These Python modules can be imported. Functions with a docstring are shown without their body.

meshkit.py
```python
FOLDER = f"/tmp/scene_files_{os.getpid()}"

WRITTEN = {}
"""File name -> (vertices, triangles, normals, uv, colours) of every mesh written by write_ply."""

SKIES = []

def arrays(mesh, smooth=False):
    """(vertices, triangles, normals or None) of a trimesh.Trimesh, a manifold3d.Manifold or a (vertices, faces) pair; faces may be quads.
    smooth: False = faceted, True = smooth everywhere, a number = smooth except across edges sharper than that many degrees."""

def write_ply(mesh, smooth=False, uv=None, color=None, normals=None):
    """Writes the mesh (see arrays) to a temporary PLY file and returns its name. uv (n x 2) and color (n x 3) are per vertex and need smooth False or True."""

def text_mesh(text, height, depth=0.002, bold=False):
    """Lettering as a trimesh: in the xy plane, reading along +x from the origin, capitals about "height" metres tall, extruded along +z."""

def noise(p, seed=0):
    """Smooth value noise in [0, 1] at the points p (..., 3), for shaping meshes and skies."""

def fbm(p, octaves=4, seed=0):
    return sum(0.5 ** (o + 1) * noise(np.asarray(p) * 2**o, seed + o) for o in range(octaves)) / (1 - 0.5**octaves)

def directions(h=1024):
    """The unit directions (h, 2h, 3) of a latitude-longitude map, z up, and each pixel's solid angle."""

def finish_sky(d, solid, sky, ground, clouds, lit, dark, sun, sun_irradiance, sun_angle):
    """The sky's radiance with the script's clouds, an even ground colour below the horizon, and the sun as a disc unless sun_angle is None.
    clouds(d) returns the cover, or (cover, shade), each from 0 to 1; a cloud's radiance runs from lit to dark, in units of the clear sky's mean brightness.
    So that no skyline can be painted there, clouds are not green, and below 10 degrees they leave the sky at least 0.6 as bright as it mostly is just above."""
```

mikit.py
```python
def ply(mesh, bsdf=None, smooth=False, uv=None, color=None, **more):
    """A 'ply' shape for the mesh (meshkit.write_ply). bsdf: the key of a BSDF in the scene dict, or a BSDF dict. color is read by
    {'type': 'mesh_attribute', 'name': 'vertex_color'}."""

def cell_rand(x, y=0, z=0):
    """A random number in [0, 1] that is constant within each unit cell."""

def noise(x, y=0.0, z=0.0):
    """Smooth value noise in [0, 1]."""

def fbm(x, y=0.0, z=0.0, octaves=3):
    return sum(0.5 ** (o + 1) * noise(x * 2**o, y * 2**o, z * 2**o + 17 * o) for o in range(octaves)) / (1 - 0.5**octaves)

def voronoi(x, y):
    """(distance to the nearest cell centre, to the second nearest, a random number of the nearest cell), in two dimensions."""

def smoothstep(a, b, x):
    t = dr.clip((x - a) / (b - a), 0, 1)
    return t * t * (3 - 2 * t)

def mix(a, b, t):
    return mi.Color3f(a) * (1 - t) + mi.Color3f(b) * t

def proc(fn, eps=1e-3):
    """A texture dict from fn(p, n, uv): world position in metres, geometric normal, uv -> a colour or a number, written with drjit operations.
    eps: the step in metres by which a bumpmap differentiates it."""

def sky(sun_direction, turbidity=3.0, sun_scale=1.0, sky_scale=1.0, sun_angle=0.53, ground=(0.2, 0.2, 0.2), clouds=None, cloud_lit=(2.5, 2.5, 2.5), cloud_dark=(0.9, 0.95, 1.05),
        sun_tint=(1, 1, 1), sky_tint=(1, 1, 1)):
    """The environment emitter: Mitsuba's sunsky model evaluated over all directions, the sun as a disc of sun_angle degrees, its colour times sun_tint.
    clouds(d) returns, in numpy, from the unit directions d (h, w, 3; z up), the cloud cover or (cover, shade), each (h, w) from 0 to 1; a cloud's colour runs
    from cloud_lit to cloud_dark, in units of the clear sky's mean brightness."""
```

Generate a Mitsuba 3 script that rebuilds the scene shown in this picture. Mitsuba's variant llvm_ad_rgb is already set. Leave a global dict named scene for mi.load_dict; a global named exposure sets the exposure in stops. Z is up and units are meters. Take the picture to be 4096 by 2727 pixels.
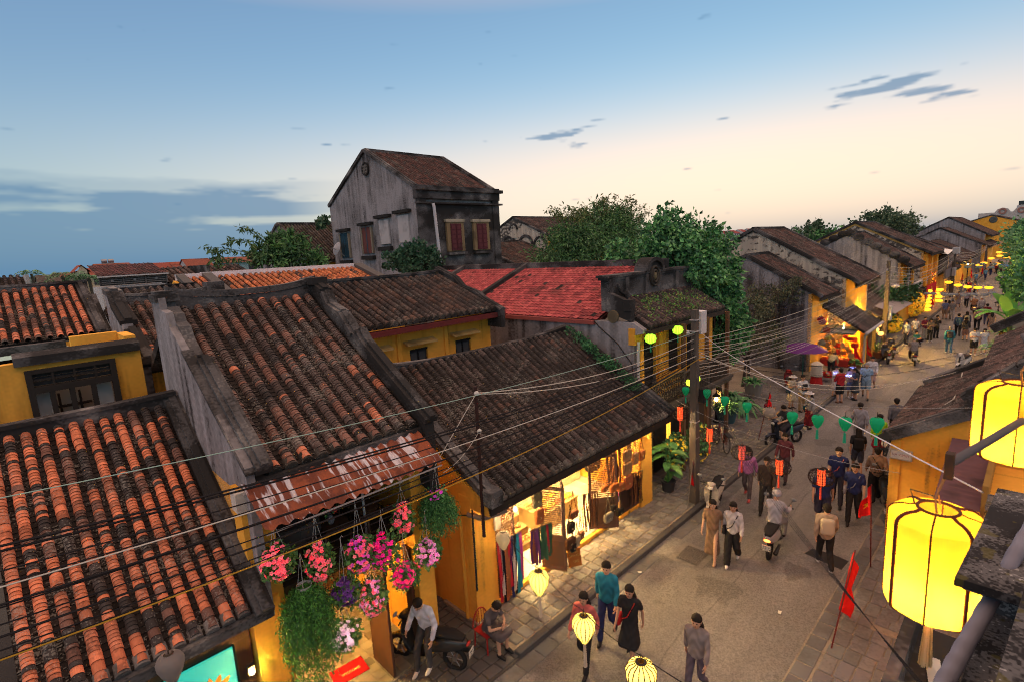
import math, random
import numpy as np
import trimesh, manifold3d as m3
import drjit as dr, mitsuba as mi
import mikit, meshkit
from mikit import proc, noise, fbm, voronoi, cell_rand, smoothstep, mix

rng = np.random.default_rng(7)
random.seed(7)
PI = math.pi
scene, labels = {}, {}
T = mi.ScalarTransform4f

# ------------------------------------------------------------------ camera (18 mm lens, 8 m above the street, pitched down, rolled)
_th, _pi, _ro = math.radians(45.8), math.radians(9.72), math.radians(3.24)
F0 = np.array([math.cos(_th), math.sin(_th), 0]); R0 = np.array([math.sin(_th), -math.cos(_th), 0]); UP = np.array([0, 0, 1.0])
FW = F0 * math.cos(_pi) - UP * math.sin(_pi); U0 = UP * math.cos(_pi) + F0 * math.sin(_pi)
YU = math.sin(_ro) * R0 + math.cos(_ro) * U0; XR = math.cos(_ro) * R0 - math.sin(_ro) * U0
EYE = np.array([0, 0, 8.0])
scene['camera'] = {'type': 'perspective', 'fov_axis': 'x', 'fov': 2 * math.degrees(math.atan(2048 / 2081)), 'near_clip': 0.05, 'far_clip': 3000.0,
                   'to_world': T().look_at(origin=EYE.tolist(), target=(EYE + FW).tolist(), up=YU.tolist())}
exposure = 3.7

# ------------------------------------------------------------------ dusk sky: the sun is just down behind the roofs, right of the middle
_az = math.radians(24)
SUN = (math.cos(_az), math.sin(_az), 0.1)


def _n2(x, y, s=0):
    """numpy value noise"""
    xi, yi = np.floor(x), np.floor(y)
    def h(a, b):
        v = np.sin(a * 127.1 + b * 311.7 + s * 74.7) * 43758.5453
        return v - np.floor(v)
    tx, ty = x - xi, y - yi
    tx, ty = tx * tx * (3 - 2 * tx), ty * ty * (3 - 2 * ty)
    return (h(xi, yi) * (1 - tx) + h(xi + 1, yi) * tx) * (1 - ty) + (h(xi, yi + 1) * (1 - tx) + h(xi + 1, yi + 1) * tx) * ty


def _fb(x, y, s=0, o=4):
    return sum(0.5 ** (k + 1) * _n2(x * 2**k, y * 2**k, s + k * 3) for k in range(o)) / (1 - 0.5**o)


def clouds(d):
    az = np.degrees(np.arctan2(d[..., 1], d[..., 0])); el = np.degrees(np.arcsin(np.clip(d[..., 2], -1, 1)))
    g = np.exp(-0.5 * ((np.abs(az - 20)) / 36) ** 2)                     # nearness to the sunset
    n = _fb(az / 8.0, el / 1.1, 3, 5); n2 = _fb(az / 30.0, el / 5.0, 21, 3)
    glow = 0.60 * g * np.exp(-np.clip((el - 6) / 6.5, 0, 9) ** 2)
    high = np.clip((el - 22) / 20, 0.02, 1.0) * (0.85 + 0.3 * n2)          # bright thin cloud added overhead, out of view, to raise the ambient light
    veil = 1 - (1 - glow) * (1 - high)   # sunset afterglow cloud joined with the added overhead cloud
    haze = 0.93 * np.exp(-np.clip(el - 0.3, 0, 90) / 2.6)                # grey air at the horizon
    bank = np.clip((az - 60) / 8, 0, 1) * np.clip((7.9 - el + (n - 0.5) * 3.0) / 0.8, 0, 1) * (0.78 - 0.5 * np.clip((n - 0.5) / 0.15, 0, 1) * (el > 3.5))
    patch = np.exp(-(((az - 9.5) / 6) ** 2 + ((el - 11.2 - 0.2 * (az - 9.5)) / 1.3) ** 2)) + 0.72 * np.exp(-(((az - 38) / 6) ** 2 + ((el - 11.6) / 1.2) ** 2)) + 0.8 * np.exp(-(((az + 50) / 16) ** 2 + ((el - 14) / 4) ** 2)) + 0.7 * np.exp(-(((az - 150) / 20) ** 2 + ((el - 16) / 4) ** 2))
    ns = _fb(az / 3.2 + 0.5 * el, el / 0.42, 31, 4)
    streak = np.clip((ns + 0.46 * patch - 0.83) / 0.12, 0, 1) * 0.72
    dark = 1 - (1 - haze * (0.35 + 0.65 * (1 - 0.5 * g))) * (1 - bank) * (1 - streak) * (1 - 0.30 * high)
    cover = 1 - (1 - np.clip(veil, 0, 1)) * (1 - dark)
    return cover, np.clip(dark / np.maximum(cover, 1e-6), 0, 1)


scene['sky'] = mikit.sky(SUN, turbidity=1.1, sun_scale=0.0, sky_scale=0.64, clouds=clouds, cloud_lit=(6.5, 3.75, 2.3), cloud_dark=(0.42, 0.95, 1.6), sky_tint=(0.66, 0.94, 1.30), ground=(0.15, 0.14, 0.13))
# ------------------------------------------------------------------ names and labels
_count = {}


def numbered(k):
    n = _count.get(k, -1) + 1
    _count[k] = n
    return k if n == 0 else f'{k}_{n:03d}'


def thing(name, label, cat, group=None, kind=None):
    k = numbered(name)
    labels[k] = {'label': label, 'category': cat}
    if group: labels[k]['group'] = group
    if kind: labels[k]['kind'] = kind
    return k


def put(parent, name, shape, label=None, kind=None):
    k = numbered(f'{parent}__{name}') if parent else numbered(name)
    scene[k] = shape
    if label or kind:
        labels[k] = {}
        if label: labels[k]['label'] = label
        if kind: labels[k]['kind'] = kind
    return k


# ------------------------------------------------------------------ meshes
def unit(v):
    v = np.asarray(v, float); return v / (np.linalg.norm(v) + 1e-12)


def rotz(a):
    c, s = math.cos(a), math.sin(a); return np.array([[c, -s, 0], [s, c, 0], [0, 0, 1.0]])


def rotx(a):
    c, s = math.cos(a), math.sin(a); return np.array([[1.0, 0, 0], [0, c, -s], [0, s, c]])


def roty(a):
    c, s = math.cos(a), math.sin(a); return np.array([[c, 0, s], [0, 1.0, 0], [-s, 0, c]])


_BOXF = np.array([[0, 2, 3, 1], [4, 5, 7, 6], [0, 1, 5, 4], [2, 6, 7, 3], [0, 4, 6, 2], [1, 3, 7, 5]])
_BOXT = np.vstack([_BOXF[:, [0, 1, 2]], _BOXF[:, [0, 2, 3]]])
_BV = np.array([[x, y, z] for x in (0, 1) for y in (0, 1) for z in (0, 1)], float)
_SPH = {}


def _sph(n):
    if n not in _SPH:
        m = trimesh.creation.uv_sphere(1.0, count=[n, 2 * n]); _SPH[n] = (np.array(m.vertices), np.array(m.faces))
    return _SPH[n]


def cply(vf, bsdf='vc', smooth=False, color=None, **kw):
    """a ply whose colour rides in its uv: u = packed hue (6 bits each), v = brightness (meshes with uv are joined, with colours they are not)"""
    v, f = np.asarray(vf[0], float), np.asarray(vf[1], int)
    if f.shape[1] == 4: f = np.vstack([f[:, [0, 1, 2]], f[:, [0, 2, 3]]])
    c = np.clip(np.broadcast_to(np.asarray(color, float), (len(v), 3)), 1e-4, 1); b = c.max(1)
    q = np.rint(np.sqrt(c / b[:, None]) * 63); i = q @ np.array([4096, 64, 1.0])
    bad = np.nonzero((i[f[:, 0]] != i[f[:, 1]]) | (i[f[:, 0]] != i[f[:, 2]]))[0]
    if len(bad):
        fb = f[bad]; n = len(v); f = f.copy(); v = np.vstack([v, v[fb].reshape(-1, 3)]); b = np.concatenate([b, b[fb].ravel()])
        i = np.concatenate([i, np.repeat(i[fb[:, 0]], 3)]); f[bad] = n + np.arange(3 * len(bad)).reshape(-1, 3)
    return mikit.ply((v, f), bsdf, smooth, uv=np.stack([i, b], 1), **kw)


class MB:
    """collects pieces of ONE mesh with vertex colours"""

    def __init__(self, c=(0.5, 0.5, 0.5)):
        self.V, self.F, self.C, self.n, self.c = [], [], [], 0, c

    def add(self, v, f, c=None):
        v = np.asarray(v, float); f = np.asarray(f, int)
        if f.shape[1] == 4: f = np.vstack([f[:, [0, 1, 2]], f[:, [0, 2, 3]]])
        self.V.append(v); self.F.append(f + self.n); self.n += len(v)
        c = np.asarray(self.c if c is None else c, float)
        self.C.append(np.broadcast_to(c, (len(v), 3)))
        return self

    def box(self, a, b, c=None, R=None, o=None):
        v = np.asarray(a, float) + _BV * (np.asarray(b, float) - np.asarray(a, float))
        if R is not None: v = v @ np.asarray(R).T
        if o is not None: v = v + np.asarray(o, float)
        return self.add(v, _BOXT, c)

    def tube(self, p, r, n=6, c=None, cap=True):
        p = np.asarray(p, float); k = len(p); r = np.broadcast_to(r, (k,)).astype(float)
        t = np.gradient(p, axis=0); t /= np.linalg.norm(t, axis=1, keepdims=True) + 1e-12
        e = np.eye(3)[np.argmin(np.abs(t[0]))]; a = np.empty((k, 3)); q = np.cross(t[0], e)
        for i in range(k):
            q = q - t[i] * (q @ t[i]); q = q / (np.linalg.norm(q) + 1e-12); a[i] = q
        b = np.cross(t, a); g = np.arange(n) * 2 * PI / n
        v = p[:, None] + r[:, None, None] * (np.cos(g)[None, :, None] * a[:, None] + np.sin(g)[None, :, None] * b[:, None])
        i, j = np.meshgrid(np.arange(k - 1), np.arange(n), indexing='ij')
        q = np.stack([i * n + j, i * n + (j + 1) % n, (i + 1) * n + (j + 1) % n, (i + 1) * n + j], -1).reshape(-1, 4)[:, ::-1]
        v = v.reshape(-1, 3); f = np.vstack([q[:, [0, 1, 2]], q[:, [0, 2, 3]]])
        if cap:
            v = np.vstack([v, p[0], p[-1]]); i = np.arange(n); e = (k - 1) * n
            f = np.vstack([f, np.stack([i, (i + 1) % n, i * 0 + k * n], 1), np.stack([e + (i + 1) % n, e + i, i * 0 + k * n + 1], 1)])
        return self.add(v, f, c)

    def lathe(self, prof, n=12, o=(0, 0, 0), c=None, R=None, sx=1.0, sy=1.0, lobes=0, lobe=0.0):
        prof = np.asarray(prof, float); k = len(prof); g = np.arange(n) * 2 * PI / n
        rr = prof[:, :1] * (1 + lobe * np.cos(g * lobes)[None, :])
        v = np.stack([rr * np.cos(g) * sx, rr * np.sin(g) * sy, np.repeat(prof[:, 1:], n, 1)], -1).reshape(-1, 3)
        i, j = np.meshgrid(np.arange(k - 1), np.arange(n), indexing='ij')
        f = np.stack([i * n + j, i * n + (j + 1) % n, (i + 1) * n + (j + 1) % n, (i + 1) * n + j], -1).reshape(-1, 4)
        if R is not None: v = v @ np.asarray(R).T
        return self.add(v + np.asarray(o, float), f, c)

    def ell(self, o, r, c=None, R=None, n=8):
        v, f = _sph(n); v = v * np.asarray(r, float)
        if R is not None: v = v @ np.asarray(R).T
        return self.add(v + np.asarray(o, float), f, c)

    def poly(self, pts, c=None):
        pts = np.asarray(pts, float); n = len(pts)
        return self.add(pts, [[0, i, i + 1] for i in range(1, n - 1)], c)

    def slab(self, outer, plane, a, b, holes=(), c=None):
        """polygon minus holes in plane 'xz'|'yz'|'xy', extruded from a to b along the third axis"""
        cs = m3.CrossSection([np.asarray(outer, float)], m3.FillRule.NonZero) if _area(outer) > 0 else m3.CrossSection([np.asarray(outer, float)[::-1]], m3.FillRule.NonZero)
        for h in holes:
            h = np.asarray(h, float)
            if len(h) == 2: h = np.array([[h[0][0], h[0][1]], [h[1][0], h[0][1]], [h[1][0], h[1][1]], [h[0][0], h[1][1]]])
            cs = cs - m3.CrossSection([h if _area(h) > 0 else h[::-1]])
        m = cs.extrude(abs(b - a)).to_mesh(); v = np.array(m.vert_properties[:, :3], float); f = np.array(m.tri_verts)
        lo = min(a, b)
        if plane == 'xy': w = np.stack([v[:, 0], v[:, 1], v[:, 2] + lo], 1)
        elif plane == 'xz': w = np.stack([v[:, 0], v[:, 2] + lo, v[:, 1]], 1); f = f[:, ::-1]
        else: w = np.stack([v[:, 2] + lo, v[:, 0], v[:, 1]], 1)
        return self.add(w, f, c)

    def arrays(self):
        return np.vstack(self.V), np.vstack(self.F), np.vstack(self.C)

    def ply(self, bsdf='vc', smooth=False, **kw):
        v, f, c = self.arrays()
        if 'emitter' in kw and np.einsum('ij,ij->', v[f[:, 0]] - v.mean(0), np.cross(v[f[:, 1]] - v.mean(0), v[f[:, 2]] - v.mean(0))) < 0: f = f[:, ::-1]   # lamps shine outwards
        return cply((v, f), bsdf, smooth, color=c, **kw)

    def build(self, parent, name, bsdf='vc', smooth=False, label=None, kind=None, **kw):
        return put(parent, name, self.ply(bsdf, smooth, **kw), label, kind)


def _area(p):
    p = np.asarray(p, float); return 0.5 * np.sum(p[:, 0] * np.roll(p[:, 1], -1) - np.roll(p[:, 0], -1) * p[:, 1])


def struct(name, mb, bsdf, smooth=False, label=None):
    k = mb.build(None, name, bsdf, smooth); labels[k] = {'kind': 'structure', 'label': label or name.replace('_', ' '), 'category': name.split('_')[-1]}
    return k


def seen(p, m=0.06):
    """is the world point inside the picture (used only to choose which pieces become parts)"""
    d = np.atleast_2d(p) - EYE; z = d @ FW
    return (z > 0.1) & (abs(d @ XR) < z * (0.984 + m)) & (abs(d @ YU) < z * (0.655 + m))


# ------------------------------------------------------------------ materials
def two(b): return {'type': 'twosided', 'bsdf': b}
def pr(col, rough=0.8, spec=0.3, **k): return {'type': 'principled', 'base_color': col if isinstance(col, dict) else {'type': 'rgb', 'value': list(col)}, 'roughness': rough, 'specular': spec, **k}


def _vc(p, n, uv):
    i = dr.round(uv.x); r = dr.floor(i / 4096); g = dr.floor((i - r * 4096) / 64); b = i - r * 4096 - g * 64
    return mi.Color3f(r * r, g * g, b * b) * (uv.y / 3969.0)
VC = proc(_vc)


def _vc_leaf(p, n, uv): return _vc(p, n, uv) * 2.5


def _grime(p, n, uv):
    return smoothstep(0.52, 0.8, fbm(p.x * 1.7 + p.z * 0.3, p.y * 1.7, p.z * 1.1, 4)) * 0.55


def _moss(p, n, uv):
    a = fbm(p.x * 3.1, p.y * 3.1, p.z * 3.1, 4)
    b = noise(p.x * 38, p.y * 38, p.z * 38)
    return smoothstep(0.50, 0.68, a + (b - 0.5) * 0.22) * 0.5


def _speck(p, n, uv):
    a = noise(p.x * 55, p.y * 55, p.z * 55); b = fbm(p.x * 2.3 + 9, p.y * 2.3, p.z * 2.3, 3)
    return smoothstep(0.74, 0.86, a * 0.62 + b * 0.62) * 0.35


scene['vc'] = two({'type': 'blendbsdf', 'weight': proc(_grime), 'a': pr(VC, 0.85, 0.2), 'b': pr((0.035, 0.033, 0.03), 0.95, 0.1)})
scene['vcp'] = two(pr(VC, 0.75, 0.25))
scene['vcg'] = two(pr(VC, 0.22, 0.5, clearcoat=0.4))
scene['vcm'] = two(pr(VC, 0.4, 0.5, metallic=0.8))
scene['tile'] = two({'type': 'blendbsdf', 'weight': proc(_speck), 'a': {'type': 'blendbsdf', 'weight': proc(_moss), 'a': pr(VC, 0.85, 0.2), 'b': pr((0.036, 0.033, 0.033), 0.95, 0.1)}, 'b': pr((0.42, 0.42, 0.38), 0.95, 0.1)})
scene['leaf'] = two(pr(proc(_vc_leaf), 0.5, 0.35))


def _streak(p, n, s=1.0):
    """vertical run marks: stretched noise along the wall"""
    h = dr.select(dr.abs(n.x) > dr.abs(n.y), p.y, p.x)
    return fbm(h * 5.5 * s, p.z * 0.55 * s, 3.3, 4)


def _yplaster(p, n, uv):
    a = fbm(p.x * 0.9, p.y * 0.9, p.z * 0.9, 4); s = _streak(p, n); f = noise(p.x * 23, p.y * 23, p.z * 23)
    c = mix((0.90, 0.47, 0.075), (0.82, 0.40, 0.05), smoothstep(0.35, 0.7, a))
    c = mix(c, (0.30, 0.15, 0.03), smoothstep(0.55, 0.8, s) * 0.45)
    c = mix(c, (0.10, 0.075, 0.04), smoothstep(0.60, 0.78, a * 0.5 + s * 0.5 + (f - 0.5) * 0.12) * 0.8)
    return c * (0.92 + 0.12 * f)


def _gplaster(p, n, uv):
    a = fbm(p.x * 0.55 + 5, p.y * 0.55, p.z * 0.55, 5); s = _streak(p, n, 1.0); f = noise(p.x * 16, p.y * 16, p.z * 16)
    t = a * 0.45 + s * 0.5 + (f - 0.5) * 0.12
    c = mix((0.36, 0.35, 0.375), (0.22, 0.215, 0.228), smoothstep(0.34, 0.52, t))
    return mix(c, (0.06, 0.057, 0.06), smoothstep(0.50, 0.66, t))


def _wplaster(p, n, uv):
    a = fbm(p.x * 0.42 + 2, p.y * 0.42, p.z * 0.6, 5); s = _streak(p, n, 1.3); f = fbm(p.x * 5, p.y * 5, p.z * 5, 3)
    c = mix((0.62, 0.56, 0.46), (0.46, 0.42, 0.36), smoothstep(0.3, 0.6, s))
    t = a * 0.7 + s * 0.15 + (f - 0.5) * 0.55
    return mix(c, (0.06, 0.056, 0.055), smoothstep(0.42, 0.56, t) * 0.92)


def _mould(p, n, uv):
    a = fbm(p.x * 1.3, p.y * 1.3, p.z * 1.3, 5); f = noise(p.x * 31, p.y * 31, p.z * 31)
    t = a + (f - 0.5) * 0.18
    c = mix((0.035, 0.035, 0.036), (0.10, 0.10, 0.105), smoothstep(0.42, 0.58, t))
    return mix(c, (0.26, 0.255, 0.25), smoothstep(0.60, 0.76, t) * 0.8)


def _mould2(p, n, uv):
    a = fbm(p.x * 9, p.y * 9, p.z * 9, 5); f = noise(p.x * 160, p.y * 160, p.z * 160); t = a + (f - 0.5) * 0.35
    c = mix((0.03, 0.03, 0.032), (0.12, 0.12, 0.125), smoothstep(0.4, 0.62, t)); c = mix(c, (0.11, 0.10, 0.03), smoothstep(0.66, 0.74, fbm(p.x * 21, p.y * 21, 4.0, 3)) * 0.6)
    return mix(c, (0.36, 0.36, 0.36), smoothstep(0.70, 0.80, t))


def _asphalt(p, n, uv):
    a = fbm(p.x * 0.35, p.y * 0.35, 0.0, 4); f = noise(p.x * 42, p.y * 42, 0.0); t = fbm(p.x * 0.12, p.y * 2.2, 7.0, 3); o = fbm(p.x * 1.1, p.y * 1.1, 5.0, 4)
    c = mix((0.225, 0.215, 0.208), (0.155, 0.15, 0.148), smoothstep(0.35, 0.65, a * 0.6 + t * 0.4))
    c = mix(c, (0.085, 0.082, 0.08), smoothstep(0.62, 0.70, o) * 0.55)                       # oil and damp spots
    c = mix(c, (0.10, 0.098, 0.095), smoothstep(0.035, 0.0, dr.abs(p.y - 4.62 + (noise(p.x * 1.3, 2.0, 0.0) - 0.5) * 0.18)) * 0.6)   # long seam of an old trench
    return c * (0.74 + 0.52 * f)


def _stone(p, n, uv):
    a = fbm(p.x * 2.1, p.y * 2.1, p.z * 2.1, 4); f = noise(p.x * 28, p.y * 28, p.z * 28)
    return smoothstep(0.35, 0.75, a * 0.7 + f * 0.3) * 0.6


def _rust(p, n, uv):
    a = fbm(p.x * 21, p.y * 2.4, 1.0, 4); b = fbm(p.x * 5, p.y * 5, p.z * 3, 3); c0 = fbm(p.x * 1.3, 3.0, 0.0, 2)
    c = mix((0.30, 0.085, 0.04), (0.17, 0.05, 0.03), smoothstep(0.4, 0.6, b))
    return mix(c, (0.62, 0.60, 0.66), smoothstep(0.50, 0.60, a * 0.62 + b * 0.2 + c0 * 0.2 + (p.y - 7.6) * 0.10))


def _bump(p, n, uv): return fbm(p.x * 7, p.y * 7, p.z * 7, 3) * 0.02
scene['yplaster'] = two(pr(proc(_yplaster), 0.85, 0.2))
scene['gplaster'] = two(pr(proc(_gplaster), 0.9, 0.15))
scene['wplaster'] = two(pr(proc(_wplaster), 0.9, 0.15))
scene['mould'] = two(pr(proc(_mould), 0.92, 0.15))
scene['mould2'] = two({'type': 'bumpmap', 'scale': 1.0, 'nested_texture': proc(lambda p, n, uv: fbm(p.x * 40, p.y * 40, p.z * 40, 3) * 0.006, 0.0008), 'bsdf': pr(proc(_mould2), 0.92, 0.15)})
scene['asphalt'] = two(pr(proc(_asphalt), 0.8, 0.3))
scene['stone'] = two({'type': 'blendbsdf', 'weight': proc(_stone), 'a': pr(VC, 0.8, 0.25), 'b': pr((0.09, 0.085, 0.08), 0.8, 0.25)})
scene['rust'] = two(pr(proc(_rust), 0.7, 0.3))
scene['cloth'] = {'type': 'principledthin', 'base_color': VC, 'roughness': 0.7, 'diff_trans': 1.2, 'spec_trans': 0.0}
scene['pane'] = {'type': 'thindielectric'}


def glow(rad, w=1.0): return {'type': 'area', 'radiance': {'type': 'rgb', 'value': list(rad)}, 'sampling_weight': float(w)}


def flat_tiles(holder, name, O, u, v, n, nu, nv, w, course, cols, keep, lift=0.012, thick=0.016):
    """overlapping interlocking tiles: rolled cross-section, low edge proud of the course below"""
    O, u, v, n = (np.asarray(a, float) for a in (O, u, v, n))
    sx = np.array([0, 0.12, 0.28, 0.42, 0.72, 1.0]); sh = np.array([0.0, 0.026, 0.026, 0.0, 0.0, 0.002]); k = len(sx)
    lo = np.stack([sx, 0 * sx, sh + lift + thick], 1); hi = np.stack([sx, 0 * sx + 1.08, sh + thick * 0.3], 1); ed = np.stack([sx, 0 * sx, sh * 0.3 + 0.001], 1)
    tv = np.vstack([lo, hi, lo, ed]); f = []
    for i in range(k - 1): f += [[i, i + 1, k + i + 1, k + i], [3 * k + i, 3 * k + i + 1, 2 * k + i + 1, 2 * k + i]]
    f = np.array(f); tf = np.vstack([f[:, [0, 1, 2]], f[:, [0, 2, 3]]])
    I, J = np.meshgrid(np.arange(nu), np.arange(nv), indexing='ij'); I, J = I.ravel(), J.ravel(); N = len(I)
    loc = np.empty((N, len(tv), 3)); jit = rng.normal(0, 0.0025, (N, 3))
    loc[..., 0] = (I[:, None] + tv[None, :, 0] * 0.985) * w + jit[:, :1]; loc[..., 1] = (J[:, None] + tv[None, :, 1]) * course + jit[:, 1:2]; loc[..., 2] = tv[None, :, 2] + jit[:, 2:]
    W = O + loc[..., :1] * u + loc[..., 1:2] * v + loc[..., 2:] * n
    wt = np.array([c[0] for c in cols], float); C = np.array([c[1] for c in cols])[rng.choice(len(cols), N, p=wt / wt.sum())] * rng.uniform(0.8, 1.2, (N, 1))
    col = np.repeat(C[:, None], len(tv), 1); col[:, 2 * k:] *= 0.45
    ctr = W.mean(1); d = np.linalg.norm(ctr - EYE, axis=1) + 1e6 * ~seen(ctr, 0.0); o = np.argsort(d); keep = min(keep, int((d < 1e5).sum()))
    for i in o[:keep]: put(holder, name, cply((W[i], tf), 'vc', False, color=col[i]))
    r = o[keep:]
    if len(r): put(holder, 'farther_' + name + 's', cply((W[r].reshape(-1, 3), (tf[None] + (np.arange(len(r)) * len(tv))[:, None, None]).reshape(-1, 3)), 'vc', False, color=col[r].reshape(-1, 3)), kind='stuff')


# ------------------------------------------------------------------ roofs of half-round tiles in rows, with tiles as parts
def arc_tile(seg, lip):
    """unit half-round tile: across s in [-1,1], along t 0 (low end) .. 1, height n; low end flared with a visible edge"""
    g = np.linspace(0, PI, seg + 1); cs, sn = np.cos(g), np.sin(g)
    lo = np.stack([cs, 0 * cs, sn], 1); hi = np.stack([cs * 0.95, 0 * cs + 1, sn * 0.93], 1)
    v = [lo, hi]; k = seg + 1
    f = [[i, i + 1, k + i + 1, k + i] for i in range(seg)]
    if lip:
        v += [lo, np.stack([cs * 0.84, 0 * cs, sn * 0.8], 1)]
        f += [[2 * k + i, 3 * k + i, 3 * k + i + 1, 2 * k + i + 1] for i in range(seg)]
    f = np.array(f); return np.vstack(v), np.vstack([f[:, [0, 1, 2]], f[:, [0, 2, 3]]])[:, ::-1], k


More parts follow.
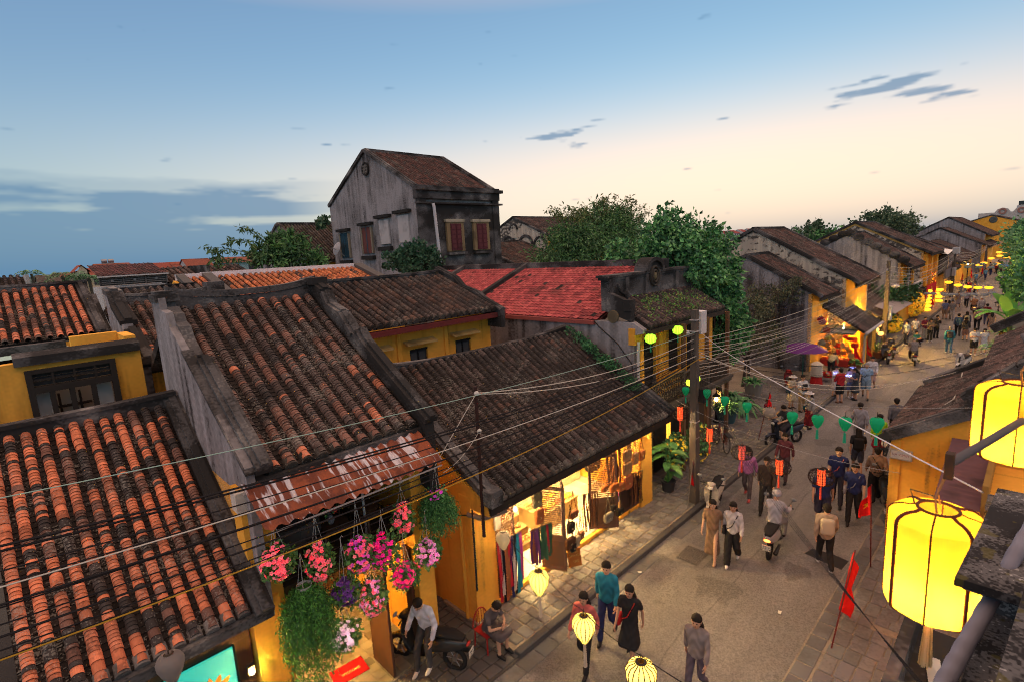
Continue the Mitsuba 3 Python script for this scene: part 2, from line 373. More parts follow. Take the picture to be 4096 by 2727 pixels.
def barrel_roof(house, x0, x1, ye, ze, yr, zr, pitch, course, cols, long_p=0.12, keep=300, r=None, seg=6, deck=0.07, deckb='vc', sag=0.0, long_c=None, flip=1):
    """cols: list of (weight, colour). X rows, eave (ye,ze) to ridge (yr,zr)."""
    L = math.hypot(yr - ye, zr - ze); ny = int(round((x1 - x0) / pitch)); r = (r or pitch * 0.36) * 0.86
    u = np.array([1.0, 0, 0]); v = np.array([0, (yr - ye) / L, (zr - ze) / L]); n = np.cross(u, v)
    if n[2] < 0: n = -n
    O = np.array([x0, ye, ze])
    roof = MB((0.03, 0.028, 0.027)); q = [O, O + u * (x1 - x0), O + u * (x1 - x0) + v * L, O + v * L]
    roof.add([p - n * 0.005 for p in q] + [p - n * deck for p in q], [[0, 1, 2, 3], [7, 6, 5, 4], [0, 4, 5, 1], [1, 5, 6, 2], [2, 6, 7, 3], [3, 7, 4, 0]])
    rk = roof.build(house, 'roof', deckb)
    # pans: shallow troughs stepping down between the rows
    pan = MB(); m = max(2, int(L / max(course * 1.6, 0.1)))
    tt = np.linspace(0, L, m + 1)
    vv, ff, cc = [], [], []
    for i in range(ny + 1):
        xs = [max(-pitch * .0, i * pitch - pitch * 0.42) if i else 0.0, i * pitch, min(i * pitch + pitch * 0.42, ny * pitch)]
        for j in range(m):
            b = len(vv)
            for t, h in ((tt[j] - 0.02, 0.030), (tt[j + 1], 0.014)):
                for k, x in enumerate(xs): vv.append(O + u * x + v * t + n * (h - (0.012 if k == 1 else 0)))
            for k in range(3): vv.append(O + u * xs[k] + v * (tt[j] - 0.02) + n * 0.012)
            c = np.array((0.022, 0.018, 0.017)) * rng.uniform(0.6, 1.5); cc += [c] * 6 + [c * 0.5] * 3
            ff += [[b, b + 1, b + 4, b + 3], [b + 1, b + 2, b + 5, b + 4], [b + 6, b + 7, b + 1, b], [b + 7, b + 8, b + 2, b + 1]]
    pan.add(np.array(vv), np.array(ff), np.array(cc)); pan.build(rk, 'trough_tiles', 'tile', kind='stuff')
    # barrels
    tv, tf, k = arc_tile(seg, True)
    w = np.array([c[0] for c in cols], float); w /= w.sum(); C = np.array([c[1] for c in cols], float)
    lw = w if long_c is None else np.array(long_c, float) / np.sum(long_c)
    P, Cc = [], []
    for i in range(ny):
        xc = (i + 0.5) * pitch; s = 0.0; ph = rng.uniform(0, 9); first = True
        while s < L - 0.02:
            lng = rng.random() < long_p or first
            run = rng.integers(1, 3) if lng else rng.integers(4, 12); ci = rng.choice(len(C), p=lw if lng else w); first = False
            for _ in range(run):
                l = (course * rng.uniform(1.7, 2.6)) if lng else course * rng.uniform(0.88, 1.12)
                if s + l > L: l = L - s
                if l < 0.015: s = L; break
                cj = ci if rng.random() < 0.78 else rng.choice(len(C), p=w)
                P.append((xc + 0.005 * math.sin(s * 1.7 + ph) + rng.normal(0, 0.0012), s, l + 0.025, r * rng.uniform(0.95, 1.05) * (1.04 if lng else 1), 0.03 + rng.normal(0, 0.0015), rng.normal(0, 0.008)))
                Cc.append(C[cj] * rng.uniform(0.9, 1.5)); s += l
                if s >= L - 0.02: break
    P, Cc = np.array(P), np.array(Cc)
    loc = np.empty((len(P), len(tv), 3))
    tw = P[:, 5:6] * (tv[None, :, 1] - 0.5)
    loc[..., 0] = P[:, 0:1] + tv[None, :, 0] * P[:, 3:4] + tw * P[:, 2:3]
    loc[..., 1] = P[:, 1:2] + tv[None, :, 1] * P[:, 2:3]
    loc[..., 2] = P[:, 4:5] + tv[None, :, 2] * P[:, 3:4] * 1.2 + 0.011 * (1 - tv[None, :, 1]) - sag * 4 * (loc[..., 1] / L) * (1 - loc[..., 1] / L)
    W = O + loc[..., :1] * u + loc[..., 1:2] * v + loc[..., 2:] * n
    col = np.repeat(Cc[:, None], len(tv), 1) * rng.uniform(0.92, 1.08, (len(P), len(tv), 1)); col[:, 2 * k:] *= 0.28  # lip vertices darkened: the shadow at each tile edge is painted into the colour
    ctr = W.mean(1); dist = np.linalg.norm(ctr - EYE, axis=1) + 1e6 * ~seen(ctr, 0.0)
    order = np.argsort(dist)
    keep = min(keep, int((dist < 1e5).sum()))
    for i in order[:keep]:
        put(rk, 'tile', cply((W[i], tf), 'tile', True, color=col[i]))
    rest = order[keep:]
    if len(rest):
        f = (tf[None] + (np.arange(len(rest)) * len(tv))[:, None, None]).reshape(-1, 3)
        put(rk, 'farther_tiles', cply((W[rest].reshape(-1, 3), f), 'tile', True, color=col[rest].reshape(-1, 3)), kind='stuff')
    return rk, O, u, v, n, L
# ------------------------------------------------------------------ setting: ground, street, kerbs, paved sidewalks
g = MB((0.1, 0.1, 0.09)); g.box((-300, -300, -1.2), (1600, 1600, -0.05)); struct('ground', g, 'vcp')
g = MB(); g.box((-30, 2.75, -0.6), (420, 6.70, 0.0)); struct('street', g, 'asphalt')
LS = struct('left_sidewalk', MB((0.33, 0.28, 0.21)).box((6.25, 6.86, -0.5), (14.2, 9.2, 0.10)).box((14.2, 6.86, -0.5), (34.0, 16, 0.10)).box((34, 6.86, -0.5), (400, 12, 0.10)), 'stone')
RS = struct('right_sidewalk', MB((0.29, 0.255, 0.2)).box((-10, 0.3, -0.5), (15.9, 2.75, 0.01)).box((15.9, 1.6, -0.5), (400, 2.75, 0.02)), 'stone')
AL = struct('alley', MB((0.075, 0.07, 0.066)).box((-10, 6.7, -0.5), (2.4, 16, 0.02)).box((2.4, 6.7, -0.5), (6.25, 8.2, 0.02)).box((5.35, 8.2, -0.5), (6.45, 26, 0.02)), 'stone')


def stone_block(x0, x1, y0, y1, z0, z1, c, bev=0.02, jit=0.012):
    """one paving stone: uneven outline, bevelled worn top"""
    b = np.array([[x0, y0], [x1, y0], [x1, y1], [x0, y1]]) + rng.uniform(-jit, jit, (4, 2))
    ctr = b.mean(0); t = ctr + (b - ctr) * (1 - 2 * bev / np.maximum(np.ptp(b, 0), 0.05))
    v = np.vstack([np.c_[b, [z0] * 4], np.c_[b, [z1 - bev * 0.6] * 4], np.c_[t, z1 + rng.uniform(-0.004, 0.004, 4)]])
    f = []
    for k in (0, 4):
        for i in range(4): j = (i + 1) % 4; f.append([k + i, k + j, k + 4 + j, k + 4 + i])
    f.append([8, 9, 10, 11]); f = np.array(f)
    return v, np.vstack([f[:, [0, 1, 2]], f[:, [0, 2, 3]]]), np.repeat(np.array(c)[None], 12, 0)


def lay(holder, name, blocks, keep, bsdf='stone'):
    ctr = np.array([b[0].mean(0) for b in blocks]); d = np.linalg.norm(ctr - EYE, axis=1) + 1e6 * ~seen(ctr, 0.02)
    o = np.argsort(d); keep = min(keep, int((d < 1e5).sum()))
    for i in o[:keep]: put(holder, name, cply(blocks[i][:2], bsdf, False, color=blocks[i][2]))
    m = MB()
    for i in o[keep:]: m.add(*blocks[i])
    if m.n: m.build(holder, 'farther_' + name + 's', bsdf, kind='stuff')


def stone_col(a, s=0.16): return 1.45 * np.array(a) * rng.uniform(1 - s, 1 + s) * (1 + rng.uniform(-0.03, 0.03, 3))


bl = []
x = 6.35
while x < 60:      # sidewalk in front of the bag shop and on: rows of squarish stones across, joints shifted
    w = rng.uniform(0.23, 0.31) if x < 40 else 0.6
    y = 6.87 + rng.uniform(0, 0.05)
    ym = 8.0 if x < 13.6 else (8.25 if x < 14.6 else (10.5 if x < 31 else 8.4))
    while y < ym:
        h = rng.uniform(0.24, 0.36) if x < 40 else 0.6
        bl.append(stone_block(x + 0.014, x + w - 0.014, y + 0.014, y + h - 0.014, 0.06, 0.124, stone_col((0.15, 0.145, 0.14) if x < 14 else (0.12, 0.118, 0.118)), 0.022))
        y += h
    x += w
lay(LS, 'paving_stone', bl, 300)
bl = []
x = 6.25
while x < 110:
    w = 0.9 if x < 40 else 2.0
    bl.append(stone_block(x + 0.004, x + w - 0.004, 6.70, 6.87, -0.1, 0.125, stone_col((0.052, 0.052, 0.055)), 0.025, 0.003)); x += w
lay(LS, 'kerb_stone', bl, 60)
bl = []; x = 5.6
while x < 60:      # flat gutter stones along the left kerb
    w = rng.uniform(0.42, 0.6)
    if not 11.2 < x + w / 2 < 12.1: bl.append(stone_block(x + 0.008, x + w - 0.008, 6.36, 6.68, -0.05, 0.014, stone_col((0.11, 0.11, 0.112)), 0.015, 0.006))
    x += w
ST = 'street'
lay(ST, 'gutter_stone', bl, 80)
bl = []; x = -2.0
while x < 40:      # right side: gutter band, then broad pavement slabs
    w = rng.uniform(0.38, 0.52)
    bl.append(stone_block(x + 0.01, x + w - 0.01, 2.42, 2.72, -0.05, 0.022, stone_col((0.10, 0.10, 0.105)), 0.015, 0.008))
    y = 2.38
    while y > (0.45 if x < 15.4 else 1.75):
        h = rng.uniform(0.24, 0.32); bl.append(stone_block(x + 0.012 + 0.2 * (int(y * 7) % 2), x + w - 0.012 + 0.2 * (int(y * 7) % 2), y - h + 0.012, y - 0.012, -0.02, 0.034, stone_col((0.135, 0.13, 0.13)), 0.018, 0.008)); y -= h
    x += w
lay(RS, 'paving_slab', bl, 200)
bl = []; y = 6.75
while y < 13:      # dark worn stones in front of the flower house and up the alley
    x = 5.42 if y > 8.2 else 4.3 + max(0, (7.6 - y)) * 0.5
    h = rng.uniform(0.2, 0.3)
    while x < (6.2 if y > 8.1 or y < 6.9 else 6.24):
        w = rng.uniform(0.26, 0.42); bl.append(stone_block(x + 0.012, min(x + w, 6.42) - 0.012, y + 0.012, y + h - 0.012, -0.02, 0.045, stone_col((0.07, 0.067, 0.065)), 0.022, 0.014)); x += w
    y += h
lay(AL, 'paving_stone', bl, 120)
# manhole grate, tar patch
k = thing('drain_cover', 'square diamond pattern metal drain cover set in a cement frame beside the left kerb', 'drain cover')
MB((0.2, 0.19, 0.175)).box((11.22, 5.36, -0.05), (12.2, 6.22, 0.006)).build(k, 'frame', 'stone')
MB((0.085, 0.08, 0.075)).box((11.36, 5.5, 0.0), (12.06, 6.08, 0.014)).build(k, 'plate', 'vcp')
m = MB((0.17, 0.155, 0.14))
for i in range(-9, 22):
    for s in (1, -1):
        a = np.array([11.36 + i * 0.055, 5.5]); p = []
        for t in np.linspace(0, 0.58, 30):
            q = (a[0] + (s * t if s > 0 else 0.0 - t), a[1] + t)
            if 11.37 < q[0] < 12.05: p.append(q)
        if len(p) > 1: m.tube([(q[0], q[1], 0.016) for q in (p[0], p[-1])], 0.005, 4)
m.build(k, 'grid', 'vcp')
k = MB((0.03, 0.03, 0.032)).slab([(13.42, 2.84), (13.9, 2.8), (14.0, 3.2), (13.92, 3.62), (13.6, 3.7), (13.5, 3.3)], 'xy', 0.0, 0.006).build(None, 'tar_patch', 'vcp'); labels[k] = {'label': 'black oval patch of fresh tar in the street near the right pavement', 'category': 'tar patch'}
# ------------------------------------------------------------------ helpers for houses
ORANGE, ORANGE2, BROWN, UMBER, BLACK = (0.62, 0.20, 0.105), (0.50, 0.18, 0.105), (0.18, 0.098, 0.078), (0.10, 0.074, 0.068), (0.05, 0.044, 0.044)


def coping(house, name, pts, x0, x1, thick=0.10, bsdf='mould', over=0.0, ridge=0.06):
    """sloping band in YZ following pts, from x0 to x1, with a raised spine"""
    p = np.array(pts, float); m = MB((0.1, 0.1, 0.1))
    for a, b in zip(p[:-1], p[1:]):
        d = unit(b - a); nn = np.array([-d[1], d[0]]) * (1 if d[0] > 0 else -1)
        q = [a - d * over, b + d * over, b + nn * thick + d * over, a + nn * thick - d * over]
        m.slab(q, 'yz', x0, x1)
        if ridge:
            xm = (x1 - x0) * 0.28
            q = [a + nn * (thick - 0.01), b + nn * (thick - 0.01), b + nn * (thick + ridge), a + nn * (thick + ridge)]
            m.slab(q, 'yz', x0 + xm, x1 - xm)
    return m.build(house, name, bsdf)


def ridge_wall(house, x0, x1, y, z, h, t=0.2, up=0.0, n=14, bsdf='mould'):
    """ridge beam whose top sags in the middle and kicks up at both ends; a moulding runs along it"""
    m = MB((0.1, 0.1, 0.1)); xs = np.linspace(x0, x1, n + 1); c = (2 * (xs - x0) / (x1 - x0) - 1)
    top = z + h + up * np.abs(c) ** 3; mid = top - h * 0.38
    for (yy, zt, zb) in ((t * 0.5, top, top - h * 0.3), (t * 0.34, mid + 0.02, mid - h * 1.1), ):
        v = np.concatenate([np.stack([xs, xs * 0 + y + s * yy, zz], 1) for s in (-1, 1) for zz in (zt, zb)]); k = n + 1; f = []
        for i in range(n):
            f += [[i, k + i, k + i + 1, i + 1], [2 * k + i, 2 * k + i + 1, 3 * k + i + 1, 3 * k + i], [i, i + 1, 2 * k + i + 1, 2 * k + i], [k + i, 3 * k + i, 3 * k + i + 1, k + i + 1]]
        f += [[0, 2 * k, 3 * k, k], [n, k + n, 3 * k + n, 2 * k + n]]
        m.add(v, f)
    return m.build(house, 'ridge', bsdf)


def lintel_eave(house, x0, x1, y, z, h=0.1, t=0.12, c=(0.05, 0.045, 0.04), name='eave_board', bsdf='vc'):
    return MB(c).box((x0, y, z - h), (x1, y + t, z)).build(house, name, bsdf)


def end_caps(house, x0, x1, y, z, pitch, r, dy, dz, c=(0.20, 0.19, 0.18), kind='stuff'):
    """mortar plugs closing the low ends of the tile rows"""
    m = MB(c); n = int(round((x1 - x0) / pitch)); L = math.hypot(dy, dz)
    u = np.array([1.0, 0, 0]); v = np.array([0, dy / L, dz / L]); w = np.cross(u, v)
    R = np.stack([u, v, w], 1)
    for i in range(n):
        g = np.linspace(0, PI, 7); a = r * 1.12; xc = x0 + (i + 0.5) * pitch
        o = np.array([xc, y, z]); prof = np.stack([np.cos(g) * a, np.sin(g) * a * 1.05 + 0.012], 1)
        prof = np.vstack([prof, [[-a, -0.05], [a, -0.05]]])
        fr = np.c_[prof[:, 0], np.full(len(prof), -0.03), prof[:, 1]]; bk = fr.copy(); bk[:, 1] = 0.13
        k = len(prof); f = [[0, j, j + 1] for j in range(1, k - 1)]
        f2 = [[j, k + j, k + (j + 1) % k] for j in range(k)] + [[j, k + (j + 1) % k, (j + 1) % k] for j in range(k)]
        cc = np.array(c) * rng.uniform(0.5, 1.3)
        m.add(np.vstack([fr, bk]) @ R.T + o, np.array(f + f2)[:, ::-1], cc)
    return m.build(house, 'row_end_plugs', 'tile', kind=kind)


# ------------------------------------------------------------------ A: house at the lower left corner, orange and black tiles
A = thing('corner_tile_house', 'yellow house at the lower left corner under patchy orange and black half-round tiles', 'house')
barrel_roof(A, -0.55, 1.9, 7.68, 3.08, 11.4, 5.48, 0.203, 0.058, [(0.46, ORANGE), (0.2, ORANGE2), (0.1, BROWN), (0.24, BLACK)], long_p=0.26, long_c=[0.36, 0.06, 0.12, 0.46], r=0.078)
end_caps(A, -0.55, 1.9, 7.68, 3.08, 0.203, 0.078, 3.72, 2.4)
ridge_wall(A, -2.5, 2.1, 11.45, 5.5, 0.24, 0.22, 0.03)
coping(A, 'parapet', [(7.55, 2.98), (11.5, 5.53)], 1.9, 2.15, 0.16)
MB().box((-2.5, 7.55, 2.92), (2.15, 7.8, 3.06)).build(A, 'eave_beam', 'mould')
MB().slab([(11.4, 5.4), (15.0, 3.6), (15.0, 3.4), (11.4, 5.2)], 'yz', -2.5, 2.1).build(A, 'back_slope', 'mould')
MB().box((1.98, 8.05, 0.0), (2.40, 8.5, 2.9)).build(A, 'pillar', 'yplaster')
MB().box((2.02, 8.5, 0.0), (2.4, 14.0, 2.85)).build(A, 'side_wall', 'yplaster')
WD = (0.055, 0.032, 0.02)
fr = MB(WD); fr.box((-2, 8.25, 2.62), (1.95, 8.4, 2.9)).box((-2, 8.22, 2.36), (1.95, 8.3, 2.48), (0.10, 0.06, 0.035)).box((1.72, 8.22, 0), (1.95, 8.36, 2.62)).box((0.42, 8.22, 0), (0.56, 8.36, 2.4)).box((-2, 8.4, 0.0), (1.95, 8.5, 2.62)).build(A, 'timber_front', 'vc')
k = thing('shop_sign_screen', 'backlit teal sign with an orange potted plant under the corner house eave', 'sign')
scene[k + '__panel'] = MB((0.03, 0.2, 0.18)).box((0.6, 8.17, 1.3), (1.68, 8.21, 2.34)).ply('vcp', emitter=glow((0.002, 0.036, 0.028), 0.3))
fp = MB((0.9, 0.28, 0.03))
def leafp(m, o, a, l, w, c, y):
    t = np.linspace(0, 1, 9); hw = np.sin(t * PI) ** 0.8 * w; d = np.array([math.cos(a), math.sin(a)]); n_ = np.array([-d[1], d[0]])
    P2 = [np.array(o) + d * l * s + n_ * h for s, h in zip(t, hw)] + [np.array(o) + d * l * s - n_ * h for s, h in zip(t[::-1], hw[::-1])]
    m.slab(P2[:-1], 'xz', y - 0.004, y, c=c)
for a in (0.7, 1.15, 1.6, 2.1, 2.5): leafp(fp, (1.33, 1.72), a, 0.34, 0.05, (0.9, 0.25, 0.02), 8.166)
scene[k + '__leaf_print'] = fp.ply('vcp', emitter=glow((0.09, 0.014, 0.001), 0.1))
scene[k + '__pot_print'] = MB().slab([(1.22, 1.5), (1.44, 1.5), (1.48, 1.74), (1.18, 1.74)], 'xz', 8.15, 8.161).ply('vcp', emitter=glow((0.1, 0.004, 0.004), 0.1))
m = MB()
for a in (0.25, 2.7): leafp(m, (0.9, 1.9), a, 0.34, 0.06, (1, 1, 1), 8.163)
m.slab([(0.62, 2.2), (0.9, 2.33), (0.62, 2.33)], 'xz', 8.158, 8.166)
scene[k + '__swirl_print'] = m.ply('vcp', emitter=glow((0.11, 0.09, 0.03), 0.1))
k = thing('wall_spot_lamp', 'small bright wall lamp on the yellow pillar at the bottom left', 'lamp')
MB((0.05, 0.04, 0.03)).box((1.80, 8.0, 1.86), (1.9, 8.08, 2.0)).build(k, 'bracket', 'vcp')
scene[k + '__bulb'] = MB((1, 0.9, 0.6)).ell((1.84, 7.95, 1.93), (0.026, 0.026, 0.03)).ply('vcp', True, emitter=glow((150, 85, 22), 2))

# ------------------------------------------------------------------ B: courtyard building behind it, dark timber window
B = thing('courtyard_building', 'low yellow courtyard building with a dark timber window behind the corner roof', 'building')
MB().slab([(-3, 3), (1.98, 3), (1.98, 6.5), (-3, 6.35)], 'xz', 13.5, 13.75, [((0.12, 4.6), (1.5, 6.28))]).build(B, 'wall', 'yplaster')
MB().slab([(13.4, 6.38), (13.95, 6.38), (13.95, 6.55), (13.68, 6.62), (13.4, 6.55)], 'yz', 0.0, 1.98).build(B, 'coping', 'mould')
wf = MB((0.035, 0.032, 0.03))
for a in (0.12, 1.42): wf.box((a, 13.42, 4.6), (a + 0.1, 13.6, 6.28))
wf.box((0.12, 13.43, 6.2), (1.52, 13.6, 6.28)).box((0.12, 13.42, 5.82), (1.52, 13.58, 5.94))
for a in (0.5, 0.83, 1.16): wf.box((a, 13.44, 5.9), (a + 0.035, 13.52, 6.2))
wf.box((0.2, 13.45, 6.06), (1.44, 13.5, 6.09))
for a in (0.42, 0.72, 1.06): wf.box((a, 13.43, 4.6), (a + 0.085, 13.55, 5.84))
wf.build(B, 'window_frame', 'vc')
MB((0.66, 0.68, 0.65)).box((0.22, 13.76, 4.6), (0.46, 13.78, 5.84)).box((1.15, 13.76, 4.6), (1.42, 13.78, 5.84)).box((0.46, 13.76, 4.6), (1.15, 13.78, 5.3)).build(B, 'white_panel', 'vcp')
MB((0.5, 0.5, 0.46)).box((-1, 14.5, 3.0), (2, 14.55, 6.0)).build(B, 'inner_wall', 'vcp')
s = MB((0.05, 0.045, 0.04)).box((0.5, 14.3, 5.3), (1.1, 14.4, 5.34)).box((0.56, 14.3, 4.4), (0.6, 14.4, 5.6)).box((0.9, 14.3, 4.4), (0.94, 14.4, 5.6)); s.build(B, 'shelf', 'vcp')
for i in range(4): MB((0.07, 0.07, 0.075)).box((0.12, 13.64, 5.94 + i * 0.085), (1.5, 13.68, 6.015 + i * 0.085)).build(B, 'roller_slat', 'vc')
MB((0.30, 0.48, 0.46)).add([(-3, 14.0, 6.42), (1.0, 14.0, 6.5), (1.0, 16.4, 6.36), (-3, 16.4, 6.28)], [[0, 1, 2, 3]]).build(B, 'canopy_sheet', 'vc')
MB().box((0.95, 14.6, 4), (1.78, 14.8, 6.72)).box((1.78, 13.75, 4), (1.98, 14.8, 6.68)).build(B, 'court_wall', 'yplaster')
MB().box((-3, 15.8, 6.2), (0.95, 16.0, 6.55)).build(B, 'old_beam', 'mould')
# ------------------------------------------------------------------ C: roof behind the courtyard at the left edge
Ch = thing('left_edge_house', 'house at the left edge with orange ribbed tile roof behind the courtyard', 'house')
barrel_roof(Ch, -0.35, 1.65, 17.0, 6.5, 20.0, 7.66, 0.2, 0.058, [(0.42, ORANGE2), (0.2, ORANGE), (0.2, BROWN), (0.18, BLACK)], keep=200, r=0.074)
ridge_wall(Ch, -1.5, 1.95, 20.1, 7.66, 0.2, 0.2, 0.02)
coping(Ch, 'parapet', [(16.95, 6.46), (20.1, 7.68)], 1.66, 1.9, 0.12)
MB().box((-2, 17.0, 3), (1.9, 17.2, 6.4)).build(Ch, 'wall', 'yplaster')
MB().slab([(16.9, 5.9), (18.5, 6.4), (20.0, 7.3), (20.0, 7.45), (18.4, 6.6), (16.9, 6.1)], 'yz', 1.92, 2.1).build(Ch, 'wall_top', 'mould')
barrel_roof(Ch, 2.1, 2.5, 17.2, 6.2, 19.0, 7.0, 0.2, 0.07, [(0.3, ORANGE2), (0.5, BROWN), (0.3, BLACK)], keep=20)
# ------------------------------------------------------------------ D: the flower house
Dh = thing('flower_house', 'yellow two storey house with hanging flowers, rusty awning and brown tile roof', 'house')
barrel_roof(Dh, 2.46, 5.21, 8.02, 4.90, 12.0, 7.20, 0.25, 0.056, [(0.06, ORANGE2), (0.34, BROWN), (0.42, UMBER), (0.2, BLACK)], long_p=0.1, long_c=[0.4, 0.3, 0.2, 0.1], r=0.092, sag=0.03)
end_caps(Dh, 2.46, 5.21, 8.02, 4.90, 0.25, 0.09, 4, 2.3, (0.07, 0.065, 0.06))
ridge_wall(Dh, 2.35, 5.35, 12.1, 7.12, 0.42, 0.2, 0.16)
MB().slab([(12.4, 7.5), (11.75, 7.5), (11.7, 7.28), (11.3, 7.24), (11.2, 6.98), (10.5, 6.62), (7.9, 5.12), (7.9, 2.7), (12.4, 2.7)], 'yz', 2.14, 2.26).build(Dh, 'gable_wall', 'gplaster')
gp = MB(); gp.box((2.1, 11.75, 7.42), (2.5, 12.35, 7.56)).box((2.14, 11.8, 7.56), (2.46, 12.3, 7.62)).box((2.16, 11.82, 7.25), (2.44, 12.3, 7.42)); gp.slab([(11.8, 7.3), (11.7, 7.32), (11.55, 7.22), (11.4, 7.2), (11.3, 7.05), (11.05, 6.98), (10.9, 6.75), (10.5, 6.5), (10.5, 6.2), (11.8, 6.9)], 'yz', 2.26, 2.46)
gp.build(Dh, 'gable_scroll', 'mould')
coping(Dh, 'gable_band', [(7.85, 4.98), (10.2, 6.36)], 2.26, 2.5, 0.16)
coping(Dh, 'gable_band', [(7.85, 5.02), (10.5, 6.58)], 2.12, 2.3, 0.05, ridge=0)
# right parapet: curved steps
rp = MB(); ys = [7.8, 9.0, 9.9, 10.35, 10.45, 11.2, 11.55, 11.9, 12.35]; zz = [5.02, 5.74, 6.32, 6.55, 6.62, 7.0, 7.35, 7.52, 7.56]
rp.slab([(y, z) for y, z in zip(ys, zz)] + [(12.35, 5.0), (7.8, 3.6)], 'yz', 5.22, 5.42)
rp.build(Dh, 'parapet_wall', 'mould')
coping(Dh, 'parapet', [(7.75, 4.98), (9.0, 5.72), (9.9, 6.28), (10.1, 6.5)], 5.18, 5.46, 0.11)
coping(Dh, 'parapet', [(10.3, 6.4), (10.75, 6.82), (11.3, 6.98), (11.5, 7.3), (11.75, 7.4)], 5.18, 5.46, 0.11, ridge=0.04)
MB().box((5.14, 11.7, 7.5), (5.5, 12.4, 7.66)).build(Dh, 'parapet_cap', 'mould')
MB().box((2.15, 7.9, 4.74), (5.4, 8.12, 4.88)).build(Dh, 'eave_beam', 'mould')
MB().slab([(12.0, 7.1), (14.6, 5.7), (14.6, 5.5), (12.0, 6.9)], 'yz', 2.2, 5.4).build(Dh, 'back_slope', 'mould')
for a, b in ((2.06, 2.5), (4.98, 5.36)): MB().box((a, 8.12, 0.0), (b, 8.5, 4.72)).build(Dh, 'pillar', 'yplaster')
MB((0.6, 0.56, 0.5)).box((2.0, 8.05, 4.42), (2.16, 8.3, 4.72)).build(Dh, 'bracket', 'vc')
MB().box((5.06, 8.5, 0), (5.34, 14, 4.6)).box((2.14, 8.5, 0), (2.34, 14, 4.6)).build(Dh, 'side_wall', 'yplaster')
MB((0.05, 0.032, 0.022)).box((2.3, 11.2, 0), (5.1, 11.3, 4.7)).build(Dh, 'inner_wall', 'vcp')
MB((0.06, 0.05, 0.04)).box((2.3, 8.18, 2.72), (5.1, 11.2, 2.88)).build(Dh, 'balcony_floor', 'vc')
# awning of pressed metal tiles: real waves and steps
aw = MB(); nx, nv = 66, 20; X = np.linspace(2.08, 5.12, nx + 1); S = np.linspace(0, 1, nv + 1)
gx, gs = np.meshgrid(X, S, indexing='ij'); wob = 0.03 * np.cos((gx - 2.08) / 0.205 * 2 * PI); step = 0.03 * ((gs * 3.4) % 1.0) + 0.02 * np.sin(gs * 3)
V = np.stack([gx + 0 * gs, 8.0 - 0.82 * gs + 0 * gx, 4.86 - 0.44 * gs + wob + step - 0.02 * np.sin((gx - 2) * 1.1)], -1).reshape(-1, 3)
i, j = np.meshgrid(np.arange(nx), np.arange(nv), indexing='ij'); q = (i * (nv + 1) + j).ravel()
aw.add(V, np.stack([q, q + nv + 1, q + nv + 2, q + 1], 1)).build(Dh, 'awning', 'rust', True)
MB((0.45, 0.42, 0.42)).tube([(2.1, 7.2, 4.36), (5.1, 7.2, 4.36)], 0.015).tube([(2.1, 8, 4.7), (5.1, 8, 4.7)], 0.02).build(Dh, 'awning_bar', 'vcp')
rl = MB((0.07, 0.05, 0.045))
for z in (2.98, 3.13, 3.28): rl.tube([(2.45, 8.2, z), (5.0, 8.2, z)], 0.012)
rl.box((2.45, 8.18, 3.40), (5.0, 8.24, 3.45))
for x in (2.5, 3.3, 4.1, 4.95): rl.box((x - 0.02, 8.19, 2.88), (x + 0.02, 8.23, 3.42))
rl.build(Dh, 'balcony_rail', 'vcp')
MB((0.42, 0.42, 0.44)).tube([(4.12, 8.35, 2.8), (4.12, 8.35, 4.7)], 0.022).build(Dh, 'balcony_post', 'vcp')
fl = MB((0.34, 0.30, 0.22)).box((2.4, 8.1, -0.2), (5.06, 11.2, 0.05)).build(Dh, 'ground_floor', 'vc')
bl = []
for a in np.arange(2.46, 5.0, 0.22):
    for b in np.arange(8.12, 10.6, 0.22): bl.append(stone_block(a + 0.002, a + 0.218, b + 0.002, b + 0.218, 0.0, 0.062, np.array((0.40, 0.36, 0.26)) * rng.uniform(0.62, 1.12), 0.003, 0.0))
lay(fl, 'floor_tile', bl, 150, 'vc')
MB((0.12, 0.1, 0.09)).box((2.4, 7.75, -0.1), (5.0, 8.1, 0.03)).build(Dh, 'threshold', 'stone')
dr_ = MB((0.10, 0.05, 0.03)).box((4.25, 8.14, 0.05), (4.3, 8.9, 2.3), R=None); dr_.box((4.24, 8.12, 2.2), (4.32, 8.92, 2.3)).box((4.9, 8.3, 0.05), (4.97, 8.5, 2.4)); dr_.build(Dh, 'door', 'vc')
MB((0.5, 0.45, 0.35)).box((4.315, 8.2, 0.4), (4.33, 8.26, 2.2)).build(Dh, 'door_edge', 'vcp')
k = thing('ceiling_lamp', 'warm lamp under the ground floor ceiling of the flower house', 'lamp')
MB((0.3, 0.25, 0.2)).lathe([(0.0, 0.06), (0.14, 0.06), (0.15, 0)], 12, (3.3, 9.3, 2.6)).build(k, 'shade', 'vcp')
scene[k + '__bulb'] = MB().ell((3.3, 9.3, 2.56), (0.09, 0.09, 0.07)).ply('vcp', True, emitter=glow((95, 58, 17), 5))
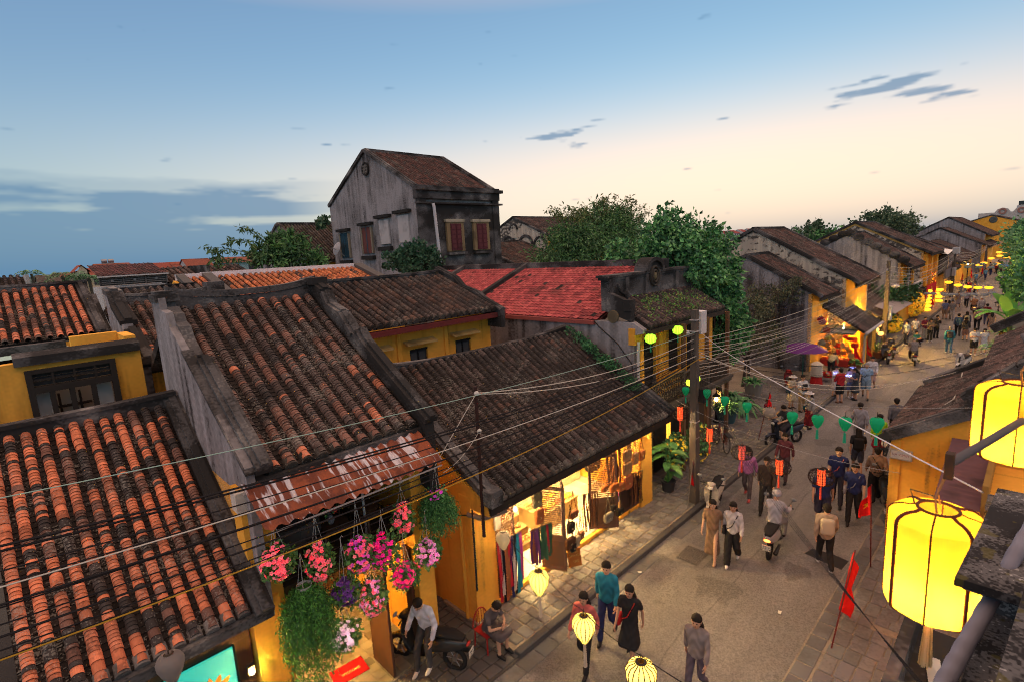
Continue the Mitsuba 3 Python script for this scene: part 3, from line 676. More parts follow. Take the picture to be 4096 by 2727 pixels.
# ------------------------------------------------------------------ E: roof behind D
Eh = thing('back_tile_house', 'low house behind the flower house gable with weathered brown tile roof', 'house')
barrel_roof(Eh, 2.25, 4.45, 14.2, 6.05, 16.9, 7.16, 0.23, 0.06, [(0.12, ORANGE2), (0.5, BROWN), (0.3, UMBER), (0.2, BLACK)], keep=120)
ridge_wall(Eh, 2.1, 4.5, 17.0, 7.18, 0.26, 0.2, 0.1)
rp = MB(); rp.slab([(14.0, 5.9), (15.2, 6.5), (15.3, 6.85), (16.3, 7.1), (16.5, 7.45), (17.2, 7.55), (17.2, 4), (14, 4)], 'yz', 1.98, 2.2); rp.build(Eh, 'gable_wall', 'gplaster')
coping(Eh, 'gable_band', [(13.9, 5.98), (15.2, 6.56)], 1.98, 2.3, 0.16); coping(Eh, 'gable_band', [(15.3, 6.78), (16.3, 7.14), (16.6, 7.45), (17.2, 7.5)], 1.95, 2.3, 0.12)
MB().box((4.42, 14.2, 4), (4.6, 17.2, 7.2)).box((4.3, 16.8, 7.2), (4.75, 17.3, 7.62)).build(Eh, 'end_wall', 'mould')
MB().box((2.0, 14.2, 3), (4.5, 14.4, 5.98)).build(Eh, 'wall', 'yplaster')
E2 = thing('low_back_roof', 'low dark tile roof with a ridge stub between the white vent house and the orange roofs', 'house')
barrel_roof(E2, 2.75, 5.2, 19.2, 6.6, 21.6, 7.40, 0.23, 0.1, [(0.5, UMBER), (0.5, BLACK)], keep=0); ridge_wall(E2, 3.3, 5.2, 20.6, 7.1, 0.24); ridge_wall(E2, 2.6, 5.2, 21.8, 7.42, 0.12)
MB().box((2.7, 19.4, 3), (5.2, 21.6, 6.5)).build(E2, 'wall', 'gplaster')
# ------------------------------------------------------------------ F: bright orange roofs with whitewashed ridge
Fh = thing('orange_roof_house', 'house with a bright orange tile roof framed by a whitewashed ridge and verge', 'house')
barrel_roof(Fh, 6.3, 12.9, 19.9, 6.42, 24.0, 7.62, 0.236, 0.075, [(0.62, (0.62, 0.22, 0.095)), (0.3, (0.5, 0.175, 0.085)), (0.1, UMBER)], long_p=0.2, keep=300, r=0.088)
WH = (0.8, 0.8, 0.84)
m = MB(WH).box((6.0, 23.95, 7.5), (12.75, 24.2, 7.86)); m.build(Fh, 'ridge', 'vcp')
coping(Fh, 'verge', [(19.6, 6.42), (24.1, 7.72)], 12.72, 13.15, 0.16, 'vcp', ridge=0); coping(Fh, 'verge', [(19.6, 6.42), (24.1, 7.72)], 6.0, 6.36, 0.16, 'vcp', ridge=0)
for k in list(scene):
    if k.startswith(Fh + '__verge'): scene[k] = {**scene[k]}
MB().box((6.1, 20.2, 3), (12.9, 23.9, 6.2)).build(Fh, 'wall', 'yplaster')
F2 = thing('small_orange_roof_house', 'narrow yellow gabled house with three rows of orange tiles and white verge', 'house')
barrel_roof(F2, 5.35, 6.1, 21.4, 6.95, 24.0, 7.62, 0.236, 0.075, [(0.62, (0.62, 0.22, 0.095)), (0.3, (0.5, 0.175, 0.085))], long_p=0.3, keep=20)
coping(F2, 'verge', [(21.2, 6.9), (24.1, 7.72)], 5.1, 5.4, 0.14, 'vcp', ridge=0); MB(WH).box((5.1, 24.0, 7.6), (6.1, 24.2, 7.84)).build(F2, 'ridge', 'vc')
MB().slab([(21.3, 5), (25, 5), (25, 7.2), (24.1, 7.6), (21.3, 6.9)], 'yz', 5.0, 5.12).build(F2, 'gable_wall', 'yplaster')
# ------------------------------------------------------------------ H: yellow back house with three windows
Hh = thing('window_hood_house', 'yellow house with three dark shuttered windows under pale hoods behind the bag shop', 'house')
barrel_roof(Hh, 7.1, 12.35, 13.4, 6.04, 16.5, 7.2, 0.25, 0.062, [(0.5, (0.08, 0.06, 0.056)), (0.25, (0.11, 0.068, 0.056)), (0.35, BLACK)], r=0.09, long_p=0.2)
end_caps(Hh, 7.1, 12.35, 13.4, 6.04, 0.25, 0.088, 3.1, 1.16, (0.06, 0.055, 0.05))
ridge_wall(Hh, 7.0, 12.4, 16.6, 7.16, 0.26, 0.2, 0.05)
pts = [(13.2, 6.0), (14.1, 6.34), (14.5, 6.58), (15.3, 6.78), (15.7, 7.12), (16.4, 7.36), (16.8, 7.5)]
rp = MB(); rp.slab(pts + [(16.8, 5.5), (13.2, 5.4)], 'yz', 12.36, 12.56); rp.build(Hh, 'parapet_wall', 'mould'); coping(Hh, 'parapet', pts, 12.32, 12.6, 0.07, ridge=0.03)
MB((0.16, 0.035, 0.035)).box((6.9, 13.35, 5.76), (12.75, 13.6, 5.92)).build(Hh, 'fascia', 'vc')
wins = [(7.5, 8.02), (8.98, 9.66), (10.82, 11.5)]
MB().slab([(6.6, 2.5), (12.45, 2.5), (12.45, 5.84), (6.6, 5.84)], 'xz', 13.9, 14.1, [((a, 4.3), (b, 5.12)) for a, b in wins]).build(Hh, 'wall', 'yplaster')
MB().box((12.25, 14.1, 2.5), (12.45, 17, 5.86)).build(Hh, 'side_wall', 'yplaster')
for a in (8.52, 10.35): MB().box((a, 13.85, 2.5), (a + 0.14, 13.91, 5.8)).build(Hh, 'pilaster', 'yplaster')
for a, b in wins:
    hd = MB((0.55, 0.36, 0.13)); hd.slab([(13.9, 5.42), (13.9, 5.36), (13.62, 5.28), (13.62, 5.33)], 'yz', a - 0.22, b + 0.24); hd.build(Hh, 'window_hood', 'vc')
    w = MB((0.05, 0.055, 0.06)).box((a, 13.98, 4.3), (b, 14.04, 5.12)); w.box((a, 13.9, 5.06), (b, 13.98, 5.12), (0.02, 0.02, 0.02)).box(((a + b) / 2 - 0.015, 13.95, 4.3), ((a + b) / 2 + 0.015, 13.99, 5.12), (0.015, 0.015, 0.016)); wk = w.build(Hh, 'window', 'vc')
    for s in (0.27, 0.73):
        p = MB((0.075, 0.085, 0.09)); cx = a + (b - a) * s; p.box((cx - 0.11, 13.965, 4.36), (cx + 0.11, 13.985, 4.98)); p.build(wk, 'shutter', 'vc')
# ------------------------------------------------------------------ I: the bag shop
I = thing('bag_shop', 'lit yellow leather bag shop under a broad dark grey tile roof at the kerb', 'shop')
barrel_roof(I, 6.62, 13.45, 7.45, 3.0, 11.2, 5.2, 0.2355, 0.058, [(0.08, (0.11, 0.07, 0.058)), (0.34, (0.075, 0.06, 0.057)), (0.6, (0.042, 0.038, 0.038))], long_p=0.12, r=0.086, sag=0.06)
end_caps(I, 6.62, 13.45, 7.45, 3.0, 0.2355, 0.086, 3.75, 2.2, (0.13, 0.12, 0.11))
ridge_wall(I, 6.5, 13.6, 11.3, 5.08, 0.2, 0.2, 0.16)
coping(I, 'verge', [(7.4, 3.0), (8.9, 3.8), (11.3, 5.3)], 6.3, 6.64, 0.14); coping(I, 'verge', [(7.4, 3.0), (11.3, 5.24)], 13.42, 13.75, 0.16)
MB((0.3, 0.29, 0.28)).box((6.3, 7.32, 2.98), (6.62, 7.62, 3.3)).build(I, 'verge_end', 'mould')
MB((0.03, 0.024, 0.02)).box((6.35, 7.40, 2.78), (13.75, 7.5, 2.95)).build(I, 'fascia', 'vc')
sc_ = MB((0.04, 0.035, 0.03))
for x in np.arange(6.7, 13.4, 0.118): sc_.lathe([(0.0, -0.02), (0.062, -0.02), (0.062, 0.02), (0, 0.02)], 8, (x, 7.56, 2.76), R=rotx(PI / 2))
sc_.build(I, 'underside_tiles', 'vc', kind='stuff')
rf = MB((0.30, 0.2, 0.09)); 
for x in np.arange(6.8, 13.5, 0.42): rf.slab([(7.5, 2.84), (11.2, 5.04), (11.2, 4.94), (7.5, 2.74)], 'yz', x, x + 0.06)
rf.build(I, 'rafters', 'vcp')
MB().slab([(11.2, 5.14), (14.2, 3.6), (14.2, 3.4), (11.2, 4.94)], 'yz', 6.4, 13.6).build(I, 'back_slope', 'mould')
MB().slab([(8.1, 0.0), (13.8, 0.0), (13.8, 3.6), (11.3, 5.14), (8.1, 3.22)], 'yz', 6.32, 6.54).build(I, 'alley_wall', 'yplaster')
MB().slab([(7.45, 2.76), (8.1, 2.76), (8.1, 3.3), (7.5, 2.94)], 'yz', 6.32, 6.5).build(I, 'wall_bracket', 'yplaster')
MB().slab([(8.1, 0.0), (13.8, 0.0), (13.8, 3.6), (11.3, 5.14), (8.1, 3.22)], 'yz', 13.4, 13.6).build(I, 'side_wall', 'yplaster')
MB().box((6.3, 8.02, 0.02), (6.95, 8.4, 3.0)).build(I, 'pillar', 'yplaster'); MB().box((12.88, 8.0, 0.1), (13.5, 8.36, 2.95)).build(I, 'pillar', 'yplaster')
MB((0.62, 0.55, 0.42)).box((6.92, 7.98, 2.0), (7.1, 8.1, 2.42)).build(I, 'plaster_patch', 'vc')
m = MB(); m.box((6.95, 8.1, 0.08), (12.9, 8.3, 0.22)); m.build(I, 'step', 'yplaster')
bf = MB((0.5, 0.46, 0.38)).box((6.54, 8.2, 0.05), (13.4, 13.6, 0.22)).build(I, 'shop_floor', 'vcp')
bl = []
for a in np.arange(6.98, 12.8, 0.4):
    for b in np.arange(8.2, 10.6, 0.4): bl.append(stone_block(a + 0.003, a + 0.397, b + 0.003, b + 0.397, 0.2, 0.238, np.array((0.56, 0.52, 0.44)) * rng.uniform(0.85, 1.08), 0.003, 0.0))
lay(bf, 'floor_tile', bl, 100, 'vcp')
MB((0.60, 0.42, 0.16)).box((6.54, 11.6, 0.2), (13.4, 11.7, 4.9)).build(I, 'back_wall', 'vcp')
MB((0.06, 0.045, 0.035)).box((6.95, 8.14, 2.5), (12.9, 8.28, 2.62)).build(I, 'lintel', 'vc')
for x in (8.0, 9.9, 11.8):
    k = thing('shop_ceiling_lamp', 'warm tube lamp hanging inside the leather bag shop', 'lamp', 'lamps inside the bag shop')
    MB((0.5, 0.5, 0.5)).box((x - 0.5, 9.3, 2.98), (x + 0.5, 9.4, 3.02)).build(k, 'housing', 'vcp')
    scene[k + '__tube'] = MB().tube([(x - 0.45, 9.35, 2.95), (x + 0.45, 9.35, 2.95)], 0.03, 8).ply('vcp', True, emitter=glow((120, 78, 30), 8))
for n_, (x, y, z) in enumerate([(7.35, 7.75, 2.42), (13.2, 7.72, 2.62)]):
    k = thing('bare_bulb', ('bare white bulb over the left doorway of the bag shop', 'bare white bulb beside the right pillar of the bag shop')[n_], 'lamp')
    MB((0.2, 0.2, 0.2)).tube([(x, y, z + 0.25), (x, y, z + 0.05)], 0.012).build(k, 'socket', 'vcp')
    scene[k + '__bulb'] = MB().ell((x, y, z), (0.035, 0.035, 0.045)).ply('vcp', True, emitter=glow((90, 66, 34), 3))
# ------------------------------------------------------------------ M: balcony house with black parapet, and its long red side roof
M = thing('balcony_house', 'two storey house with black ornamental parapet, mossy roof, balcony and red side roof', 'house')
MB().slab([(8.85, 0), (24, 0), (24, 5.6), (8.85, 5.6), (8.5, 5.4), (8.5, 5.28), (8.85, 5.2)], 'yz', 13.9, 14.12).build(M, 'side_wall', 'gplaster')
MB().box((13.86, 8.78, 4.9), (14.3, 9.0, 5.42)).build(M, 'corner_pier', 'yplaster')
RED = (0.40, 0.085, 0.09)
b = MB((0.2, 0.05, 0.05)).slab([(14.0, 5.6), (18.1, 7.18), (18.1, 7.05), (14.0, 5.45)], 'xz', 10.2, 24.0)
sr = b.build(M, 'side_roof', 'vc'); L_ = math.hypot(4.1, 1.58)
flat_tiles(sr, 'tile', (13.9, 17.2, 5.61), (0, -1, 0), (4.1 / L_, 0, 1.58 / L_), (-1.58 / L_, 0, 4.1 / L_), 34, 20, 0.205, 0.215, [(0.6, RED), (0.3, (0.47, 0.115, 0.115)), (0.12, (0.26, 0.06, 0.065)), (0.01, (0.05, 0.04, 0.04))], 300)
flat_tiles(sr, 'back_tile', (13.9, 24.0, 5.61), (0, -1, 0), (4.1 / L_, 0, 1.58 / L_), (-1.58 / L_, 0, 4.1 / L_), 32, 20, 0.205, 0.215, [(0.6, RED), (0.4, (0.47, 0.115, 0.115))], 0)
MB((0.33, 0.09, 0.08)).box((13.8, 10.3, 5.47), (13.92, 17, 5.6)).build(M, 'eave_flashing', 'vc')
m = MB(); m.slab([(13.85, 5.62), (18.1, 7.26), (18.1, 7.44), (13.85, 5.8)], 'xz', 17.2, 17.42); m.build(M, 'fire_parapet', 'mould')
MB().slab([(13.85, 5.62), (18.1, 7.26), (18.1, 7.44), (13.85, 5.8)], 'xz', 21.8, 22.0).build(M, 'fire_parapet', 'mould')
MB().box((18.0, 10.0, 7.1), (18.25, 24, 7.42)).build(M, 'ridge', 'mould')
MB().slab([(18.2, 7.2), (22, 5.6), (22, 5.5), (18.2, 7.05)], 'xz', 10.1, 24).build(M, 'far_slope', 'mould')
MB((0.03, 0.03, 0.03)).tube([(13.84, 10.3, 5.6), (13.85, 10.1, 5.4), (13.86, 9.4, 4.9), (13.88, 8.9, 4.3), (13.88, 8.85, 3.6)], 0.018, 5).build(M, 'side_cable', 'vcp')
MB((0.6, 0.6, 0.6)).tube([(14.0, 8.72, 5.0), (14.0, 8.74, 4.7), (14.02, 8.76, 2.6)], 0.05, 8).build(M, 'downpipe', 'vcp', True)
# parapet
pp = MB(); pp.box((14.0, 9.85, 5.9), (19.7, 10.1, 6.98)); pk = pp.build(M, 'parapet', 'mould')
MB().box((13.86, 9.74, 6.98), (19.8, 10.2, 7.06)).box((13.92, 9.79, 6.9), (19.75, 10.15, 6.98)).build(pk, 'cornice', 'mould')
for x in (14.0, 14.95, 16.2, 17.05, 18.35, 19.5): MB().box((x, 9.76, 5.9), (x + 0.2, 9.86, 6.94)).build(pk, 'pilaster', 'mould')
MB().box((14.2, 9.79, 5.95), (19.5, 9.86, 6.22)).build(pk, 'base_moulding', 'mould')
ar = MB(); g = np.linspace(0, PI, 15); o = [(16.74 + 0.5 * math.cos(a), 7.02 + 0.36 * math.sin(a)) for a in g]; ar.slab([(17.24, 6.2)] + o + [(16.24, 6.2)], 'xz', 9.76, 10.15)
o2 = [(16.74 + 0.6 * math.cos(a), 7.06 + 0.46 * math.sin(a)) for a in g]; ar.slab(o2 + [(16.74 + 0.48 * math.cos(a), 7.06 + 0.34 * math.sin(a)) for a in g[::-1]], 'xz', 9.66, 10.2); ar.build(pk, 'arched_crest', 'mould')
md = MB((0.2, 0.17, 0.11)); RM = rotx(PI / 2)
for r0, r1, c in ((0.0, 0.1, (0.24, 0.2, 0.12)), (0.14, 0.19, (0.1, 0.09, 0.08)), (0.24, 0.30, (0.07, 0.065, 0.06))): md.lathe([(r0, 0), (r0, 0.06), ((r0 + r1) / 2, 0.09), (r1, 0.06), (r1, 0)], 20, (16.72, 9.74, 6.86), c, RM, sy=1.25)
md.build(pk, 'medallion', 'vc', True)
cv = MB((0.06, 0.055, 0.05)); t = np.linspace(0, 1, 10); cv.tube(np.stack([14.45 + 0.45 * t**2, 0 * t + 9.72, 6.75 - 0.55 * t + 0.2 * t**3], 1), 0.05, 6); cv.ell((14.92, 9.72, 6.36), (0.14, 0.08, 0.14)); cv.build(pk, 'scroll', 'mould', True)
MB().slab([(8.95, 5.6), (9.85, 5.9), (9.85, 6.55), (9.2, 6.3), (8.95, 6.0)], 'yz', 13.95, 14.15).box((13.92, 8.95, 5.95), (14.2, 9.2, 6.3)).build(M, 'roof_end_wall', 'mould')
MB((0.16, 0.13, 0.085)).lathe([(0.0, 0.05), (0.2, 0.05), (0.22, 0)], 16, (13.94, 9.6, 5.75), R=roty(-PI / 2)).build(M, 'round_vent', 'vc')
barrel_roof(M, 14.15, 19.6, 8.42, 5.42, 9.8, 6.2, 0.235, 0.075, [(0.5, BLACK), (0.4, UMBER)], keep=200, r=0.088)
end_caps(M, 14.15, 19.6, 8.42, 5.42, 0.235, 0.088, 1.38, 0.78, (0.055, 0.05, 0.045))
MB((0.05, 0.042, 0.036)).box((14.0, 8.36, 5.22), (19.7, 8.46, 5.36)).build(M, 'eave_board', 'vc')
MB().slab([(14.0, 2.6), (19.7, 2.6), (19.7, 5.4), (14.0, 5.4)], 'xz', 8.95, 9.15, [((14.68, 2.9), (15.42, 5.05)), ((16.28, 3.5), (17.1, 5.05)), ((17.5, 2.9), (18.3, 5.05))]).build(M, 'facade', 'yplaster')
dk = (0.02, 0.018, 0.017)
for a, b_, z in ((14.68, 15.42, 2.9), (16.28, 17.1, 3.5), (17.5, 18.3, 2.9)):
    w = MB(dk).box((a, 9.06, z), (b_, 9.1, 5.05)); 
    for s in range(9): w.box((a + 0.05, 9.03, z + 0.12 + s * 0.2), (b_ - 0.05, 9.06, z + 0.2 + s * 0.2), (0.035, 0.03, 0.028))
    w.build(M, 'shutter_door', 'vc')
for x in (16.02, 17.78, 19.5): MB((0.15, 0.085, 0.05)).box((x, 8.24, 0.1), (x + 0.13, 8.36, 5.3)).build(M, 'timber_post', 'vc')
MB().box((15.5, 8.86, 2.7), (15.74, 8.95, 5.3)).build(M, 'pilaster', 'yplaster'); MB().box((17.18, 8.86, 2.7), (17.42, 8.95, 5.3)).build(M, 'pilaster', 'yplaster')
MB((0.10, 0.09, 0.08)).box((14.0, 8.16, 2.66), (19.7, 8.95, 2.84)).box((14.0, 8.1, 2.78), (19.7, 8.2, 2.88)).build(M, 'balcony_slab', 'vc')
dt = MB((0.13, 0.12, 0.1))
for x in np.arange(14.1, 19.6, 0.12): dt.box((x, 8.1, 2.68), (x + 0.07, 8.18, 2.77))
dt.build(M, 'dentils', 'vc', kind='stuff')
bp = np.array([(0.035, 0), (0.035, 0.05), (0.02, 0.08), (0.042, 0.22), (0.03, 0.34), (0.018, 0.42), (0.038, 0.5), (0.02, 0.58), (0.035, 0.66), (0.035, 0.72)])
def rail_z(x):
    f = ((x - 14.1) / 1.85) % 1.0; return 0.0 if f < 0.12 else 0.16 * math.sin(min(1, (f - 0.12) / 0.8) * PI * 0.75)
for x in np.arange(14.15, 19.5, 0.125):
    if any(abs(x - q) < 0.06 for q in (14.1, 15.97, 17.8)): continue
    q = bp.copy(); q[:, 1] *= 1 + rail_z(x); MB((0.07, 0.06, 0.05)).lathe(q, 6, (x, 8.24, 2.9)).build(M, 'baluster', 'vc')
xs = np.arange(14.05, 19.6, 0.09); MB((0.12, 0.105, 0.09)).tube(np.stack([xs, xs * 0 + 8.24, 3.66 + np.array([0.72 * rail_z(x) for x in xs])], 1), 0.045, 6).build(M, 'hand_rail', 'vc', True)
for x in (14.1, 15.97, 17.8): MB((0.09, 0.08, 0.07)).box((x - 0.05, 8.19, 2.88), (x + 0.05, 8.29, 3.85)).ell((x, 8.24, 3.93), (0.05, 0.05, 0.08)).build(M, 'newel', 'vc')
MB((0.10, 0.07, 0.045)).box((14.1, 8.95, 0.1), (19.7, 9.2, 2.7)).build(M, 'lower_wall', 'vc')
MB(dk).box((15.2, 8.9, 0.2), (17.2, 8.96, 2.5)).build(M, 'lower_door', 'vc')
scene[M + '__lit_slats'] = MB((0.8, 0.4, 0.1)).box((16.0, 8.86, 0.9), (16.07, 8.9, 2.45)).box((16.16, 8.86, 0.9), (16.22, 8.9, 2.45)).box((15.62, 8.86, 2.2), (15.9, 8.9, 2.45)).ply('vcp', emitter=glow((0.22, 0.08, 0.006), 0.3))
for x in (14.5, 17.3): 
    w = MB((0.11, 0.09, 0.075)).box((x, 8.7, 0.3), (x + 0.06, 9.0, 2.4))
    for s in range(14): w.box((x - 0.02, 8.72, 0.4 + s * 0.14), (x + 0.05, 8.98, 0.47 + s * 0.14))
    w.build(M, 'louvre_shutter', 'vc')
# moss and ferns on the roof
def leaf_cloud(m, ctr, rad, n, size, cols, up=0.3, flat=1.0, shell=0.0, droop=0.0, seed=0):
    """n leaf-sized blades through an ellipsoid, random tilt"""
    r = np.random.default_rng(seed + int(abs(ctr[0]) * 97 + abs(ctr[1]) * 31)); d = r.normal(size=(n, 3)); d /= np.linalg.norm(d, axis=1, keepdims=True)
    p = d * (shell + (1 - shell) * r.random((n, 1)) ** (1 / 3)) * np.asarray(rad) + np.asarray(ctr)
    blades(m, p, d + np.array([0, 0, up]), size, cols, flat, r, droop)


def blades(m, p, out, size, cols, flat=1.0, r=rng, droop=0.0, wide=0.42):
    n = len(p); a = out + r.normal(0, 0.6, (n, 3)); a[:, 2] -= droop; a /= np.linalg.norm(a, axis=1, keepdims=True)
    b = np.cross(a, r.normal(size=(n, 3))); b /= np.linalg.norm(b, axis=1, keepdims=True) + 1e-9
    c = np.cross(a, b); s = size * r.uniform(0.6, 1.35, (n, 1)); w = s * wide
    v = np.stack([p, p + a * s * 0.45 + b * w + c * s * 0.1, p + a * s - c * s * 0.12, p + a * s * 0.45 - b * w + c * s * 0.1], 1).reshape(-1, 3)
    C = np.array(cols)[r.integers(0, len(cols), n)] * r.uniform(0.65, 1.35, (n, 1))
    m.add(v, np.arange(4 * n).reshape(n, 4), np.repeat(C, 4, 0))


G1, G2, G3, G4 = (0.035, 0.10, 0.03), (0.022, 0.065, 0.026), (0.06, 0.15, 0.035), (0.10, 0.20, 0.05)
GY = (0.16, 0.19, 0.05)
k = thing('roof_moss', 'moss and small ferns growing on the dark roof of the balcony house', 'moss', kind='stuff')
m = MB()
for i in range(170):
    s = rng.beta(1.6, 1.8); x = 14.4 + 5 * rng.beta(1.5, 1.5); leaf_cloud(m, (x, 8.5 + 1.25 * s, 5.56 + 0.72 * s), (0.12, 0.09, 0.06), 10, 0.055, [G3, GY, G1, G4], 0.8, seed=i)
scene[k] = m.ply('leaf')
# ------------------------------------------------------------------ far houses: gables look at us, rows of tiles on the street slope


def gable_house(name, label, x0, x1, yf, ze, yr, zr, yb, zb, wall='gplaster', front='yplaster', tiles=((0.6, (0.085, 0.058, 0.055)), (0.3, (0.105, 0.06, 0.054)), (0.35, BLACK)), pitch=0.25, zlow=0.0, trim=0.16, over=0.5, keep=0, course=0.22, yellow_edge=None):
    k = thing(name, label, 'house')
    sl = (zr - ze) / (yr - yf); barrel_roof(k, x0 + 0.2, x1 - 0.1, yf - over, ze - over * sl, yr, zr, pitch, course, list(tiles), keep=keep, seg=5, r=pitch * 0.34)
    MB((0.05, 0.04, 0.035)).slab([(yr, zr), (yb, zb), (yb, zb - 0.12), (yr, zr - 0.12)], 'yz', x0, x1).build(k, 'back_slope', 'vc')
    MB().slab([(yf, zlow), (yb, zlow), (yb, zb - 0.05), (yr, zr - 0.05), (yf, ze - 0.05)], 'yz', x0, x0 + 0.2).build(k, 'gable_wall', wall)
    MB().slab([(yf, zlow), (yb, zlow), (yb, zb - 0.05), (yr, zr - 0.05), (yf, ze - 0.05)], 'yz', x1 - 0.2, x1).build(k, 'far_gable_wall', wall)
    MB().box((x0, yf, zlow), (x1, yf + 0.15, ze - 0.08)).build(k, 'front_wall', front)
    for a in (x0 - 0.12, x1 - 0.22): coping(k, 'verge', [(yf - over, ze - over * sl), (yr, zr), (yb, zb)], a, a + 0.34, trim, ridge=0.05)
    if yellow_edge: MB(yellow_edge).slab([(yf, ze - 0.02), (yr, zr - 0.02), (yb, zb - 0.02), (yb, zb - 0.2), (yr, zr - 0.22), (yf, ze - 0.2)], 'yz', x0 - 0.03, x0).build(k, 'gable_edging', 'vc')
    MB().box((x0, yr - 0.1, zr), (x1, yr + 0.1, zr + 0.22)).build(k, 'ridge', 'mould')
    MB((0.04, 0.035, 0.03)).box((x0 - 0.1, yf - over - 0.05, ze - over * sl - 0.16), (x1 + 0.1, yf - over + 0.06, ze - over * sl)).build(k, 'eave_beam', 'vc')
    return k


J = gable_house('grey_warehouse', 'tall weathered grey gabled warehouse standing above the roofs with red shutters', 18.0, 24.2, 25.65, 11.8, 31.0, 14.75, 36.6, 11.85, 'gplaster', 'gplaster', over=-0.2, trim=0.2, tiles=((0.5, (0.095, 0.05, 0.047)), (0.4, (0.07, 0.042, 0.042)), (0.25, BLACK)))
MB().box((17.85, 25.4, 11.3), (24.3, 25.85, 12.05)).box((17.7, 25.25, 11.75), (24.5, 25.5, 11.95)).box((17.75, 25.28, 11.0), (24.45, 25.6, 11.1)).build(J, 'cornice', 'mould')
for x in (17.9, 23.7): MB().box((x, 25.45, 4), (x + 0.55, 25.7, 11.3)).build(J, 'corner_pilaster', 'mould')
MB().box((18.3, 25.52, 4.0), (23.8, 25.64, 11.0)).build(J, 'front_stain', 'mould')
for x in (20.0, 22.1):
    w = MB((0.26, 0.19, 0.11)).box((x - 0.24, 25.36, 8.2), (x + 1.08, 25.55, 10.05)); w.box((x - 0.32, 25.3, 9.95), (x + 1.16, 25.55, 10.12), (0.42, 0.38, 0.3)); wk = w.build(J, 'window', 'vc')
    for s in (0.02, 0.43):
        p = MB((0.11, 0.034, 0.045)).box((x + s, 25.3, 8.25), (x + s + 0.38, 25.37, 9.85))
        for q in range(5): p.box((x + s + 0.06, 25.28, 8.4 + q * 0.28), (x + s + 0.32, 25.31, 8.6 + q * 0.28), (0.14, 0.045, 0.055))
        p.build(wk, 'shutter', 'vc')
    MB((0.03, 0.03, 0.03)).box((x - 0.3, 25.2, 8.0), (x + 1.14, 25.5, 8.16)).build(J, 'window_sill', 'mould')
for n_, (y, z0, z1, c) in enumerate([(34.7, 8.2, 9.9, (0.02, 0.06, 0.09)), (31.6, 8.4, 10.1, (0.16, 0.06, 0.055)), (29.4, 8.9, 10.4, (0.5, 0.48, 0.5)), (27.2, 8.9, 10.5, (0.5, 0.48, 0.5))]):
    w = MB(c).box((17.9, y - 0.55, z0), (18.02, y + 0.55, z1)).box((17.72, y - 0.85, z1 + 0.12), (18.05, y + 0.85, z1 + 0.3), (0.03, 0.03, 0.03))
    if n_ < 3: w.box((17.75, y - 0.75, z0 - 0.4), (18.0, y + 0.75, z0 - 0.16), (0.03, 0.03, 0.03))
    if n_ < 2:
        w.box((17.86, y - 0.7, z0), (17.98, y - 0.55, z1), (0.25, 0.22, 0.17)).box((17.86, y + 0.55, z0), (17.98, y + 0.7, z1), (0.25, 0.22, 0.17)).box((17.88, y - 0.03, z0), (17.95, y + 0.03, z1), (0.03, 0.1, 0.16))
    w.build(J, 'gable_window', 'vc', label=('open gable window with a blue frame', 'gable window with red shutter', 'whitewashed blind window', None)[n_])
MB((0.03, 0.03, 0.03)).lathe([(0.3, 0), (0.34, 0.08), (0.42, 0.08), (0.42, 0)], 16, (17.97, 31.0, 13.7), R=roty(-PI / 2)).build(J, 'round_vent_ring', 'vc')
v_ = MB((0.16, 0.15, 0.14)).box((17.93, 30.7, 13.4), (17.97, 31.3, 14.0), (0.05, 0.05, 0.05))
for q in (-0.18, 0, 0.18): v_.box((17.9, 30.97 + q, 13.4), (17.94, 31.03 + q, 14.0)).box((17.9, 30.7, 13.67 + q), (17.94, 31.3, 13.73 + q))
v_.build(J, 'round_vent_grille', 'vc')
MB((0.62, 0.62, 0.66)).tube([(18.75, 25.2, 11.0), (18.8, 25.2, 10.8), (18.95, 25.2, 7.6)], 0.09, 8).build(J, 'downpipe', 'vcp', True)
k = thing('satellite_dish', 'grey satellite dish by the left window of the grey warehouse', 'satellite dish')
MB((0.4, 0.4, 0.42)).lathe([(0.0, 0.12), (0.3, 0.06), (0.48, -0.06)], 14, (17.3, 34.9, 8.9), R=roty(-1.2) @ rotz(0.3)).build(k, 'dish', 'vcp', True)
MB((0.35, 0.35, 0.36)).tube([(17.9, 34.9, 8.3), (17.4, 34.9, 8.8), (16.8, 34.5, 8.9)], 0.03).build(k, 'arm', 'vcp')
K = gable_house('moss_roof_house', 'old dark house with mossy tile roof behind the left bush and beside the grey warehouse', 16.2, 22.0, 37.4, 8.4, 42.0, 11.0, 47, 8.2, 'gplaster', tiles=((0.5, (0.075, 0.055, 0.05)), (0.5, BLACK), (0.2, (0.06, 0.065, 0.04))))
L1 = gable_house('arched_gable_house', 'black and white mouldy gabled house with blind arches right of the grey warehouse', 46.0, 62, 40.5, 9.55, 46.0, 12.0, 51.5, 9.6, 'wplaster', over=0.2)
for y, z, r in ((45.9, 10.6, 0.75), (46.9, 8.7, 1.2), (43.9, 8.7, 1.2), (49.4, 8.7, 1.0), (41.6, 8.6, 1.0)):
    g = np.linspace(0, PI, 13); o = [(y + r * math.cos(a), z + r * math.sin(a)) for a in g] + [(y + r * 0.78 * math.cos(a), z + r * 0.78 * math.sin(a)) for a in g[::-1]]
    MB((0.05, 0.05, 0.05)).slab(o, 'yz', 45.8, 46.02).build(L1, 'blind_arch', 'mould')
    MB((0.45, 0.42, 0.40)).slab([(y + r * 0.7 * math.cos(a), z + r * 0.7 * math.sin(a)) for a in g] + [(y - r * .7, z - 1.0), (y + r * .7, z - 1.0)], 'yz', 45.9, 45.98).build(L1, 'arch_panel', 'wplaster')
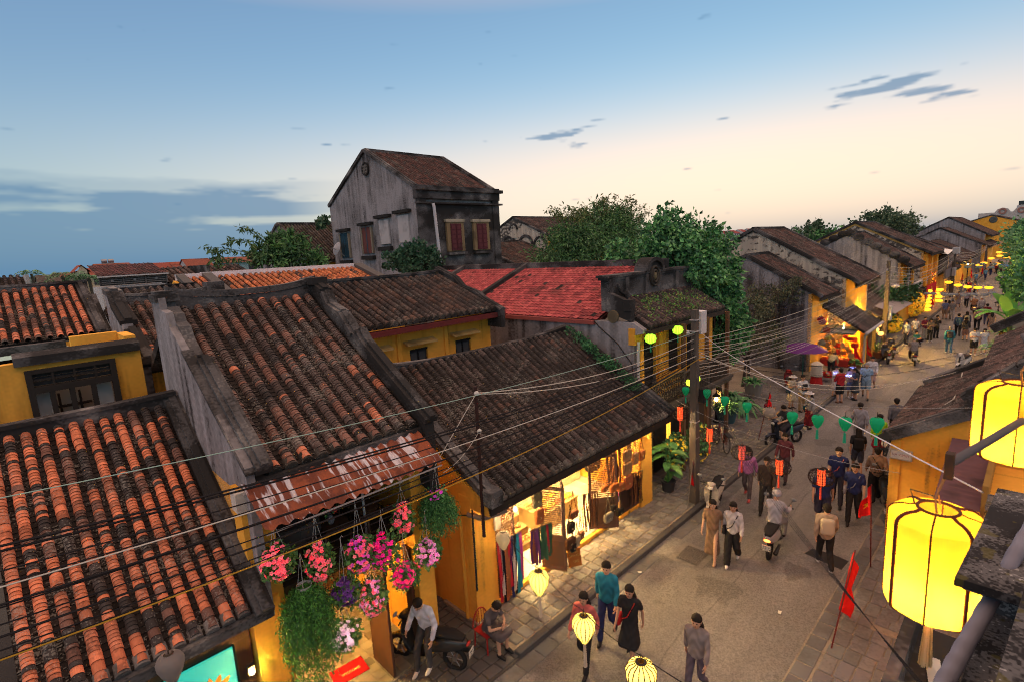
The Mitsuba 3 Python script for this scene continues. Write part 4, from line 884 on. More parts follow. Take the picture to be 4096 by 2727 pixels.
L2 = gable_house('low_slate_house', 'low dark roofed house at the foot of the arched gable house', 28.0, 34.0, 28.0, 6.9, 33.0, 8.75, 38, 7.0, 'gplaster', over=0.3)
bal = MB((0.55, 0.53, 0.5))
for y in np.arange(28.6, 31.5, 0.3): bal.box((27.4, y, 6.4), (27.55, y + 0.16, 6.95))
bal.box((27.35, 28.4, 6.3), (27.6, 31.6, 6.42)).build(L2, 'white_balustrade', 'vc')
# street houses further down
N1 = gable_house('lit_front_gable_house', 'big cream and black gabled house whose yellow street front is lit from below', 37.2, 43.0, 8.5, 5.28, 14.1, 8.5, 19.5, 5.6, 'wplaster', over=0.7, keep=120)
ns = MB((0.75, 0.5, 0.2)).box((39.9, 8.44, 4.55), (40.35, 8.5, 5.1)); ns.build(N1, 'niche', 'vcp')
for s in (39.55, 39.75, 40.45, 40.65): MB((0.03, 0.025, 0.02)).box((s, 8.4, 4.4), (s + 0.07, 8.47, 5.15)).build(N1, 'shutter_slat', 'vcp')
MB((0.05, 0.04, 0.035)).box((37.2, 8.5, 0), (37.25, 9.3, 5.2)).build(N1, 'soot_edge', 'mould')
N2 = gable_house('small_grey_gable_house', 'small grey gabled house with black streaks in front of the big cream gable', 33.0, 36.6, 9.2, 4.72, 12.9, 6.85, 17, 4.8, 'gplaster', over=0.5, keep=100)
MB((0.35, 0.3, 0.2)).box((32.9, 12.6, 3.0), (33.0, 14.4, 3.5)).box((32.86, 12.4, 3.5), (33.02, 14.8, 3.64), (0.04, 0.04, 0.04)).build(N2, 'window', 'vc')
N3 = gable_house('scalloped_gable_house', 'dark house with wavy scalloped gable top in front of the yellow edged gable', 52.2, 58.0, 8.15, 5.42, 12.0, 7.85, 16, 5.9, 'gplaster', over=0.8, keep=0)
sc_ = MB()
for s in np.linspace(0.08, 0.95, 7):
    y = 7.6 + (12 - 7.6) * s; z = 5.15 + (7.85 - 5.15) * s; sc_.ell((52.2, y, z + 0.22), (0.25, 0.42, 0.3), n=6)
for s in np.linspace(0.08, 0.9, 6): sc_.ell((52.2, 12 + 4 * s, 7.85 - 1.95 * s + 0.2), (0.25, 0.42, 0.28), n=6)
sc_.build(N3, 'scalloped_coping', 'mould', True)
for x in (52.5, 57.2): MB().box((x, 8.0, 2.8), (x + 0.6, 8.2, 5.0)).build(N3, 'pilaster', 'yplaster')
MB((0.5, 0.5, 0.52)).tube([(54.3, 7.9, 5.0), (54.3, 7.9, 2.5)], 0.09).build(N3, 'downpipe', 'vcp')
MB((0.09, 0.04, 0.05)).box((55.2, 8.05, 2.9), (56.6, 8.14, 5.0)).build(N3, 'shutters', 'vc')
N4 = gable_house('yellow_edged_gable_house', 'long gabled house with a yellow edged grey gable and yellow columns', 62.0, 70.0, 8.0, 5.9, 13.6, 8.85, 19.5, 6.0, 'wplaster', over=0.6, yellow_edge=(0.5, 0.32, 0.1))
for x in (62.2, 65.2, 68.6): MB((0.4, 0.26, 0.1)).box((x, 7.7, 0), (x + 0.7, 8.1, 5.6)).build(N4, 'column', 'yplaster')
N4b = gable_house('balcony_shop_house', 'narrow house with dark upper windows and grey balcony beyond the yellow columns', 70.3, 80.0, 7.9, 5.4, 12.0, 7.2, 17, 5.4, 'gplaster', over=0.6)
MB((0.05, 0.035, 0.03)).box((71.5, 7.8, 2.9), (78.5, 7.9, 5.0)).build(N4b, 'upper_windows', 'vc'); MB((0.16, 0.15, 0.16)).box((71, 7.2, 2.6), (79, 7.35, 3.5)).build(N4b, 'balcony', 'vc')
MB((0.75, 0.78, 0.75)).add([(70.0, 7.0, 5.2), (74, 7.0, 5.5), (74, 8.2, 5.8), (70, 8.2, 5.5)], [[0, 1, 2, 3]]).build(N4b, 'white_awning', 'vcp')
N5 = gable_house('far_smooth_gable_house', 'far grey gabled house second from the end of the left row', 128, 150, 7.8, 6.4, 13.2, 9.6, 19, 6.6, 'gplaster', over=0.8, pitch=0.4, course=0.6)
N6 = gable_house('far_low_gable_house', 'far lower grey gabled house with long roof reaching towards the street', 118, 140, 7.4, 4.75, 13.2, 7.75, 19, 5.0, 'gplaster', over=0.8, pitch=0.4, course=0.6)
N7 = gable_house('ochre_gable_house', 'far ochre gabled house with a round window near the hotel', 165, 200, 3.6, 8.0, 9.4, 10.0, 15, 8.2, 'yplaster', 'yplaster', over=0.5, pitch=0.5, course=0.8)
MB((0.1, 0.12, 0.12)).lathe([(0, 0.1), (0.6, 0.1), (0.75, 0)], 12, (164.9, 9.0, 9.0), R=roty(-PI / 2)).build(N7, 'round_window', 'vc')
N8 = gable_house('mid_low_house', 'low dark roofed shop house under the far grey gables', 88, 112, 8.2, 3.6, 12.5, 5.9, 17, 4, 'gplaster', over=0.6, pitch=0.4, course=0.5)
for (x0, x1, y, z, yr, zr, nm, lb) in [(43.6, 51.5, 8.6, 2.3, 12.5, 4.3, 'lantern_shop', 'low lit lantern shop with grey tin awning beside the lit front gable house'), (58.3, 61.8, 8.3, 2.6, 12, 4.4, 'lattice_shop', 'small shop with white lattice parapet left of the red star flag'), (80.5, 88, 8.2, 3.2, 12, 5, 'ochre_shop', 'ochre shop with blue door beyond the balcony shop house')]:
    k = gable_house(nm, lb, x0, x1, y, z, yr, zr, 16, zr - 1.2, 'gplaster', over=0.7); 
    MB((0.10, 0.06, 0.03)).box((x0 + 0.3, y - 0.06, 0.2), (x1 - 0.3, y, z - 0.4)).build(k, 'open_front', 'vcp')
MB((0.6, 0.6, 0.62)).box((57.4, 7.9, 2.6), (65.0, 8.1, 3.2)).build('lattice_shop', 'lattice_parapet', 'vcp')
lt = MB((0.08, 0.08, 0.09))
for i in range(14):
    for j in range(3): lt.box((57.7 + i * 0.52 + 0.2 * (j % 2), 7.88, 2.66 + j * 0.18), (57.95 + i * 0.52 + 0.2 * (j % 2), 7.92, 2.76 + j * 0.18))
lt.build('lattice_shop', 'lattice_holes', 'vcp')
MB((0.33, 0.3, 0.3)).add([(46, 7.3, 2.0), (53, 7.3, 2.0), (53, 8.6, 2.5), (46, 8.6, 2.5)], [[0, 1, 2, 3]]).build('lantern_shop', 'tin_awning', 'vc')
MB((0.12, 0.22, 0.26)).box((86, 8.05, 0.1), (88, 8.15, 2.8)).build('ochre_shop', 'blue_door', 'vcp')
k = thing('maroon_shed', 'dark red shed with rusty sheet roof below the scalloped gable', 'shed'); MB((0.10, 0.03, 0.03)).box((48.6, 10.0, 2), (52.0, 11.5, 3.9)).build(k, 'wall', 'vc'); MB((0.12, 0.1, 0.09)).box((48.2, 9.6, 3.9), (52.1, 11.8, 4.0)).build(k, 'roof', 'rust')
# O: open bag stall house
O_ = thing('corner_stall_house', 'small yellow lit house with overgrown tile roof and open bag stall on its left side', 'house')
MB().box((36.1, 7.15, 0.1), (39.2, 7.35, 2.2)).build(O_, 'street_wall', 'yplaster'); MB().box((39.0, 7.3, 0.1), (39.2, 11, 2.4)).build(O_, 'far_wall', 'yplaster'); MB().box((36.1, 10.4, 0.1), (39.2, 10.6, 2.6)).build(O_, 'back_wall', 'yplaster')
MB((0.22, 0.11, 0.05)).box((36.9, 7.08, 0.15), (37.75, 7.15, 1.95)).box((37.0, 7.05, 0.3), (37.65, 7.09, 0.9), (0.16, 0.08, 0.035)).box((37.0, 7.05, 1.05), (37.65, 7.09, 1.8), (0.16, 0.08, 0.035)).build(O_, 'door', 'vcp')
barrel_roof(O_, 35.2, 39.5, 6.95, 2.25, 10.6, 4.6, 0.24, 0.2, [(0.5, BLACK), (0.5, UMBER)], keep=100); MB((0.42, 0.42, 0.45)).tube([(35.2, 6.88, 2.2), (39.5, 6.88, 2.3)], 0.09, 8).build(O_, 'gutter', 'vcp', True)
MB((0.42, 0.38, 0.3)).tube([(36.0, 6.95, 2.1), (36.0, 7.1, 1.9), (36.0, 7.12, 0.1)], 0.07, 8).build(O_, 'downpipe', 'vcp', True)
MB((0.55, 0.36, 0.1)).box((36.1, 7.35, 0.1), (39.0, 10.4, 0.16)).build(O_, 'floor', 'vcp')
tp = MB((0.30, 0.31, 0.28)); 
for i in range(3):
    for j in range(2): tp.add([(34.9 + 0.0 * i, 7.4 + i * 0.8, 2.15 - 0.06 * j), (34.9, 8.15 + i * 0.8, 2.15), (36.2, 8.15 + i * 0.8, 2.45), (36.2, 7.4 + i * 0.8, 2.42)], [[0, 1, 2, 3]])
tp.build(O_, 'plastic_awning', 'vc'); MB((0.03, 0.08, 0.09)).tube([(34.88, 7.4, 2.16), (34.88, 9.8, 2.17)], 0.04).tube([(35.5, 7.4, 2.32), (35.5, 9.8, 2.32)], 0.03).tube([(34.9, 8.6, 2.19), (36.2, 8.6, 2.47)], 0.03).build(O_, 'awning_frame', 'vcp')
k = thing('stall_lamp', 'warm lamp inside the open bag stall house', 'lamp'); scene[k + '__bulb'] = MB().ell((37.2, 8.4, 2.1), (0.1, 0.1, 0.1)).ply('vcp', True, emitter=glow((190, 110, 22), 3)); MB((0.2, 0.2, 0.2)).tube([(37.2, 8.4, 2.5), (37.2, 8.4, 2.2)], 0.02).build(k, 'cord', 'vcp')
k = thing('front_flood_lamp', 'lamp between stall roof and lantern shop that lights the yellow gable front', 'lamp'); scene[k + '__bulb'] = MB().ell((40.6, 7.4, 2.2), (0.12, 0.12, 0.12)).ply('vcp', True, emitter=glow((150, 85, 14), 3)); MB((0.1, 0.1, 0.1)).tube([(40.6, 7.4, 0.1), (40.6, 7.4, 2.1)], 0.03).build(k, 'post', 'vcp')
k = thing('red_corrugated_canopy', 'dull red corrugated canopy above the stall house roof', 'canopy')
m = MB((0.28, 0.07, 0.075)); xs = np.linspace(33.9, 38.6, 60); gx, gs = np.meshgrid(xs, np.array([0, 1.0]), indexing='ij'); V = np.stack([gx, 9.6 + 1.9 * gs, 3.5 + 0.75 * gs + 0.04 * np.sin(gx * 26) - 0.02 * (gx - 33)], -1).reshape(-1, 3); q = np.arange(59) * 2
m.add(V, np.stack([q, q + 2, q + 3, q + 1], 1)).build(k, 'sheet', 'vc', True); MB((0.15, 0.12, 0.1)).tube([(35, 9.7, 0.1), (35, 9.7, 3.4)], 0.05).tube([(38.4, 9.7, 2.5), (38.4, 9.7, 3.4)], 0.05).build(k, 'posts', 'vcp')
# ------------------------------------------------------------------ right side of the street
R1 = thing('right_yellow_house', 'yellow house on the right of the street with dark tile roof sloping to it', 'house')
barrel_roof(R1, 16.05, 21.2, 2.5, 2.82, 0.75, 3.85, 0.17, 0.06, [(0.5, UMBER), (0.25, (0.13, 0.085, 0.08)), (0.3, BLACK)], keep=300, r=0.06)
MB().slab([(2.3, 0.0), (2.3, 2.72), (0.75, 3.62), (-6, 3.62), (-6, 0)], 'yz', 15.9, 16.1).build(R1, 'side_wall', 'yplaster')
MB().box((15.86, 2.2, 0.0), (16.1, 2.42, 2.7)).build(R1, 'corner_pier', 'yplaster')
MB().box((16.1, 2.12, 0.0), (21.2, 2.3, 2.75)).build(R1, 'street_wall', 'yplaster')
coping(R1, 'verge', [(2.56, 2.72), (0.75, 3.78)], 15.8, 16.12, 0.12, ridge=0.03); coping(R1, 'verge', [(2.4, 2.9), (0.9, 3.8)], 21.1, 21.5, 0.2, ridge=0.0)
MB((0.035, 0.03, 0.03)).slab([(2.5, 2.6), (0.75, 3.6), (0.75, 3.8), (2.5, 2.78)], 'yz', 15.78, 15.9).build(R1, 'verge_board', 'mould')
MB((0.05, 0.05, 0.06)).tube([(15.8, 2.58, 2.7), (21.3, 2.58, 2.78)], 0.05).build(R1, 'gutter', 'vcp')
barrel_roof(R1, 16.3, 23, 0.86, 4.3, -5.5, 8.6, 0.17, 0.06, [(0.5, UMBER), (0.25, (0.13, 0.085, 0.08)), (0.3, BLACK)], keep=100, r=0.06)
coping(R1, 'upper_verge', [(1.0, 3.86), (0.12, 4.72), (-5.5, 8.6)], 15.85, 16.35, 0.22, ridge=0); coping(R1, 'upper_verge', [(0.95, 4.5), (-5.5, 8.8)], 22.9, 23.3, 0.25, ridge=0)
MB().slab([(1.05, 3.7), (1.05, 4.2), (0.6, 4.5), (0.0, 5.0), (0, 3.6)], 'yz', 15.8, 16.2).build(R1, 'verge_foot', 'mould')
MB().slab([(0.9, 3.5), (0.0, 3.5), (-6, 3.5), (-6, 8.6), (0.85, 4.2)], 'yz', 15.95, 16.2).build(R1, 'upper_wall', 'yplaster')
m = MB((0.16, 0.085, 0.095)); ss = np.linspace(0, 1, 90); gx, gs = np.meshgrid(np.array([0, 1.0]), ss, indexing='ij')
# corrugated porch roof leaning on the yellow wall, sloping towards us
V = np.stack([15.85 - 2.6 * gs, 1.22 - 0.75 * gx + 0.02 * gs, 2.98 - 0.62 * gs + 0.022 * np.sin(gs * 2 * PI * 16)], -1).reshape(-1, 3); q = np.arange(89)
pc = thing('corrugated_porch_roof', 'dull maroon corrugated porch roof below the right yellow wall', 'roof'); m.add(V, np.stack([q, q + 90, q + 91, q + 1], 1)).build(pc, 'sheet', 'vc', True)
MB((0.3, 0.18, 0.05)).box((13.3, 0.4, 2.2), (15.8, 0.5, 2.9)).build(pc, 'edge_board', 'vc')
MB().box((9.0, -0.9, 0), (15.8, 0.42, 2.5)).build(R1, 'annex', 'yplaster')
k = thing('house_plate', 'small white house number plate at the yellow wall corner', 'sign')
MB((0.45, 0.40, 0.30)).box((15.8, 1.95, 2.18), (15.88, 2.42, 2.44)).box((15.79, 1.98, 2.21), (15.805, 2.39, 2.41), (0.6, 0.58, 0.55)).build(k, 'plate', 'vcp')
for t_, z in (('SỬA CHÁY'.replace('Ử', 'U').replace('Á', 'A'), 2.3), ('0905 123', 2.22)): pass
tm = meshkit.text_mesh('UA-CHAY', 0.055); v_ = np.array(tm.vertices); v_ = np.stack([15.787 + 0 * v_[:, 0], 2.37 - v_[:, 0], 2.29 + v_[:, 1]], 1); MB((0.3, 0.03, 0.03)).add(v_, np.array(tm.faces)).build(k, 'lettering', 'vcp')
# next houses on the right, hidden mostly by trees
R3 = gable_house('right_far_house', 'dark roofed house behind the banana plants on the right', 58, 75, -1.5, 3.0, -6, 5.5, -10, 4, 'yplaster', over=0.4)
# ------------------------------------------------------------------ our own terrace edge at lower right
P_ = thing('terrace_parapet', 'mouldy black concrete terrace ledge in the lower right corner', 'parapet')
m = MB(); m.slab([(1.84, 0.108), (2.26, 0.076), (2.62, 0.055), (2.62, -1.2), (1.84, -1.2)], 'xy', 6.975, 7.0); m.slab([(1.87, 0.09), (2.6, 0.045), (2.6, -1.2), (1.87, -1.2)], 'xy', 6.955, 6.975); m.build(P_, 'top_slab', 'mould2')
MB().slab([(1.98, 0.05), (2.55, 0.02), (2.55, -1.2), (1.98, -1.2)], 'xy', 6.7, 6.955).build(P_, 'slab_support', 'mould2')
MB().slab([(0.7, 0.068), (1.6, 0.062), (2.1, 0.035), (2.1, -1.2), (0.7, -1.2)], 'xy', 6.6, 6.85).build(P_, 'lower_ledge', 'mould2')
MB().slab([(0.7, 0.02), (1.2, 0.008), (1.88, -0.045), (1.88, -1.2), (0.7, -1.2)], 'xy', 6.9, 7.1).build(P_, 'inner_kerb', 'mould2')
MB().box((3.05, -0.6, 5.0), (3.25, 0.10, 6.72)).build(P_, 'pier', 'mould2')
tr = thing('ledge_tray', 'black concrete gutter tray with yellow front below the big lanterns', 'gutter tray')
MB().box((3.3, 0.40, 5.25), (4.25, 0.47, 5.42)).box((3.3, -0.3, 5.25), (3.38, 0.40, 5.42)).box((3.3, -0.3, 5.18), (4.25, 0.47, 5.25)).build(tr, 'tray', 'mould'); MB().box((3.34, -0.3, 0.0), (4.25, 0.43, 5.18)).build(tr, 'front_wall', 'yplaster')
k = thing('plastic_scrap', 'crumpled white plastic scrap lying in the black gutter tray', 'scrap'); MB((0.55, 0.56, 0.55)).add([(3.62, 0.28, 5.27), (3.9, 0.34, 5.28), (3.88, 0.26, 5.30), (3.6, 0.2, 5.29), (3.7, 0.24, 5.31)], [[0, 1, 4, 4], [1, 2, 4, 4], [2, 3, 4, 4], [3, 0, 4, 4]]).build(k, 'sheet', 'vcp')
k = thing('corrugated_hose', 'grey ribbed hose running along the terrace ledge', 'hose')
pts = np.array([(1.36, 0.105, 6.875), (1.5, 0.088, 6.9), (1.68, 0.066, 6.9), (1.9, 0.028, 6.93), (2.05, -0.01, 7.02), (2.35, -0.05, 7.02)]); tt = np.linspace(0, 5, 240)
pp_ = np.stack([np.interp(tt, np.arange(6), pts[:, i]) for i in range(3)], 1); pp_ = np.stack([np.convolve(np.pad(pp_[:, i], 12, 'edge'), np.ones(25) / 25, 'valid') for i in range(3)], 1)
MB((0.21, 0.22, 0.28)).tube(pp_, 0.019 + 0.0022 * np.sin(np.arange(240) * PI * 0.95), 10).build(k, 'hose', 'vcp', True)
# pole arm that carries the big lanterns
k = thing('lantern_pole_arm', 'dark weathered pole arm carrying the big yellow lanterns', 'pole')
MB((0.10, 0.095, 0.105)).tube([(2.74, 0.21, 7.02), (3.3, 0.1, 6.99), (4.1, -0.06, 6.96), (5, -0.25, 6.9)], 0.018, 8).build(k, 'pole', 'vc', True); MB((0.06, 0.04, 0.03)).box((2.70, 0.195, 6.96), (2.745, 0.225, 7.07)).build(k, 'end_plate', 'vc')
MB((0.1, 0.09, 0.1)).tube([(3.9, -0.3, 7.25), (4.3, 0.03, 7.3), (4.6, 0.05, 7.29)], 0.02, 8).build(k, 'upper_pole', 'vc', True)
# ------------------------------------------------------------------ trees and plants
def limbs(base, tips, r0, c=(0.07, 0.055, 0.045), seed=0):
    r = np.random.default_rng(seed); m = MB(c); base = np.asarray(base, float); tips = np.asarray(tips, float)
    top = tips.mean(0); fork = base + (top - base) * 0.45
    m.tube([base, base + (fork - base) * 0.5 + r.normal(0, 0.03, 3), fork], [r0, r0 * 0.8, r0 * 0.6], 7)
    for t in tips:
        mid = (fork + t) / 2 + r.normal(0, 0.15, 3) * np.linalg.norm(t - fork) * 0.3
        m.tube([fork, mid, t], [r0 * 0.42, r0 * 0.25, r0 * 0.06], 5)
        for _ in range(3): m.tube([mid, t + r.normal(0, 0.3, 3) * np.linalg.norm(t - fork) * 0.45], [r0 * 0.15, r0 * 0.04], 4)
    return m


def tree(name, label, cat, base, blobs, leaves, size, cols, r0=0.12, seed=1, up=0.2, group=None, droop=0.0, shell=0.25, wide=0.42):
    """blobs: (x, y, z, rx, ry, rz); leaf blades spread through them with their own clumps and gaps"""
    k = thing(name, label, cat, group); r = np.random.default_rng(seed); B = np.array(blobs, float)
    limbs(base, B[:, :3], r0, seed=seed).build(k, 'trunk', 'vc')
    vol = np.prod(B[:, 3:], 1) ** (2 / 3); cnt = (leaves * vol / vol.sum()).astype(int); m = MB()
    for b, n in zip(B, cnt):
        nc = max(3, n // 45); d = r.normal(size=(nc, 3)); d /= np.linalg.norm(d, axis=1, keepdims=True); cc = b[:3] + d * (shell + (1 - shell) * r.random((nc, 1)) ** 0.5) * b[3:]
        w = r.integers(0, nc, n); p = cc[w] + r.normal(0, 1, (n, 3)) * b[3:].mean() * 0.20; out = (p - b[:3]) / b[3:] * 0.8 + np.array([0, 0, up])
        sh = 0.75 + 0.5 * r.random(nc)
        a = np.array(cols)[r.integers(0, len(cols), n)] * sh[w][:, None]
        nb = len(p); d_ = out + r.normal(0, 0.55, (nb, 3)); d_[:, 2] -= droop; d_ /= np.linalg.norm(d_, axis=1, keepdims=True)
        e = np.cross(d_, r.normal(size=(nb, 3))); e /= np.linalg.norm(e, axis=1, keepdims=True) + 1e-9; f = np.cross(d_, e); s = size * r.uniform(0.6, 1.4, (nb, 1)); w_ = s * wide
        v = np.stack([p, p + d_ * s * 0.45 + e * w_ + f * s * 0.1, p + d_ * s - f * s * 0.15, p + d_ * s * 0.45 - e * w_ + f * s * 0.1], 1).reshape(-1, 3)
        m.add(v, np.arange(4 * nb).reshape(nb, 4), np.repeat(a * r.uniform(0.7, 1.3, (nb, 1)), 4, 0))
    m.build(k, 'crown', 'leaf')
    return k


BAM = [(0.045, 0.10, 0.035), (0.035, 0.08, 0.035), (0.06, 0.13, 0.045), (0.03, 0.06, 0.03)]
bb = [(33.2, 25.6, 8.6, 3.4, 2.2, 1.3), (37, 25.5, 8.9, 3.6, 2.2, 1.5), (30.6, 25.8, 7.5, 2.4, 2, 1.1), (34.8, 25, 7.3, 4, 2, 1.3), (39.5, 25.5, 8.0, 2.8, 2, 1.5), (36.2, 26, 10.2, 2.4, 1.8, 1.0), (38.3, 26, 9.9, 1.8, 1.4, 0.9), (41, 25, 7.4, 2, 2, 1.2), (31.5, 25.5, 8.9, 1.6, 1.4, 0.7)]
B1 = tree('bamboo_grove', 'dense green bamboo grove rising behind the red tile roof with feathery tops', 'bamboo', (35.5, 26, 0), bb, 22000, 0.30, BAM, 0.2, 3, up=0.0, droop=0.45, wide=0.17)
m = MB((0.10, 0.10, 0.04)); lf = MB(); r = np.random.default_rng(5)
for i in range(34):      # arching culms above the mass
    a = np.array([r.uniform(31, 41), r.uniform(24.5, 26.5), 9.4]); h = r.uniform(1.8, 3.6) * (1.1 - 0.09 * abs(a[0] - 37)); bend = r.normal(0, 0.6, 2) + np.array([0.25 * (a[0] - 36), 0])
    t = np.linspace(0, 1, 10); q = a + np.stack([bend[0] * t**2, bend[1] * t**2, h * (t - 0.28 * t**3)], 1); m.tube(q, np.linspace(0.03, 0.008, 10), 4)
    for j in range(3, 10): blades(lf, q[j] + r.normal(0, 0.14, (9, 3)), np.tile([0, 0, -0.1], (9, 1)) + r.normal(0, 0.5, (9, 3)), 0.3, [(0.05, 0.06, 0.025), (0.08, 0.09, 0.03), (0.045, 0.08, 0.03)], 1, r, 0.4, 0.16)
m.build(B1, 'culm', 'vc'); lf.build(B1, 'top_sprays', 'leaf')
VG = [(0.03, 0.095, 0.04), (0.045, 0.13, 0.045), (0.022, 0.06, 0.03), (0.07, 0.17, 0.06)]
vp = [(16.9, 10.6, 8.2, 1.0, .8, .5), (18.1, 10.5, 8.5, 1.1, .9, .7), (19.5, 10.4, 8.3, 1.1, .9, .6), (17.7, 10.5, 7.8, 1.2, .8, .5), (19.1, 10.4, 7.8, 1.2, .9, .6), (20.7, 10.2, 7.9, 1.1, .9, .6), (18.5, 10.3, 7.4, 1, .7, .4), (20.1, 10.0, 7.4, 1.2, .8, .6), (21.4, 9.7, 7.2, .9, .8, .6), (19.9, 9.6, 6.9, .9, .6, .4), (21.1, 9.4, 6.7, 1, .7, .5), (22.1, 9.4, 6.5, .8, .7, .5), (21.3, 9.3, 6.2, .7, .6, .4), (22.4, 9.4, 5.9, .8, .7, .5), (22.0, 9.4, 5.5, .8, .6, .5), (22.9, 9.4, 5.2, .7, .6, .5), (22.5, 9.4, 4.8, .8, .6, .5), (22.2, 9.4, 4.4, .7, .5, .4), (23.1, 9.4, 4.2, .8, .6, .5), (22.7, 9.4, 3.8, .8, .6, .5), (23.6, 9.4, 3.5, .8, .6, .5), (22.6, 9.2, 3.1, .7, .5, .4), (15.5, 11, 7.9, .9, .7, .4), (14.8, 12, 7.7, .9, .8, .4), (16.4, 11, 7.7, .9, .7, .35)]
vp = [(a * b / 9.6, b, 8 + (c - 8) * b / 9.6, d, e, f) for a, b, c, d, e, f in vp]
vp = [v for v in vp if v[0] > 18 and v[2] < 8.7]
tree('climbing_vine_tree', 'glossy green vine tree sprawling over the black parapet and hanging down its right end', 'tree', (22.3, 9.6, 0.1), vp, 14000, 0.19, VG, 0.16, 4, up=-0.1, droop=0.3, shell=0.45, wide=0.36)
tree('warehouse_shrub', 'green shrub growing against the corner of the grey warehouse', 'shrub', (16.4, 24.5, 5), [(15.6, 24.3, 7.9, .8, .7, .5), (16.6, 24.3, 8.2, .7, .6, .7), (17.4, 24, 7.9, .9, .7, .5), (16.4, 24, 7.6, 1.5, .8, .35)], 2600, 0.19, [(0.018, 0.05, 0.028), (0.025, 0.065, 0.035), (0.012, 0.035, 0.022)], 0.08, 6)
tree('left_bamboo_bush', 'feathery green bush left of the grey warehouse in front of the mossy roof', 'bush', (11.6, 29.5, 4), [(11.6, 29.3, 9.0, 1.0, .8, .6), (12.3, 29.2, 8.4, .9, .8, .6), (10.9, 29.3, 8.4, 1, .8, .5), (11.9, 29.3, 9.4, .7, .6, .3), (10.2, 29.3, 8.8, .5, .5, .35), (13.0, 29, 8.0, .8, .7, .4)], 3200, 0.3, BAM, 0.08, 7, droop=0.35, wide=0.2)
k = thing('bamboo_sprigs', 'thin bamboo sprigs bending left against the pale sky beside the bush', 'bamboo'); m = MB((0.09, 0.09, 0.04)); lf = MB(); r = np.random.default_rng(8)
for a, b, c in (((10.6, 29.3, 8.4), (9.5, 29.2, 9.7), (8.7, 29.2, 9.3)), ((10.5, 29.3, 8.2), (9.3, 29.2, 9.0), (7.6, 29.2, 9.05)), ((10.2, 29.3, 8), (9.0, 29.2, 8.6), (7.9, 29.2, 8.35)), ((10.8, 29.3, 8.8), (10.2, 29.2, 9.9), (9.4, 29.2, 10.0)), ((7.9, 29, 7.8), (8.2, 29, 8.5), (8.0, 29, 8.9))):
    t = np.linspace(0, 1, 12)[:, None]; q = (1 - t) ** 2 * np.array(a) + 2 * t * (1 - t) * np.array(b) + t**2 * np.array(c); m.tube(q, np.linspace(0.025, 0.008, 12), 4)
    for j in range(3, 12): blades(lf, q[j] + r.normal(0, 0.07, (7, 3)), np.tile([-0.2, 0, -0.3], (7, 1)), 0.3, [(0.03, 0.065, 0.03), (0.05, 0.09, 0.03)], 1, r, 0.3, 0.15)
m.build(k, 'stems', 'vc'); lf.build(k, 'leaves', 'leaf')
tree('wall_sapling', 'small sapling sprouting from the left edge of the grey warehouse wall', 'sapling', (18.0, 36.7, 10.5), [(17.6, 37.0, 11.2, .5, .5, .5), (17.3, 37.3, 10.7, .5, .4, .3)], 260, 0.28, [(0.025, 0.05, 0.03), (0.03, 0.06, 0.03)], 0.04, 9)
k = thing('verge_ivy', 'green ivy creeping down the right edge of the bag shop roof', 'ivy'); m = MB()
for i in range(60):
    s = rng.beta(1.3, 1.2); y = 10.9 - 2.6 * s; leaf_cloud(m, (13.25 + rng.normal(0, 0.13), y, 3.0 + (y - 7.45) * 0.63 + 0.2), (0.16, 0.12, 0.1), 24, 0.075, [(0.02, 0.07, 0.03), (0.03, 0.10, 0.04), (0.015, 0.045, 0.025)], 0.5, seed=i)
m.build(k, 'leaves', 'leaf')
# garden of twiggy trees and pots in front of the small gabled houses
r = np.random.default_rng(12)
for i, (x, y, h) in enumerate([(33.0, 10.8, 5.4), (30.4, 11.6, 4.9), (28.0, 11.0, 4.8)]):
    bl = [(x + r.normal(0, 1.0), y + r.normal(0, .7), h * r.uniform(0.45, 1.02), 0.9, 0.8, 0.5) for _ in range(11)]
    tree('garden_tree', ('sparse twiggy tree in front of the small grey gable', 'bare branched tree in the dark garden left of the twiggy tree', 'thin dark tree beside the vine in the garden')[i], 'tree', (x, y, 0.1), bl, 2300, 0.15, [(0.05, 0.06, 0.035), (0.03, 0.045, 0.03), (0.075, 0.075, 0.04)], 0.09, 20 + i, shell=0.1, wide=0.3)
    k = f'garden_tree' if i == 0 else f'garden_tree_{i:03d}'
    m = MB((0.085, 0.07, 0.06))
    for b in bl:
        for _ in range(12):
            a = np.array(b[:3]) + r.normal(0, 0.3, 3); d = r.normal(0, 0.45, 3) + np.array([0, 0, 0.5]); m.tube([a, a + d * 0.6 + r.normal(0, 0.05, 3), a + d * 1.3], [0.012, 0.009, 0.004], 3)
    m.build(k, 'twigs', 'vc')


